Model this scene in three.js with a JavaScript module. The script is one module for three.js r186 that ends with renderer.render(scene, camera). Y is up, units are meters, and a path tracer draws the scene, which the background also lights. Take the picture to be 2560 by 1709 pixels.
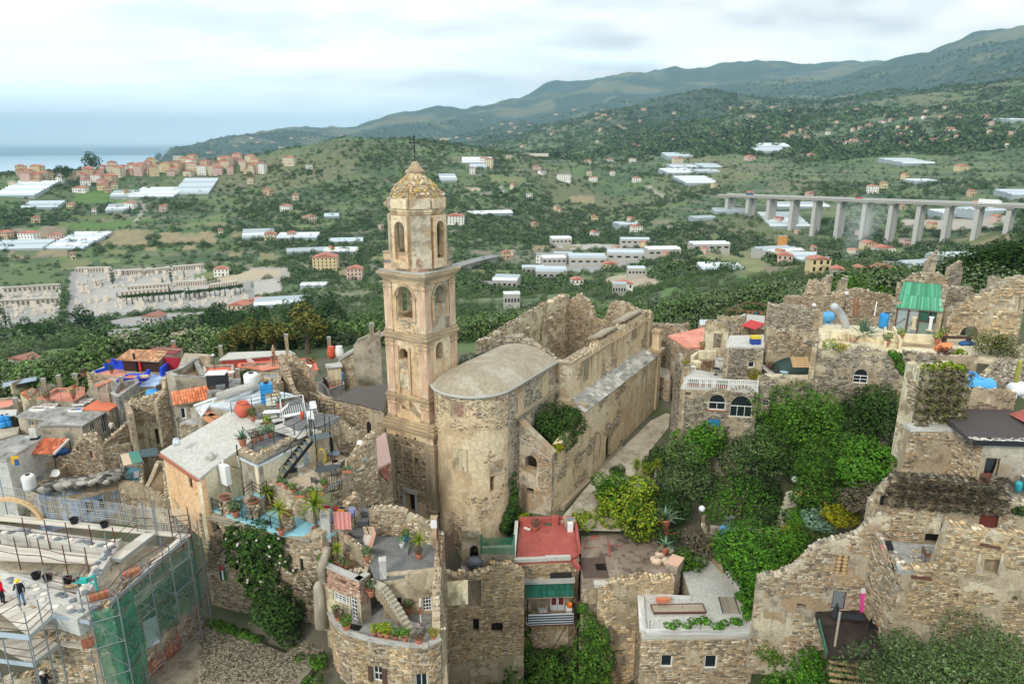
import*as THREE from 'three';
import{mergeGeometries}from 'three/addons/utils/BufferGeometryUtils.js';
import{MarchingCubes}from 'three/addons/objects/MarchingCubes.js';
// ---------- camera, sky, sun, exposure ----------
let $i=Math.sin,$o=Math.cos,$p=Math.PI,$f=Math.floor,$r=Math.round,$x=Math.max,$h=Math.hypot,$C=THREE.CylinderGeometry,$B=THREE.BufferAttribute,$V=THREE.Vector2,$S=THREE.SphereGeometry,$e=THREE.Shape,$E=THREE.ExtrudeGeometry,$I=THREE.IcosahedronGeometry,$G=THREE.Group,$T=THREE.TorusGeometry,$D=THREE.DoubleSide,$c=THREE.ConeGeometry,$m=Math.min,$b=Math.abs,$a=Math.atan2,$l=THREE.Color;
let $g=THREE.BufferGeometry.prototype;$g.$t=$g.translate;$g.$y=$g.rotateY;
let scene=new THREE.Scene();
let CAMY=34,PITCH=15.98*$p/180,S=$i(PITCH),C=$o(PITCH);
let camera=new THREE.PerspectiveCamera(53.15,1024/683,.5,60000);
camera.position.set(0,CAMY,0);
camera.rotation.set(-PITCH,0,0);
scene.add(camera);
let renderer=new THREE.WebGLRenderer({antialias:true});
renderer.setSize(1024,683);
renderer.toneMapping=THREE.LinearToneMapping;
renderer.toneMappingExposure=1.5;
renderer.shadowMap.enabled=true;
function rng(_h){let s=_h>>>0;return()=>{s=(s+0x6D2B79F5)|0;let t=Math.imul(s ^(s>>>15),1|s);t=(t+Math.imul(t ^(t>>>7),61|t))^ t;return((t ^(t>>>14))>>>0)/4294967296;};}
let R=rng(7);
let rr=(a,b,r=R)=>a+(b-a)*r();
let _H=(v,a=0,b=1)=>$m(b,$x(a,v));
let lerp=(a,b,t)=>a+(b-a)*t;
let sst=(a,b,x)=>{let t=_H((x-a)/(b-a));return t*t*(3-2*t);};
let mix3=(a,b,t)=>[lerp(a[0],b[0],t),lerp(a[1],b[1],t),lerp(a[2],b[2],t)];
let h2=(i,j,k=0)=>{let h=Math.imul(i|0,374761393)^ Math.imul(j|0,668265263)^ Math.imul(k|0,1274126177);h=Math.imul(h ^(h>>>13),1274126177);return((h ^(h>>>16))>>>0)/4294967296;};
function vn(x,y,_h=0,per=0){
let i=$f(x),j=$f(y);let fx=x-i,fy=y-j;
let u=fx*fx*(3-2*fx),v=fy*fy*(3-2*fy);
let i1=i+1,j1=j+1;
if(per){i=((i%per)+per)%per;j=((j%per)+per)%per;i1=((i1%per)+per)%per;j1=((j1%per)+per)%per;}
return lerp(lerp(h2(i,j,_h),h2(i1,j,_h),u),lerp(h2(i,j1,_h),h2(i1,j1,_h),u),v);
}
function fbm(x,y,oct=4,_h=0,per=0){let a=.5,s=0,n=0;for(let k=0;k<oct;k++){s+=a*vn(x,y,_h+k*17,per);n+=a;a*=.5;x*=2;y*=2;per*=2;}return s/n;}
{
let W=1024,H=512,d=new Float32Array(W*H*4);
for(let j=0;j<H;j++)for(let i=0;i<W;i++){
let el=(j+.5)/H*$p-$p/2,az=(i+.5)/W*2*$p-$p;
let x=$o(el)*$o(az),y=$i(el),z=$o(el)*$i(az);
let c;
if(y<0)c=[.30,.33,.34];
else{
let k=1/(y+.13),cx=x*k,cz=z*k;
let n=fbm(cx*.9+20,cz*1.5+9,5,3),m=fbm(cx*.33+4,cz*.33+2,3,11),w=fbm(cx*2.6,cz*4.5,4,23);
let right=sst(-.75,.35,x);
let hz=sst(.30,0,y);
c=mix3([.70,.78,.83],[1.26,1.45,1.56],hz);
let cov=_H(sst(.34,.66,n*.6+m*.4+right*.12))*sst(0,.10,y);
let dens=sst(.42,.75,m*.5+w*.5);
let cl=mix3([.88,.895,.89],[.56,.61,.64],_H(dens*1.15));
c=mix3(c,cl,cov*(.5+.5*right));
let puff=sst(.60,.74,fbm(x*9+3,y*26,4,41))*sst(.03,.10,y)*sst(.34,.16,y)*sst(-.4,0,x);
c=mix3(c,[1.02,1.01,.97],puff*.65);
}
let o=(j*W+i)*4;d[o]=c[0];d[o+1]=c[1];d[o+2]=c[2];d[o+3]=1;
}
let t=new THREE.DataTexture(d,W,H,THREE.RGBAFormat,THREE.FloatType);
t.mapping=THREE.EquirectangularReflectionMapping;t.magFilter=t.minFilter=THREE.LinearFilter;t.colorSpace=THREE.LinearSRGBColorSpace;t.needsUpdate=true;
scene.background=t;scene.environment=t;
}
let sun=new THREE.DirectionalLight(new $l(1,.95,.86),1.5);
sun.position.set(-70,95,60);sun.target.position.set(0,0,-60);
sun.castShadow=true;sun.shadow.radius=20;sun.shadow.mapSize.set(2048,2048);
Object.assign(sun.shadow.camera,{left:-120,right:120,top:120,bottom:-120,near:1,far:400});
scene.add(sun,sun.target);
scene.fog=new THREE.FogExp2(new $l(.47,.79,1),.00008);
// ---------- photo measurements to places: a pixel of a crop -> a ray -> a point on a known level or wall ----------
let crop=(x0,y0,s)=>(x,y,Y)=>Y===undefined?[x0+x*s,y0+y*s]:[x0+x*s,y0+y*s,Y];
let K1=crop(0,880,.20408),K2=crop(380,820,.24691),K3=crop(1640,760,.19583),K4=crop(2050,680,.21711),K5=crop(2200,900,.22959),K6=crop(1500,1000,.32354);
let Z1=crop(0,800,.3189),Z2=crop(400,900,.28064),Z3=crop(0,1200,.32468),Z4=crop(500,1200,.32468),Z5=crop(1100,1240,.2991),Z6=crop(1550,1240,.29908),Z7=crop(2000,1200,.32464),Z8=crop(1640,680,.39166),Z9=crop(900,340,.26794),Z10=crop(900,720,.39526),Z11=crop(1080,700,.40816),Z12=crop(0,320,.38314),Z13=crop(1100,380,.298),Z14=crop(1700,300,.36611),Z16=crop(400,1000,.22957),FU=crop(0,0,1.08982);
let FS=1706.7;
function ray(p){let q=(p[0]-1280)/FS,w=-(p[1]-854.5)/FS;return[q,w*C-S,-(C+w*S)];}
function P(p,Y){let d=ray(p),t=(Y-CAMY)/d[1];return[d[0]*t,Y,d[2]*t];}
function PD(p,D){let d=ray(p),t=D/-d[2];return[d[0]*t,CAMY+d[1]*t,-D];}
function PW(p,a,b){
let d=ray(p),nx=-(b[1]-a[1]),nz=b[0]-a[0],t=(nx*a[0]+nz*a[1])/(nx*d[0]+nz*d[2]);
return[d[0]*t,CAMY+d[1]*t,d[2]*t];
}
let XZ=v=>[v[0],v[2]];
let $w0=(a,b,k=1)=>[a[0]+b[0]*k,a[1]+b[1]*k];
let $w5=(a,b)=>[a[0]-b[0],a[1]-b[1]];
let len2=a=>$h(a[0],a[1]);
let nrm2=a=>{let l=len2(a)||1;return[a[0]/l,a[1]/l];};
let mid2=(a,b,t=.5)=>[lerp(a[0],b[0],t),lerp(a[1],b[1],t)];
// ---------- scene bookkeeping ----------
let used=new Map();
function _P(n){let k=used.get(n)||0;used.set(n,k+1);return k?n+'_'+String(k).padStart(3,'0'):n;}
function tag(o,label,category,group){o.userData={label,category};if(group)o.userData.group=group;return o;}
function _b(name,label,category,pos=[0,0,0],turn=0,group){let o=new $G();o.name=_P(name);o.position.set(pos[0],pos[1],pos[2]);o.rotation.y=turn;tag(o,label,category,group);scene.add(o);return o;}
function $q9(o){o.userData.kind='structure';if(!o.parent)scene.add(o);return o;}
function _y(o){o.userData.kind='stuff';return o;}
function _a(name,geo,mat,parent){let m=new THREE.Mesh(geo,mat);m.name=name;m.castShadow=m.receiveShadow=true;if(parent===scene)m.name=_P(name);if(parent)parent.add(m);return m;}
function dup(o,pos,turn,label,scale){let c=o.clone();c.name=_P(o.name.replace(/_\d{3}$/,''));c.userData={...o.userData};if(label)c.userData.label=label;if(pos)c.position.set(pos[0],pos[1],pos[2]);if(turn!==undefined&&turn!==null)c.rotation.y=turn;if(scale)c.scale.set(scale[0]??scale,scale[1]??scale,scale[2]??scale);scene.add(c);return c;}
class MB{
constructor(){this.p=[];this.c=[];this.i=[];this.n=null;}
v(x,y,z,c){this.p.push(x,y,z);if(c)this.c.push(c[0],c[1],c[2]);return this.p.length/3-1;}
t(a,b,c){this.i.push(a,b,c);}
q(a,b,c,d){this.i.push(a,b,c,a,c,d);}
geo(){
let g=new THREE.BufferGeometry();g.setAttribute('position',new $B(new Float32Array(this.p),3));
if(this.c.length)g.setAttribute('color',new $B(new Float32Array(this.c),3));
g.setIndex(this.i);if(this.n)g.setAttribute('normal',new $B(new Float32Array(this.n),3));else g.computeVertexNormals();return g;
}
}
let merge=list=>mergeGeometries(list.map(g=>{let k=g.index?g.toNonIndexed():g;for(let n of Object.keys(k.attributes))if(!['position','normal','uv'].includes(n))k.deleteAttribute(n);if(!k.attributes.uv)k.setAttribute('uv',new $B(new Float32Array(k.attributes.position.count*2),2));return k;}));
let Vec=(x,y,z)=>new THREE.Vector3(x,y,z);
function box(w,h,d,x=0,y=0,z=0,ry=0){let g=new THREE.BoxGeometry(w,h,d);if(ry)g.$y(ry);g.$t(x,y,z);return g;}
function bar(a,b,r=.03,n=5){
let A=Vec(...a),B=Vec(...b),L=A.distanceTo(B),g=new $C(r,r,L,n);
g.applyQuaternion(new THREE.Quaternion().setFromUnitVectors(Vec(0,1,0),B.clone().sub(A).normalize()));g.$t((a[0]+b[0])/2,(a[1]+b[1])/2,(a[2]+b[2])/2);return g;
}
function tube(pts,r=.03,n=24,rs=5){return new THREE.TubeGeometry(new THREE.CatmullRomCurve3(pts.map(p=>Vec(...p))),n,r,rs,false);}
function _J(pr,n=16){return new THREE.LatheGeometry(pr.map(p=>new $V(p[0],p[1])),n);}
function slab(poly,Y,t){
let s=new $e(poly.map(p=>new $V(p[0],-p[1]))),g=new $E(s,{depth:t,bevelEnabled:false});
g.rotateX(-$p/2);g.$t(0,Y-t,0);return g;
}
function _v(pts,t=.12){
let n=pts.length,b=new MB(),f=pts.map(p=>[p[0],-p[2]]);
let tri=THREE.ShapeUtils.triangulateShape(f.map(p=>new $V(p[0],p[1])),[]);
let uv=[],put=(p,u,v)=>{uv.push(u,v);return b.v(p[0],p[1],p[2]);};
let up=pts.map(p=>put(p,p[0],p[2])),dn=pts.map(p=>put([p[0],p[1]-t,p[2]],p[0],p[2]));
let area=THREE.ShapeUtils.area(f.map(p=>new $V(p[0],p[1]))),fl=area<0;
for(let[x,y,z]of tri){let ar=(f[y][0]-f[x][0])*(f[z][1]-f[x][1])-(f[y][1]-f[x][1])*(f[z][0]-f[x][0]);if(ar>0){b.t(up[x],up[y],up[z]);b.t(dn[x],dn[z],dn[y]);}else{b.t(up[x],up[z],up[y]);b.t(dn[x],dn[y],dn[z]);}}
for(let i=0;i<n;i++){let j=(i+1)%n,A=put(pts[i],i,0),B=put(pts[j],i+1,0),A2=put([pts[i][0],pts[i][1]-t,pts[i][2]],i,t),B2=put([pts[j][0],pts[j][1]-t,pts[j][2]],i+1,t);if(fl)b.q(A,B,B2,A2);else b.q(A,A2,B2,B);}
let g=b.geo();g.setAttribute('uv',new $B(new Float32Array(uv),2));return g;
}
// ---------- materials ----------
let sr=v=>{v/=255;return v<=.04045?v/12.92:Math.pow((v+.055)/1.055,2.4);};
let lin=(r,g,b)=>[sr(r),sr(g),sr(b)];
function tex(size,metres,fn,srgb=true){
let d=new Uint8Array(size*size*4);
for(let j=0;j<size;j++)for(let i=0;i<size;i++){let c=fn(i/size,j/size),o=(j*size+i)*4;d[o]=_H(c[0],0,255);d[o+1]=_H(c[1],0,255);d[o+2]=_H(c[2],0,255);d[o+3]=255;}
let t=new THREE.DataTexture(d,size,size);t.wrapS=t.wrapT=THREE.RepeatWrapping;t.magFilter=THREE.LinearFilter;t.minFilter=THREE.LinearMipmapLinearFilter;t.generateMipmaps=true;
if(srgb)t.colorSpace=THREE.SRGBColorSpace;t.repeat.set(1/metres,1/metres);t.needsUpdate=true;return t;
}
let grain=tex(256,1.6,(u,v)=>{let n=255*(.6*fbm(u*8,v*8,4,5,8)+.4*fbm(u*32,v*32,3,9,32));return[n,n,n];},false);
let coarse=tex(256,5,(u,v)=>{let n=255*fbm(u*10,v*10,5,15,10);return[n,n,n];},false);
let std=(o)=>new THREE.MeshStandardMaterial({roughness:.9,metalness:0,...o});
let col=(c)=>new $l().setRGB(c[0],c[1],c[2]);
let flatCache=new Map();
function _d(r,g,b,rough=.85,o={}){let k=[r,g,b,rough,JSON.stringify(o)].join();if(!flatCache.has(k))flatCache.set(k,std({color:col(lin(r,g,b)),roughness:rough,...o}));return flatCache.get(k);}
function metal(r,g,b,rough=.45){return _d(r,g,b,rough,{metalness:.6});}
function wash(base,dark,light,patch,o={}){
let _h=o._h||1,size=o.size||512,m=o.m||12,k=o.k??1;
let map=tex(size,m,(u,v)=>{
let wob=.6*fbm(u*6,v*6,3,_h+5,6);
let n=fbm(u*5+wob,v*5,5,_h,5),n2=fbm(u*16,v*16,4,_h+50,16),st=fbm(u*40,v*4,3,_h+90,4);
let c=mix3(base,light,sst(.5,.72,n)*.8*k);
c=mix3(c,dark,sst(.5,.30,n2*.55+n*.45)*.75*k);
c=mix3(c,dark,sst(.58,.78,st)*.45*(o.streak??1)*sst(.35,.6,fbm(u*3,v*3,3,_h+70,3)));
if(patch){let pn=fbm(u*7+wob,v*7+wob,5,_h+130,7);let e=sst(o.pt??.60,(o.pt??.60)+.02,pn);c=mix3(c,patch,e*.85);if(pn>(o.pt??.60)-.012&&pn<(o.pt??.60)+.006)c=mix3(c,dark,.18);}
let cr=$b(fbm(u*5,v*5,4,_h+210,5)-.5);if(cr<.002&&(o.crack??1)&&n>.5)c=mix3(c,[60,52,42],.35);
let g=.90+.2*fbm(u*64,v*64,2,_h+7,64);return[c[0]*g,c[1]*g,c[2]*g];
});
return std({map,roughness:o.rough??.93,bumpMap:grain,bumpScale:o.bump??.03,side:$D});
}
let M={};
M.tower=wash([208,178,138],[146,122,96],[224,204,170],[200,172,142],{_h:11,size:768,m:11});
M._Q=wash([206,172,142],[156,132,110],[224,194,162],[208,190,162],{_h:15,m:7});
M.trim=wash([206,182,144],[122,106,86],[220,202,168],[160,140,112],{_h:21,m:6,pt:.64});
M.church=wash([212,190,154],[178,158,128],[222,206,174],[196,170,134],{_h:31,size:768,m:14,pt:.64,k:.85});
M._q=wash([180,167,144],[122,112,98],[206,192,166],[164,140,110],{_h:37,size:768,m:9,pt:.57});
M.mortar=wash([168,152,126],[128,114,94],[182,162,130],null,{_h:41,m:6});
M._e=wash([166,150,124],[124,110,90],[188,172,146],[196,182,156],{_h:43,m:7,pt:.62});
M._t=wash([206,192,158],[130,116,92],[222,212,186],[160,138,108],{_h:47,m:7,pt:.60});
M._g=wash([166,156,138],[116,106,92],[190,180,160],[150,132,108],{_h:51,m:8,pt:.66});
M._E=wash([206,205,198],[176,172,162],[236,235,230],null,{_h:55,m:8,k:.6});
M.cream=wash([222,210,178],[190,176,142],[232,224,200],null,{_h:57,m:8,k:.7,crack:0});
M.peach=wash([228,186,140],[196,150,108],[236,206,166],[176,148,116],{_h:61,m:8,pt:.68,k:.7});
M._f=wash([150,148,142],[104,102,98],[186,184,176],null,{_h:65,m:7,bump:.02});
M.apseRoof=wash([164,152,130],[144,136,120],[180,173,158],null,{_h:69,m:9,crack:0,bump:.05,streak:.3});
M._s=wash([190,187,178],[166,162,152],[202,200,193],null,{_h:73,m:7,k:.25,bump:.01});
M.$q0=wash([196,202,206],[150,156,160],[216,220,222],null,{_h:77,m:6,crack:0,bump:.01});
M._K=wash([116,116,114],[96,96,94],[132,132,130],null,{_h:81,m:6,k:.6,crack:0,bump:.01});
M._M=wash([172,88,78],[152,76,68],[184,104,92],null,{_h:85,m:5,k:.7,crack:0,bump:.01});
M.salmon=wash([214,142,120],[190,116,96],[228,166,146],null,{_h:87,m:7,k:.7,crack:0,bump:.01});
M.brownFelt=wash([136,120,104],[78,66,56],[160,144,128],null,{_h:91,m:8,bump:.02});
M.darkDeck=wash([52,42,36],[34,27,23],[70,58,50],null,{_h:93,m:5,bump:.01,crack:0});
M.bluePaint=wash([142,198,212],[122,180,196],[158,208,220],null,{_h:95,m:6,k:.6,crack:0,bump:.006});
M.blueHouse=wash([130,148,176],[96,110,134],[160,174,194],[140,126,104],{_h:97,m:6,pt:.62});
M.cobble=wash([140,130,112],[96,90,74],[168,158,138],null,{_h:101,m:8,bump:.06});
M.path=wash([170,160,140],[130,122,104],[190,182,162],null,{_h:103,m:8,bump:.04});
M.earth=wash([112,92,68],[78,64,46],[140,120,90],null,{_h:105,m:8,bump:.06});
M.terra=_d(184,116,90,.85,{});M.terra.bumpMap=grain;M.terra.bumpScale=.01;
M.tile=std({vertexColors:true,roughness:.85,side:$D,bumpMap:grain,bumpScale:.01});
M.stone=new THREE.MeshPhysicalMaterial({vertexColors:true,roughness:.97,specularIntensity:.3,bumpMap:grain,bumpScale:.03});
M.leaf=new THREE.MeshPhysicalMaterial({vertexColors:true,roughness:.9,specularIntensity:.2,side:$D});
M.bark=_d(96,82,66,.95);M.palebark=_d(168,158,140,.9);
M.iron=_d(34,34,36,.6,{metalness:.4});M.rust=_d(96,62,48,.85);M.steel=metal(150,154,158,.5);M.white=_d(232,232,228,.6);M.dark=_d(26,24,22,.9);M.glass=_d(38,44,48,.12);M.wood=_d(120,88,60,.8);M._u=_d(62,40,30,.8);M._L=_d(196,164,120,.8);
M._z=_d(44,142,208,.45);M.grn=_d(58,110,84,.7);
// ---------- terrain: control columns (photo x) of distance / photo row; between them smooth slopes ----------
let KN=[
[0,[[110,1000],[170,970],[250,930],[330,895],[480,835],[600,775],[800,640],[1000,520],[1200,440],[1500,475],[2200,600],[11000,600]]],
[250,[[110,985],[170,955],[250,922],[340,880],[480,825],[600,770],[680,700],[820,610],[1000,500],[1180,426],[1500,460],[2200,590],[11000,600]]],
[500,[[110,955],[170,925],[250,885],[330,855],[450,800],[580,740],[680,670],[850,560],[1000,475],[1180,410],[1500,440],[2200,560],[4500,372],[5500,374],[11000,430]]],
[650,[[110,945],[170,915],[250,872],[330,825],[450,770],[580,710],[700,640],[850,540],[1000,465],[1170,396],[1500,430],[2200,520],[4200,372],[5200,341],[6500,370],[11000,420]]],
[780,[[110,935],[160,905],[240,850],[330,795],[450,745],[580,685],[700,615],[850,525],[1000,440],[1150,370],[1500,420],[2200,470],[4000,385],[5500,332],[8000,335],[11000,420]]],
[900,[[110,930],[160,900],[250,835],[330,785],[450,740],[580,680],[700,612],[850,525],[1000,430],[1150,341],[1500,390],[2200,430],[4000,375],[5500,335],[7500,325],[11000,420]]],
[1040,[[110,920],[160,890],[260,815],[330,775],[420,735],[560,675],[700,610],[880,510],[1080,410],[1250,350],[1500,375],[2200,410],[3500,370],[5000,325],[7200,291],[11000,400]]],
[1114,[[110,905],[160,870],[255,800],[340,765],[430,730],[570,670],[700,605],[880,505],[1060,415],[1220,360],[1500,380],[2200,395],[3500,362],[5000,322],[7200,272],[11000,380]]],
[1160,[[110,900],[160,865],[255,796],[340,760],[430,728],[570,668],[700,605],[880,505],[1050,418],[1200,366],[1500,385],[2200,392],[3200,358],[5000,318],[7200,281],[11000,380]]],
[1289,[[110,880],[160,840],[250,790],[350,750],[480,715],[640,645],[760,590],[900,500],[1050,420],[1150,388],[1350,400],[1800,385],[2500,350],[4000,318],[6000,285],[7500,246],[11000,340]]],
[1380,[[110,870],[160,835],[255,785],[350,745],[480,708],[640,642],[780,585],[920,510],[1080,432],[1250,396],[1500,398],[1900,372],[2500,325],[3000,300],[4200,318],[6000,262],[7500,216],[11000,310]]],
[1520,[[110,850],[160,825],[260,778],[350,738],[480,698],[640,640],[800,580],[950,518],[1150,440],[1400,395],[1800,362],[2400,310],[3000,266],[4000,288],[6000,228],[7500,186],[11000,280]]],
[1740,[[110,820],[170,785],[260,742],[360,700],[480,660],[640,615],[800,540],[950,490],[1150,430],[1400,372],[1800,330],[2100,300],[2500,300],[3000,238],[4000,262],[6000,210],[7500,171],[11000,250]]],
[1800,[[110,810],[170,780],[260,735],[360,695],[480,658],[640,630],[720,592],[860,512],[950,480],[1150,425],[1400,365],[1800,315],[2100,284],[2500,300],[3000,252],[4000,258],[6000,205],[7500,170],[11000,250]]],
[2000,[[110,780],[170,745],[260,708],[360,680],[480,652],[640,640],[720,618],[850,535],[1000,470],[1250,410],[1600,350],[2100,292],[2600,264],[3200,275],[5000,214],[6000,196],[7500,164],[11000,250]]],
[2200,[[110,740],[170,715],[260,690],[400,662],[550,650],[720,622],[850,548],[1000,470],[1250,402],[1600,330],[2100,270],[2500,222],[3200,245],[5000,165],[6000,133],[7500,170],[11000,250]]],
[2330,[[110,720],[170,700],[260,684],[400,656],[550,645],[720,612],[850,545],[1000,468],[1250,398],[1600,315],[2100,250],[2500,203],[3200,220],[4500,140],[6000,92],[7500,140],[11000,240]]],
[2540,[[110,700],[170,688],[260,674],[400,646],[550,612],[720,568],[850,530],[1000,460],[1250,390],[1600,300],[2100,220],[2500,168],[3200,190],[4500,110],[6000,50],[7500,110],[11000,200]]],
[2700,[[110,700],[170,690],[260,675],[400,645],[550,605],[720,560],[850,525],[1000,455],[1250,385],[1600,295],[2100,210],[2500,150],[3200,180],[4500,100],[6000,60],[7500,110],[11000,200]]],
].map(([x,kn])=>{
let az=Math.atan((x-1280)/FS/C),ca=$o(az);
let ks=kn.map(([r,y])=>{let q=(y-854.5)/FS,e=-ca*(q*C+S)/(C-q*S);return[Math.log(r),CAMY+r*e];});
let m=ks.map((k,i)=>{if(i===0||i===ks.length-1)return 0;let a=(k[1]-ks[i-1][1])/(k[0]-ks[i-1][0]),b=(ks[i+1][1]-k[1])/(ks[i+1][0]-k[0]);return a*b<=0?0:2*a*b/(a+b);});
return{az,ks,m};
});
function colH(cl,lr){
let k=cl.ks;if(lr<=k[0][0])return k[0][1];if(lr>=k[k.length-1][0])return k[k.length-1][1];
let i=0;while(lr>k[i+1][0])i++;
let h=k[i+1][0]-k[i][0],t=(lr-k[i][0])/h,t2=t*t,t3=t2*t;
return(2*t3-3*t2+1)*k[i][1]+(t3-2*t2+t)*h*cl.m[i]+(-2*t3+3*t2)*k[i+1][1]+(t3-t2)*h*cl.m[i+1];
}
let VG=[];
let vg=(p,Y)=>{let v=P(p,Y);VG.push([v[0],v[2],Y]);};
vg([545,1612],0);vg([640,1690],-1);vg([480,1560],0);vg([760,1500],1);vg([330,1640],-1);vg([60,1690],-3);
vg([1085,1290],-1);vg([1380,1295],.2);vg([1500,1230],.3);vg([1560,1140],.6);vg([1640,1050],.8);vg([980,1270],-1);
vg([1250,1690],-12);vg([1480,1690],-12.5);vg([1700,1705],-9);vg([1950,1660],-6);vg([2250,1690],-3);vg([2450,1680],0);vg([2560,1700],2);
vg([1950,1270],0);vg([2040,1180],2);vg([1760,1200],.5);vg([1800,1110],2);vg([2100,1050],5);vg([2200,1180],4.5);vg([1700,1330],-2);
vg([1690,1010],1.5);vg([2150,960],8);vg([2350,900],10);vg([2500,880],11);vg([2500,760],12);vg([2100,800],8);vg([1900,800],5);vg([1800,760],2);
vg([120,1200],-4);vg([300,1250],-4);vg([60,1080],-5);vg([250,1020],-3);vg([200,1120],-4);vg([330,1130],-3);vg([60,1300],-4);vg([400,1220],-2);vg([420,1080],0);vg([600,1000],3);vg([800,980],3);vg([560,900],2);vg([760,880],2);vg([900,1000],1);vg([300,900],0);vg([100,960],-6);vg([1150,830],1);vg([1300,780],-2);vg([1500,850],0);vg([1600,900],1);
function villH(x,z){let s=0,w=0;for(let k of VG){let d=(k[0]-x)**2+(k[1]-z)**2+2,a=1/(d*d);s+=a*k[2];w+=a;}return s/w;}
let knollAt=[[64,-96,13,20],[80,-90,15,20],[96,-84,15,20]];
function $w1(x,z){
let r=$h(x,z),az=$a(x,-z);
let h;
if(r<165){
let v=villH(x,z);
if(r<95)return v;
h=lerp(v,far(az,r),sst(95,165,r));
return h;
}
return far(az,r);
function far(az,r){
let lr=Math.log(r);let i=0;let n=KN.length;
if(az<=KN[0].az)h=colH(KN[0],lr);else if(az>=KN[n-1].az)h=colH(KN[n-1],lr);
else{while(az>KN[i+1].az)i++;let t=(az-KN[i].az)/(KN[i+1].az-KN[i].az);h=lerp(colH(KN[i],lr),colH(KN[i+1],lr),t*t*(3-2*t)*.5+t*.5);}
let far2=sst(1300,4000,r);
h+=(fbm(x/90,z/90,3,301)-.5)*7*sst(150,500,r)+(fbm(x/420,z/420,5,311)-.5)*120*far2+($b(fbm(x/900,z/900,4,321)-.5)-.12)*-260*sst(3000,6000,r);
return h;
}
}
function _N(p,lo=60,hi=9000){
let d=ray(p),k=1/$h(d[0],d[2]);let r=lo,pr=lo;
while(r<hi){let t=r*k,y=CAMY+d[1]*t;if(y<$w1(d[0]*t,d[2]*t))break;pr=r;r*=1.012;}
for(let i=0;i<8;i++){let m=(pr+r)/2,t=m*k;if(CAMY+d[1]*t<$w1(d[0]*t,d[2]*t))r=m;else pr=m;}
let t=r*k;return[d[0]*t,$w1(d[0]*t,d[2]*t),d[2]*t];
}
let $q5=(x,z,p)=>{let c=false;for(let i=0,j=p.length-1;i<p.length;j=i++)if((p[i][1]>z)!==(p[j][1]>z)&&x<(p[j][0]-p[i][0])*(z-p[i][1])/(p[j][1]-p[i][1])+p[i][0])c=!c;return c;};
let $q7=[];
function field(pts,c,kind='field'){let q=pts.map(p=>XZ(_N(p)));let xs=q.map(a=>a[0]),zs=q.map(a=>a[1]);$q7.push({q,c,kind,bb:[$m(...xs),$x(...xs),$m(...zs),$x(...zs)]});}
function fieldAt(x,z){for(let i=$q7.length-1;i>=0;i--){let f=$q7[i],b=f.bb;if(x>=b[0]&&x<=b[1]&&z>=b[2]&&z<=b[3]&&$q5(x,z,f.q))return f;}return null;}
let tan=[.27,.22,.12],olive=[.12,.15,.055],grassc=[.095,.17,.04],pale=[.19,.19,.085],yard=[.42,.40,.35],sand=[.42,.35,.24],asph=[.20,.20,.20];
[[[15,645],[170,640],[165,585],[45,585]],[[265,600],[360,605],[390,575],[290,574]],[[245,612],[365,615],[370,600],[250,600]],[[395,610],[550,608],[530,582],[400,582]],[[175,548],[280,548],[300,537],[180,540]],[[180,510],[345,505],[340,470],[190,475]]].forEach((a,i)=>field(a,i<4?tan:i<5?olive:grassc));
[[Z12(690,715),Z12(1010,700),Z12(960,668),Z12(760,670)],[Z12(650,770),Z12(960,770),Z12(960,725),Z12(700,730)],[Z12(1050,740),Z12(1420,735),Z12(1370,682),Z12(1060,680)],[Z12(40,700),Z12(430,690),Z12(430,645),Z12(80,650)],[Z12(460,660),Z12(860,640),Z12(870,600),Z12(470,620)],[Z12(420,900),Z12(600,890),Z12(600,850),Z12(420,855)],[Z12(20,860),Z12(280,850),Z12(270,830),Z12(150,840)],[Z12(1230,640),Z12(1480,640),Z12(1480,610),Z12(1310,612)]].forEach((a,i)=>field(a,[tan,tan,tan,[.25,.20,.14],grassc,pale,tan,pale][i]));
[[Z13(1070,370),Z13(1300,365),Z13(1300,430),Z13(1090,425)],[Z13(920,465),Z13(1110,450),Z13(1220,470),Z13(920,478)],[Z13(905,500),Z13(1110,498),Z13(1100,515),Z13(905,515)],[Z13(200,300),Z13(335,295),Z13(340,325),Z13(215,330)],[Z13(190,345),Z13(450,330),Z13(440,352),Z13(200,360)],[Z13(920,385),Z13(1060,380),Z13(1070,425),Z13(930,430)],[Z13(430,215),Z13(720,220),Z13(740,265),Z13(450,260)]].forEach((a,i)=>field(a,[tan,tan,tan,sand,[.22,.2,.17],olive,pale][i]));
field([Z13(1360,1060),Z13(1520,1025),Z13(1730,1010),Z13(1850,1080),Z13(1830,1150),Z13(1600,1140),Z13(1440,1110)],sand,'yard');
field([Z13(1860,1130),Z13(2050,1150),Z13(2060,1180),Z13(1960,1190),Z13(1840,1290),Z13(1850,1180)],grassc);
field([Z13(1360,1010),Z13(1800,970),Z13(1830,1000),Z13(1500,1030)],[.13,.19,.05]);
field([Z13(940,780),Z13(1740,765),Z13(1740,800),Z13(960,825)],yard,'yard');
field([Z13(800,905),Z13(1400,880),Z13(1900,880),Z13(1650,945),Z13(1270,1010),Z13(850,1010)],[.32,.31,.29],'yard');
field([Z13(280,1070),Z13(500,1090),Z13(440,1160),Z13(300,1110)],[.24,.24,.24],'yard');
field([Z14(60,940),Z14(330,900),Z14(480,950),Z14(740,1050),Z14(600,1055),Z14(370,1010)],[.22,.22,.09]);
field([Z14(1810,815),Z14(2000,790),Z14(2280,770),Z14(2349,820),Z14(2349,880),Z14(2050,870)],[.25,.21,.11]);
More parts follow.
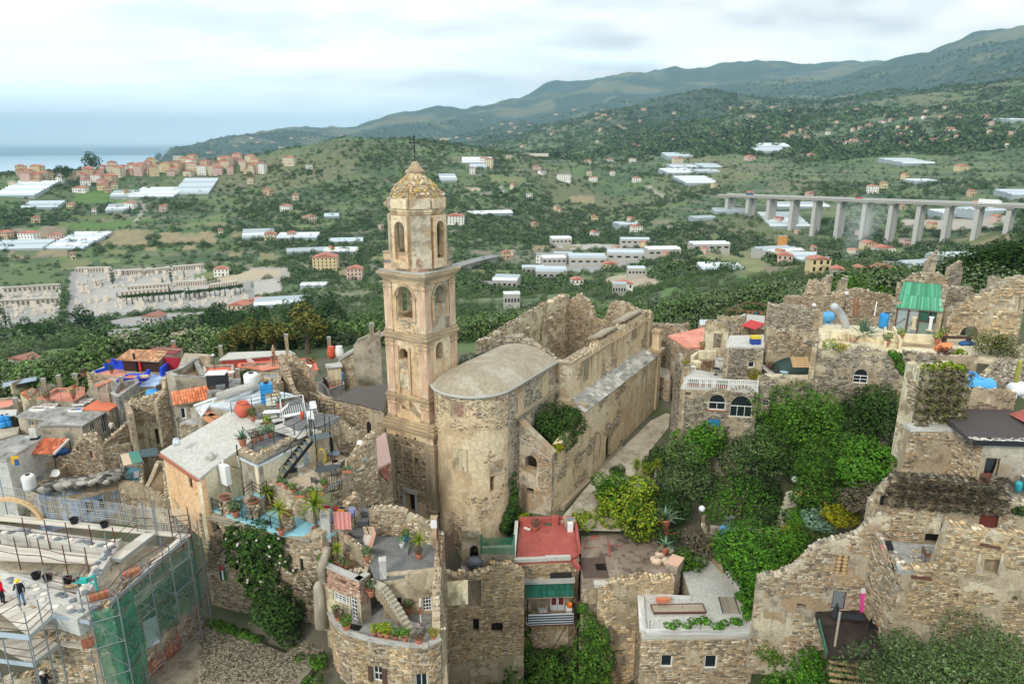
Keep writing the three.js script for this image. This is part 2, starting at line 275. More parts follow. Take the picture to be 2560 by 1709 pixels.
field([Z14(560,660),Z14(720,650),Z14(850,725),Z14(640,755)],[.30,.27,.21]);
field([Z14(1510,680),Z14(2000,660),Z14(2250,650),Z14(2200,725),Z14(1540,720)],[.40,.36,.30],'yard');
field([Z14(590,890),Z14(820,880),Z14(950,960),Z14(900,1000),Z14(700,960)],yard,'yard');
field([Z14(1340,960),Z14(1800,940),Z14(1760,1060),Z14(1400,1060)],[.24,.22,.17],'yard');
field([Z14(500,180),Z14(780,190),Z14(700,230),Z14(480,230)],[.25,.22,.13]);
field([Z12(1360,985),Z12(1560,950),Z12(1640,920),Z12(1840,912),Z12(1870,960),Z12(1700,985),Z12(1600,1020),Z12(1380,1010)],sand,'yard');
field([Z12(1650,1000),Z12(1840,985),Z12(1840,1060),Z12(1660,1090)],yard,'yard');
field([Z12(490,935),Z12(1340,905),Z12(1360,1020),Z12(1560,1010),Z12(1640,1130),Z12(700,1230),Z12(470,1200)],[.40,.385,.35],'yard');
field([Z12(0,1060),Z12(400,1040),Z12(380,1240),Z12(280,1290),Z12(0,1330)],[.36,.35,.31],'yard');
field([Z12(700,1260),Z12(1000,1210),Z12(1500,1180),Z12(1640,1140),Z12(1700,1150),Z12(1300,1250),Z12(960,1330),Z12(800,1330)],[.34,.33,.31],'yard');
field([Z1(1100,190),Z1(1270,110),Z1(1690,40),Z1(1650,90),Z1(1430,180),Z1(1250,220)],[.30,.25,.14]);
field([Z1(340,430),Z1(560,330),Z1(830,290),Z1(800,350),Z1(430,460)],[.15,.18,.06]);
field([Z1(0,340),Z1(40,340),Z1(90,470),Z1(60,520),Z1(0,560)],[.30,.24,.15]);
field([Z1(300,360),Z1(330,240),Z1(640,210),Z1(640,280),Z1(420,330)],[.13,.19,.05]);
{let rd=rng(515),cs=[tan,olive,grassc,pale,[.2,.17,.11],[.16,.2,.07]];for(let i=0;i<150;i++){let x=rr(0,2560,rd),y=rr(i%3?400:560,700,rd),k=.25+(y-360)/330,w=rr(22,62,rd)*k,h=rr(5,13,rd)*k,s=rr(-.25,.25,rd)*w;field([[x,y],[x+w,y+s*.2],[x+w+s,y-h],[x+s,y-h-1]],cs[i%6]);}}
function road(pts,w,c=asph){let q=pts.map(p=>XZ(_N(p)));for(let i=0;i+1<q.length;i++){let d=nrm2($w5(q[i+1],q[i])),n=[-d[1]*w/2,d[0]*w/2],a=$w0(q[i],d,-w*.4),b=$w0(q[i+1],d,w*.4);let pl=[$w0(a,n),$w0(b,n),$w0(b,n,-1),$w0(a,n,-1)],xs=pl.map(v=>v[0]),zs=pl.map(v=>v[1]);$q7.push({q:pl,c,kind:'road',bb:[$m(...xs),$x(...xs),$m(...zs),$x(...zs)]});}}
road([Z12(0,1370),Z12(300,1300),Z12(480,1280)],9);road([Z12(480,1280),Z12(460,1160),Z12(480,940)],5,[.3,.29,.27]);road([Z12(700,1215),Z12(1300,1170),Z12(1640,1140),Z12(1610,1000)],7,[.3,.29,.27]);
road([Z12(1600,1000),Z12(1860,975),Z12(1860,920),Z12(1660,912)],7,[.34,.31,.26]);road([Z12(880,610),Z12(950,530),Z12(900,480),Z12(740,450)],4,[.32,.31,.28]);road([Z13(510,370),Z13(545,340),Z13(500,290)],4,[.34,.33,.30]);road([Z13(1740,280),Z13(1800,330),Z13(1880,375)],6,[.34,.31,.25]);
road([Z1(80,470),Z1(130,400),Z1(190,440)],4,[.36,.33,.28]);road([Z1(800,240),Z1(880,310),Z1(960,340)],4,[.34,.32,.28]);
{
let NA=560,rs=[];for(let r=14;r<11000;r*=(r<60?1.03:r<1300?1.0085:1.014))rs.push(r);
let A0=-.86,A1=.86,b=new MB();
for(let r of rs)for(let i=0;i<=NA;i++){
let az=lerp(A0,A1,i/NA),x=$i(az)*r,z=-$o(az)*r,y=$w1(x,z),f=r<3500?fieldAt(x,z):null;
let c;let n1=fbm(x/35,z/35,4,401),n2=fbm(x/160,z/160,3,411);
if(f){let st=f.kind==='field'?.85+.3*vn(x/3+z/5,z/2.2,421):.9+.2*n1;c=f.c.map(v=>v*st);if(f.kind==='field')c=mix3(c,grassc,sst(.52,.7,n1)*.5);}
else{
c=mix3([.06,.10,.040],[.105,.155,.055],sst(.35,.65,n1));
c=mix3(c,[.17,.165,.08],sst(.55,.72,n2)*.6);
let terr=$b(((y/5.5)%1+1)%1-.5);if(r>250&&r<3500&&terr>.40&&fbm(x/200,z/200,2,431)>.42)c=mix3(c,[.24,.21,.15],.55);
if(r<110)c=mix3([.12,.11,.075],[.07,.09,.035],sst(.4,.6,fbm(x/3,z/3,3,441)));
if(r>2400){let s=sst(.52,.68,fbm(x/260,z/260,4,451));c=mix3(mix3(c,[.022,.05,.034],.85),[.17,.17,.085],s*.7);}
}
b.v(x,y,z,c);
}
for(let j=0;j+1<rs.length;j++)for(let i=0;i<NA;i++){let k=j*(NA+1)+i;b.q(k,k+1,k+NA+2,k+NA+1);}
let g=_a('ground',b.geo(),std({vertexColors:true,roughness:.97}),null);$q9(g);
let sea=_a('sea',new THREE.CircleGeometry(20000,96).rotateX(-$p/2).$t(0,-178,0),std({color:new $l(.58,.74,.82),roughness:.6,bumpMap:coarse,bumpScale:.5}),null);$q9(sea);
}
// ---------- walls with real openings, and rubble masonry stone by stone ----------
let PAL={
tan:[lin(185,165,136),lin(166,146,118),lin(199,184,158),lin(146,129,105),lin(176,155,127),lin(128,115,99),lin(209,197,173),lin(161,152,136),lin(189,159,124)],
grey:[lin(161,154,140),lin(144,134,119),lin(180,171,154),lin(125,117,105),lin(168,156,134),lin(112,105,94),lin(189,179,162),lin(151,137,115)],
gold:[lin(205,180,140),lin(189,163,125),lin(176,152,120),lin(215,197,163),lin(158,139,112),lin(195,166,124),lin(145,127,102),lin(183,171,148)],
brick:[lin(182,140,119),lin(167,125,105),lin(193,155,133),lin(154,118,101),lin(184,158,138)],
};
function $w4(top,u){if(typeof top==='number')return top;if(u<=top[0][0])return top[0][1];for(let i=0;i+1<top.length;i++)if(u<=top[i+1][0])return lerp(top[i][1],top[i+1][1],(u-top[i][0])/((top[i+1][0]-top[i][0])||1));return top[top.length-1][1];}
let _V=100;
function _r(a,b){let d=nrm2($w5(b,a)),n=[-d[1],d[0]];return{a,b,d,n,L:len2($w5(b,a)),ry:$a(-d[1],d[0]),at:(u,y,o=0)=>[a[0]+d[0]*u+n[0]*o,y,a[1]+d[1]*u+n[1]*o]};}
function uy(fr,p){let w=PW(p,fr.a,fr.b);return[(w[0]-fr.a[0])*fr.d[0]+(w[2]-fr.a[1])*fr.d[1],w[1]];}
function holeFrom(fr,h){if(h.px){let A=uy(fr,h.px[0]),B=uy(fr,h.px[1]);return{...h,u0:A[0],u1:$x(B[0],A[0]+.3),y1:A[1],y0:$m(B[1],A[1]-.3)};}if(h.at){let A=uy(fr,h.at);return{...h,u0:A[0]-h.w/2,u1:A[0]+h.w/2,y0:A[1]-h.h/2,y1:A[1]+h.h/2};}return h;}
let inHole=(h,u,y,m=0)=>{if(u<h.u0-m||u>h.u1+m||y<h.y0-m||y>h.y1+m)return false;if(h.arch){let r=(h.u1-h.u0)/2,cy=h.y1-r;if(y>cy)return $h(u-(h.u0+h.u1)/2,y-cy)<r+m;}return true;};
function _l(parent,a,b,y0,top,o={}){
let fr=_r(a,b),L=fr.L,t=o.t??.45,e=.004,jit=((_V*7)%11-5)*.0012,_h=_V++;
let rd=rng(_h*31);
let prof=typeof top==='number'?[[0,top],[L,top]]:top.map(p=>[_H(p[0],0,L),p[1]]);
if(o._j){let q=[];let n=$x(4,$r(L/.45));for(let i=0;i<=n;i++){let u=L*i/n;q.push([u,$w4(prof,u)+(rd()-.6)*o._j]);}prof=q;}
prof=prof.map(p=>[p[0],p[1]+jit]);
let holes=(o.holes||[]).map(h=>holeFrom(fr,h));
let s=new $e();s.moveTo(e,y0);s.lineTo(L-e,y0);for(let i=prof.length-1;i>=0;i--)s.lineTo(_H(prof[i][0],e,L-e),prof[i][1]);s.closePath();
for(let h of holes){
if(h.blind)continue;let p=new THREE.Path(),u0=_H(h.u0,.05,L-.1),u1=_H(h.u1,u0+.05,L-.05);h.u0=u0;h.u1=u1;
p.moveTo(u0,h.y0);p.lineTo(u1,h.y0);
if(h.arch){let r=(u1-u0)/2;p.lineTo(u1,h.y1-r);for(let k=1;k<12;k++){let g=$p*k/12;p.lineTo((u0+u1)/2+r*$o(g),h.y1-r+r*$i(g));}p.lineTo(u0,h.y1-r);}else{p.lineTo(u1,h.y1);p.lineTo(u0,h.y1);}
p.closePath();s.holes.push(p);
}
let g=new $E(s,{depth:t,bevelEnabled:false,curveSegments:6});
let uvs=g.attributes.uv;for(let i=0;i<uvs.count;i++)uvs.setXY(i,uvs.getX(i)+(o.u0??_h*3.7),uvs.getY(i)+(o.u0!=null?0:_h*1.3));
g.$t(0,0,-t);g.$y(fr.ry);g.$t(a[0],0,a[1]);
let m=_a(o.name||'wall',g,o.mat||M.mortar,parent);
let res={...fr,_a:m,holes,prof,y0,t,parent};
if(o._c)stonework(res,o._c===true?{}:o._c);
if(o.cap)capstones(res,o.cap);
for(let h of holes)if(h.win)fill(res,h,h.win);
return res;
}
function emitStone(mb,fr,u,y,w,h,d,c,rd,back=-.03){
let j=()=>(rd()-.5)*.25,k0=mb.p.length/3,sx=.5-.10,U=[[-.5,-.5],[.5,-.5],[.5,.5],[-.5,.5]];
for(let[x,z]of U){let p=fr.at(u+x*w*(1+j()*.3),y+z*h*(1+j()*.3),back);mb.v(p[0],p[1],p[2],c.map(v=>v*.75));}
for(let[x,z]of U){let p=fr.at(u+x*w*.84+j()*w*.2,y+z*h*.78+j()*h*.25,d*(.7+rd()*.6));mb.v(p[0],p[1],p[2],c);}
for(let i=0;i<4;i++){let n=(i+1)%4;mb.q(k0+i,k0+n,k0+4+n,k0+4+i);}
mb.q(k0+4,k0+5,k0+6,k0+7);
}
function stonework(w,o={}){
let rd=rng((_V++)*77),mb=new MB(),pal=PAL[o.pal||'tan'],sw=(o.w||.36)*.86,sh=(o.h||.15)*.86,d=o.d||.045,ns=(_V*13)%97;
let maxY=$x(...w.prof.map(p=>p[1])),f0=o.from??w.y0,f1=$m(o.to??1e9,maxY);
for(let y=f0;y<f1;){
let h=sh*(.65+rd()*.8);
for(let u=rd()*-.2;u<w.L;){
let ww=sw*(.35+rd()*rd()*2.1),cu=u+ww/2,cy=y+h/2+(rd()-.5)*.03;u+=ww;
if(cu-ww/2<-.06||cu+ww/2>w.L+.06||cy+h*.3>$w4(w.prof,cu))continue;
if(w.holes.some(H=>inHole(H,cu,cy,$m(ww,h)*.4+(H.margin||0))||inHole(H,cu-ww/2,cy)||inHole(H,cu+ww/2,cy)))continue;
let n=fbm(cu*.35+ns,cy*.35,3,501);
if(o.$q8&&!o.$q8(cu,cy,n))continue;
if(fbm(cu*.5+ns,cy*.5+7,4,507)>(o._F||(o.$q8?9:.585))||rd()<.05)continue;
let $q4=(.82+(ns%7)*.045)*(.76+rd()*.42)*(.74+.52*n);
let c=pal[$f(rd()*pal.length)].map(v=>v*$q4*(o.$q4||1));
emitStone(mb,w,cu,cy,ww*.96,h*.93,d,c,rd);
}
y+=h;
}
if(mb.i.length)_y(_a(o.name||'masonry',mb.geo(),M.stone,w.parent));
return w;
}
function capstones(w,o={}){
let rd=rng((_V++)*53),mb=new MB(),pal=PAL[o.pal||'tan'],sz=o.s||.3;
for(let u=.1;u<w.L-.05;){
let s=sz*(.3+.75*rd()),y=$w4(w.prof,u);if(rd()<.25){u+=s;continue;}
for(let k=0;k<2;k++){let oo=-w.t*(k?.75:.25)+(rd()-.5)*.1,hh=s*(.35+.5*rd()),tn=.8+rd()*.5,c=pal[$f(rd()*pal.length)].map(v=>v*tn);_U(mb,w.at(u,y+hh*.3,oo),[s*.55,hh*.6,w.t*.32],c,rd);}
u+=s*.95;
}
_y(_a('coping_stone',mb.geo(),M.stone,w.parent));return w;
}
function _U(mb,p,r,c,rd){
let k0=mb.p.length/3,n=6;for(let j=0;j<3;j++)for(let i=0;i<n;i++){let a=(i+(j&1)*.5)/n*6.283,ph=[-.75,.1,.8][j],q=$o(ph*1.2)*(.8+rd()*.4);let tn=.85+rd()*.3;mb.v(p[0]+$o(a)*r[0]*q,p[1]+$i(ph*1.2)*r[1],p[2]+$i(a)*r[2]*q,c.map(v=>v*tn));}
for(let j=0;j<2;j++)for(let i=0;i<n;i++){let A=k0+j*n+i,B=k0+j*n+(i+1)%n;mb.q(A,A+n,B+n,B);}
for(let i=1;i+1<n;i++){mb.t(k0+2*n,k0+2*n+i+1,k0+2*n+i);}
}
function fill(w,h,k){
let wd=h.u1-h.u0,ht=h.y1-h.y0,cu=(h.u0+h.u1)/2,dep=k.dep??$m(.14,w.t*.4),fw=k.fw??.07,P0=w.parent;
let put=(name,u,y,W,H,D,out,mat,par)=>_a(name,box(W,H,D,0,0,0).$y(w.ry).$t(...w.at(u,y,out)),mat,par);
if(k.kind==='void'){put('recess_back',cu,(h.y0+h.y1)/2,wd+.02,ht+.02,.04,-w.t+.03,k.mat||M.dark,P0);return;}  // flat sheet closes the opening: near-black painted as room shade, unless infill is given
let fm=k.frame||M.white,win=new $G();win.name=k.kind==='door'?'door':'window';P0.add(win);
let fy0=h.y0,fy1=h.arch&&!k.fullArch?h.y1-wd*.5:h.y1,fh=fy1-fy0;
let mem=[];
let bx=(u,y,W,H,out=-dep,D=.07)=>mem.push(box(W,H,D).$y(w.ry).$t(...w.at(u,y,out)));
bx(h.u0+fw/2,(fy0+fy1)/2,fw,fh);bx(h.u1-fw/2,(fy0+fy1)/2,fw,fh);bx(cu,fy1-fw/2,wd-2*fw-.004,fw);bx(cu,fy0+fw/2,wd-2*fw-.004,fw);
if(h.arch){let pts=[];for(let i=0;i<=10;i++){let g=$p*i/10;pts.push(w.at(cu+(wd/2-fw/2)*$o(g),h.y1-wd/2+(wd/2-fw/2)*$i(g),-dep));}mem.push(tube(pts,fw/2,16,4));}
let nc=k._p||1,nr=k.rows||1,mw=k.mw??.045;
for(let i=1;i<nc;i++)bx(h.u0+wd*i/nc,(fy0+fy1)/2,mw,fh-2*fw-.004,-dep+.005,.05);
for(let i=1;i<nr;i++)bx(cu,fy0+fh*i/nr,wd-2*fw-.004,mw,-dep+.009,.04);
_a('frame',merge(mem),fm,win);
if(k.kind==='door'){let n=$x(2,$r(wd/.25));for(let i=0;i<n;i++)_a('plank',box((wd-2*fw)/n-.012,fh-fw,.05).$y(w.ry).$t(...w.at(h.u0+fw+(wd-2*fw)*(i+.5)/n,fy0+fh/2,-dep-.03)),k.mat||M._u,win);_a('handle',box(.03,.14,.05).$y(w.ry).$t(...w.at(h.u1-fw-.1,fy0+1,-dep+.02)),M.iron,win);}
else{let cw=(wd-2*fw)/nc,chh=(fh-2*fw)/nr;if(nc*nr<=16)for(let i=0;i<nc;i++)for(let j=0;j<nr;j++)_a('pane',box(cw-.01,chh-.01,.015).$y(w.ry).$t(...w.at(h.u0+fw+cw*(i+.5),fy0+fw+chh*(j+.5),-dep-.02)),k.glass||M.glass,win);if(h.arch)_a('pane',new THREE.CircleGeometry(wd/2-fw,12,0,$p).$y(w.ry).$t(...w.at(cu,h.y1-wd/2,-dep-.02)),k.glass||M.glass,win);}
if(k.$w2)_a('sill',box(wd+.24,.07,.22).$y(w.ry).$t(...w.at(cu,h.y0-.04,.06)),k.$w2===true?M.trim:k.$w2,win);
if(k.shutters)for(let sd of[-1,1])_a('shutter',box(wd*.48,ht,.05).$y(w.ry+sd*.25).$t(...w.at(cu+sd*wd*.76,(h.y0+h.y1)/2,.10)),k.shutters,win);
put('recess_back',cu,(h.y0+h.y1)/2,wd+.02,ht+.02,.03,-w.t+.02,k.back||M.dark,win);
}
function ccw(poly){let s=0;for(let i=0;i<poly.length;i++){let a=poly[i],b=poly[(i+1)%poly.length];s+=(b[0]-a[0])*(b[1]+a[1]);}return s;}
function block(parent,poly,y0,top,o={}){
let p=ccw(poly)>0?poly:poly.slice().reverse(),out=[];
for(let i=0;i<p.length;i++){
let a=p[i],b=p[(i+1)%p.length],f=_r(a,b),m=mid2(a,b),vis=-(m[0]*f.n[0]+m[1]*f.n[1])>0;
let ex=(o.side&&o.side(f,vis))||{};
if(f.L<.15)continue;
let tp=ex.top??(typeof top==='function'?[[0,top(a)],[f.L,top(b)]]:top);
let{side,...base}=o;
let w=_l(parent,a,b,y0,tp,{...base,...ex,_c:vis?(ex._c??o._c):null,cap:vis?(ex.cap??o.cap):null});
w.vis=vis;out.push(w);
}
return out;
}
// ---------- ruined church and bell tower ----------
let TH=.53,CU=[$o(TH),$i(TH)],CA=[$i(TH),-$o(TH)],SB=[3.82,-58.06];
let ch=(s,t)=>[SB[0]+CA[0]*s+CU[0]*t,SB[1]+CA[1]*s+CU[1]*t];
{
let T=_b('bell_tower','tall square bell tower of peeling ochre plaster with octagonal top and iron cross','bell tower');
let cen=ch(-2.75,-12.4),q=(x,z)=>[cen[0]+CU[0]*x-CA[0]*z,cen[1]+CU[1]*x-CA[1]*z];
let lvl=(h,y0,y1,o,fronts)=>{
let cs=[[-h,h],[h,h],[h,-h],[-h,-h]].map(c=>q(...c));
for(let i=0;i<4;i++){let a=cs[i],b=cs[(i+1)%4];_l(T,a,b,y0,y1,{t:.7,...o,...(fronts[i]||fronts.all||{})});}
};
let sq=(h,y0,y1,mat,name='cornice')=>_a(name,box(2*h,y1-y0,2*h,0,(y0+y1)/2,0).$y(-TH).$t(cen[0],0,cen[1]),mat,T);
let pil=(h,y0,y1,mat,w=.75,pr=.10)=>{for(let[sx,sz]of[[-1,1],[1,1],[1,-1],[-1,-1]]){let c=q(sx*(h-w/2+pr/2),sz*(h-w/2+pr/2));_a('pilaster',box(w+pr,y1-y0,w+pr,0,(y0+y1)/2,0).$y(-TH).$t(c[0],0,c[1]),mat,T);let d=q(sx*(h-w/2+pr/2),sz*(h-w/2+pr/2));for(let[yy,hh]of[[y1-.22,.2],[y1-.62,.1],[y0+.12,.22]])_a('capital',box(w+pr+.13,hh,w+pr+.13,0,yy,0).$y(-TH).$t(d[0],0,d[1]),M.trim,T);}};
let R1=px=>({px});
lvl(2.8,-3,8.35,{mat:M._e},{
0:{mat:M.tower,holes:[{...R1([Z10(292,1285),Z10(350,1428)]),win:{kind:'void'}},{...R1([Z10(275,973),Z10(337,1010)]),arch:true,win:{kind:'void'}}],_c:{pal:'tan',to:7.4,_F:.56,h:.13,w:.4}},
1:{mat:M._e,_c:{pal:'tan',_F:.6}},all:{},
});
{let f=_r(q(-2.8,2.8),q(2.8,2.8));let A=uy(f,Z10(282,1268)),B=uy(f,Z10(355,1290));
_a('lintel',box(B[0]-A[0]+.3,.42,.3).$y(f.ry).$t(...f.at((A[0]+B[0])/2,(A[1]+B[1])/2,.05)),M._f,T);
for(let k of[0,1])_a('jamb',box(.22,2.75,.24).$y(f.ry).$t(...f.at(k?B[0]+.02:A[0]-.02,A[1]-1.6,.03)),M._f,T);
let C1=uy(f,Z10(272,1012)),C2=uy(f,Z10(340,1175));for(let u of[C1[0]-.1,C2[0]+.1])_a('panel_edge',box(.16,C1[1]-C2[1],.09).$y(f.ry).$t(...f.at(u,(C1[1]+C2[1])/2,.03)),M.tower,T);
let mb=[];for(let p of[[195,1055],[265,1065],[362,1083],[405,1100],[335,1190],[425,1215],[240,1160],[432,1325],[235,930],[290,945],[350,950],[262,1320]]){let v=uy(f,Z10(...p));mb.push(box(.2,.18,.05).$y(f.ry).$t(...f.at(v[0],v[1],.045)));}_a('putlog_hole',merge(mb),M.dark,T).userData.kind='stuff';}  // putlogs are near-black plates on the wall, shade painted instead of cut holes
pil(2.8,.4,7.2,M._e,.9,.14);
sq(2.95,7.15,7.35,M._e);sq(3,8.05,8.35,M.trim);sq(3.16,8.37,8.72,M.trim);sq(3.02,8.74,9,M.trim);sq(2.85,9.02,9.18,M.trim);
cen[0]-=CU[0]*.32;cen[1]-=CU[1]*.32;
lvl(2.36,9,11.3,{mat:M.tower},{0:{holes:[{...R1([Z10(262,685),Z10(312,775)]),win:{kind:'void'}}]},all:{}});
pil(2.36,9.2,11.15,M._Q,.85,.09);
sq(2.5,11.15,11.3,M.trim);sq(2.58,11.32,11.5,M.trim);
lvl(2.3,11.4,17,{mat:M.tower},{
0:{holes:[{...R1([Z10(247,376),Z10(305,458)]),arch:true}]},1:{mat:M.church,holes:[{...R1([Z10(480,350),Z10(527,440)]),arch:true}]},
3:{holes:[{u0:1.85,u1:2.75,y0:15.1,y1:16.5,arch:true}]},all:{},
});
{let f=_r(q(-2.3,2.3),q(2.3,2.5));let A=uy(f,Z10(250,460)),B=uy(f,Z10(315,690));
for(let u of[A[0]-.14,B[0]+.14])_a('panel_edge',box(.22,4.4,.1).$y(f.ry).$t(...f.at(u,14.1,.03)),M.tower,T);
_a('panel',box(B[0]-A[0],1.5,.06).$y(f.ry).$t(...f.at((A[0]+B[0])/2,13,.02)),M._t,T);_a('sill',box(B[0]-A[0]+.1,.8,.05).$y(f.ry).$t(...f.at((A[0]+B[0])/2,14.6,.015)),M._q,T);}
pil(2.3,11.5,16.9,M._Q,.85,.09);
sq(2.42,16.9,17.05,M.trim);sq(2.58,17.07,17.35,M.trim);sq(2.48,17.37,17.6,M.trim);
lvl(2.24,17.5,22.6,{mat:M.tower},{
0:{holes:[{u0:1.4,u1:3.08,y0:18.9,y1:21.9,arch:true}],_c:{pal:'tan',to:19,_F:.46,d:.03}},1:{mat:M._q,holes:[{u0:1.4,u1:3.05,y0:20.1,y1:21.9,arch:true}],_c:{pal:'tan',to:21,_F:.40,d:.03}},
2:{holes:[{u0:1.4,u1:3.08,y0:18.9,y1:21.9,arch:true}]},3:{holes:[{u0:1.4,u1:3.08,y0:18.9,y1:21.9,arch:true}]},
});
for(let[ax,az,ry]of[[0,1,0],[1,0,$p/2]]){
let f=_r(q(...(az?[-2.24,2.24]:[2.24,2.24])),q(...(az?[2.24,2.24]:[2.24,-2.24])));let pts=[];for(let i=0;i<=14;i++){let g=$p*i/14;pts.push(f.at(2.24+1.05*$o(g),21+1.05*$i(g),.05));}
_a('archivolt',tube(pts,.12,20,5),M.trim,T);for(let s of[-1,1]){_a('impost',box(.5,.22,.26).$y(f.ry).$t(...f.at(2.24+s*1.08,20.9,.06)),M.trim,T);_a('jamb',box(.32,2,.14).$y(f.ry).$t(...f.at(2.24+s*1.08,19.8,.04)),M.tower,T);}
}
pil(2.24,17.6,22.4,M._Q,.8,.10);
sq(2.34,22.2,22.5,M.tower);sq(2.46,22.52,22.72,M.trim);sq(2.62,22.74,22.92,M.trim);sq(2.78,22.94,23.2,M.trim);sq(2.6,23.22,23.34,M._f);
{
let cs=[[-2.25,2.2],[1.5,2.2],[2.2,1.2],[2.2,-2.2],[-2.25,-2.2]].map(c=>q(...c));for(let i=0;i<5;i++)_l(T,cs[i],cs[(i+1)%5],23.3,i===1?24.6:i===2?[[0,24.3],[2,23.9],[4,24.2]]:24.85,{t:.8,mat:i?M._e:M._Q,_j:.15,_c:i===1?{pal:'brick',h:.09,w:.3}:null});
_a('attic_floor',slab(cs,24.2,.3),M._f,T);
_a('coping',box(3.7,.12,.7).$y(-TH).$t(q(-.4,2)[0],24.9,q(-.4,2)[1]),M.trim,T);
}
let oc=r=>[...Array(8)].map((_,k)=>{let g=$p/8+k*$p/4;return q($o(g)*r,-$i(g)*r);});
let R8=2.25,o8=oc(R8);
for(let k=0;k<8;k++){
let a=o8[(k+1)%8],b=o8[k],f=_r(a,b),open=k%2===1;
_l(T,a,b,23.6,28.2,{t:.5,mat:k%2?M.tower:M._q,holes:open?[{u0:f.L/2-.55,u1:f.L/2+.55,y0:24.4,y1:27.7,arch:true}]:[],_c:open?null:{pal:'grey',_F:.36,d:.02}});
for(let s of[.06,.94])_a('pilaster',box(.36,3.3,.16).$y(f.ry).$t(...f.at(f.L*s,26.4,.04)),k%2?M.trim:M.church,T);
for(let s of[.06,.94]){_a('capital',box(.46,.2,.24).$y(f.ry).$t(...f.at(f.L*s,27.35,.06)),M.trim,T);_a('plinth',box(.48,.9,.26).$y(f.ry).$t(...f.at(f.L*s,25.05,.06)),M.church,T);}
}
_a('core_pier',new $C(.5,.6,3.6,8).$t(q(.5,-.8)[0],26,q(.5,-.8)[1]),M.tower,T);
let ring=(r,y0,y1,mat,name='cornice')=>_a(name,slab(oc(r),y1,y1-y0),mat,T);
ring(2.36,28.1,28.3,M.trim);ring(2.48,28.32,28.5,M.trim);ring(2.62,28.52,28.78,M.trim);ring(2.46,28.8,28.9,M.trim);
for(let k=0;k<8;k++){let o2=oc(2.32);_l(T,o2[(k+1)%8],o2[k],28.8,29.62,{t:.4,mat:k%2?M.church:M._q,name:'drum_wall'});}
ring(2.44,29.6,29.72,M.trim);
let dp=[[2.36,29.7],[2.3,30],[2.12,30.4],[1.82,30.8],[1.42,31.12],[1.06,31.38],[.86,31.6],[.8,31.75]];
let dome=new THREE.LatheGeometry(dp.map(p=>new $V(p[0]*.985,p[1])),8,0).$y($p/8-TH).$t(cen[0],0,cen[1]);
_a('cupola',dome,M.trim,T);
{let mb=new MB(),rd=rng(77),tc=[lin(196,172,120),lin(204,168,96),lin(186,140,104),lin(160,146,118),lin(210,196,160),lin(146,120,88),lin(176,160,132)];
for(let k=0;k<8;k++){let g=$p/4*k+$p/4*0;let n=q($i(g),$o(g)),c0=q(0,0),nx=n[0]-c0[0],nz=n[1]-c0[1],tx=-nz,tz=nx;
for(let j=0;j<13;j++){let tt=(j+.5)/13,yy=lerp(29.74,31.5,tt);let r=0;for(let i=0;i+1<dp.length;i++)if(yy>=dp[i][1]&&yy<=dp[i+1][1])r=lerp(dp[i][0],dp[i+1][0],(yy-dp[i][1])/(dp[i+1][1]-dp[i][1]));let ap=r*$o($p/8),hw=r*$i($p/8),cnt=$x(2,$r(hw*2/.2));
for(let i=0;i<cnt;i++){if(fbm(k*3+i*.25,j*.3,3,88)>.60)continue;let w=-hw+(i+.5)*2*hw/cnt,tn=.7+.6*rd(),c=tc[$f(rd()*tc.length)].map(v=>v*tn);
let at=(u,y,o)=>[cen[0]+nx*(ap+o)+tx*(w+u),y,cen[1]+nz*(ap+o)+tz*(w+u)];let k0=mb.p.length/3,hw2=hw/cnt*.92,dh=.085,sl=.09;
for(let[u,y,o]of[[-hw2,yy-dh,sl+.05],[hw2,yy-dh,sl+.05],[hw2,yy+dh,-sl+0],[-hw2,yy+dh,-sl+0],[-hw2,yy-dh,sl-.05],[hw2,yy-dh,sl-.05]])mb.v(...at(u,y,o),c);mb.q(k0,k0+1,k0+2,k0+3);mb.q(k0+4,k0+5,k0+1,k0);}}}
let rt=_a('roof_tile',mb.geo(),M.tile,T);_y(rt);}
_a('finial',new THREE.LatheGeometry([[.78,31.6],[.9,31.82],[.86,31.95],[.62,32.12],[.42,32.4],[.3,32.62],[.12,32.72],[.001,32.74]].map(p=>new $V(...p)),8).$t(cen[0],0,cen[1]),M.trim,T);
let cr=new $G();cr.name='cross';T.add(cr);
_a('shaft',bar([cen[0],32.6,cen[1]],[cen[0],34.75,cen[1]],.05,6),M.iron,cr);
_a('crossbar',bar([cen[0]-.36,34.3,cen[1]-.2],[cen[0]+.36,34.3,cen[1]+.2],.045,6),M.iron,cr);
for(let[x,y,z]of[[-.38,34.3,-.21],[.38,34.3,.21],[0,34.8,0],[0,33.6,0]])_a('knob',new $S(.1,8,6).$t(cen[0]+x,y,cen[1]+z),M.iron,cr);
_a('arrow',tube([[cen[0],33.1,cen[1]],[cen[0]+.2,33,cen[1]+.1],[cen[0]+.36,32.75,cen[1]+.18]],.05,8,5),M.iron,cr);
}
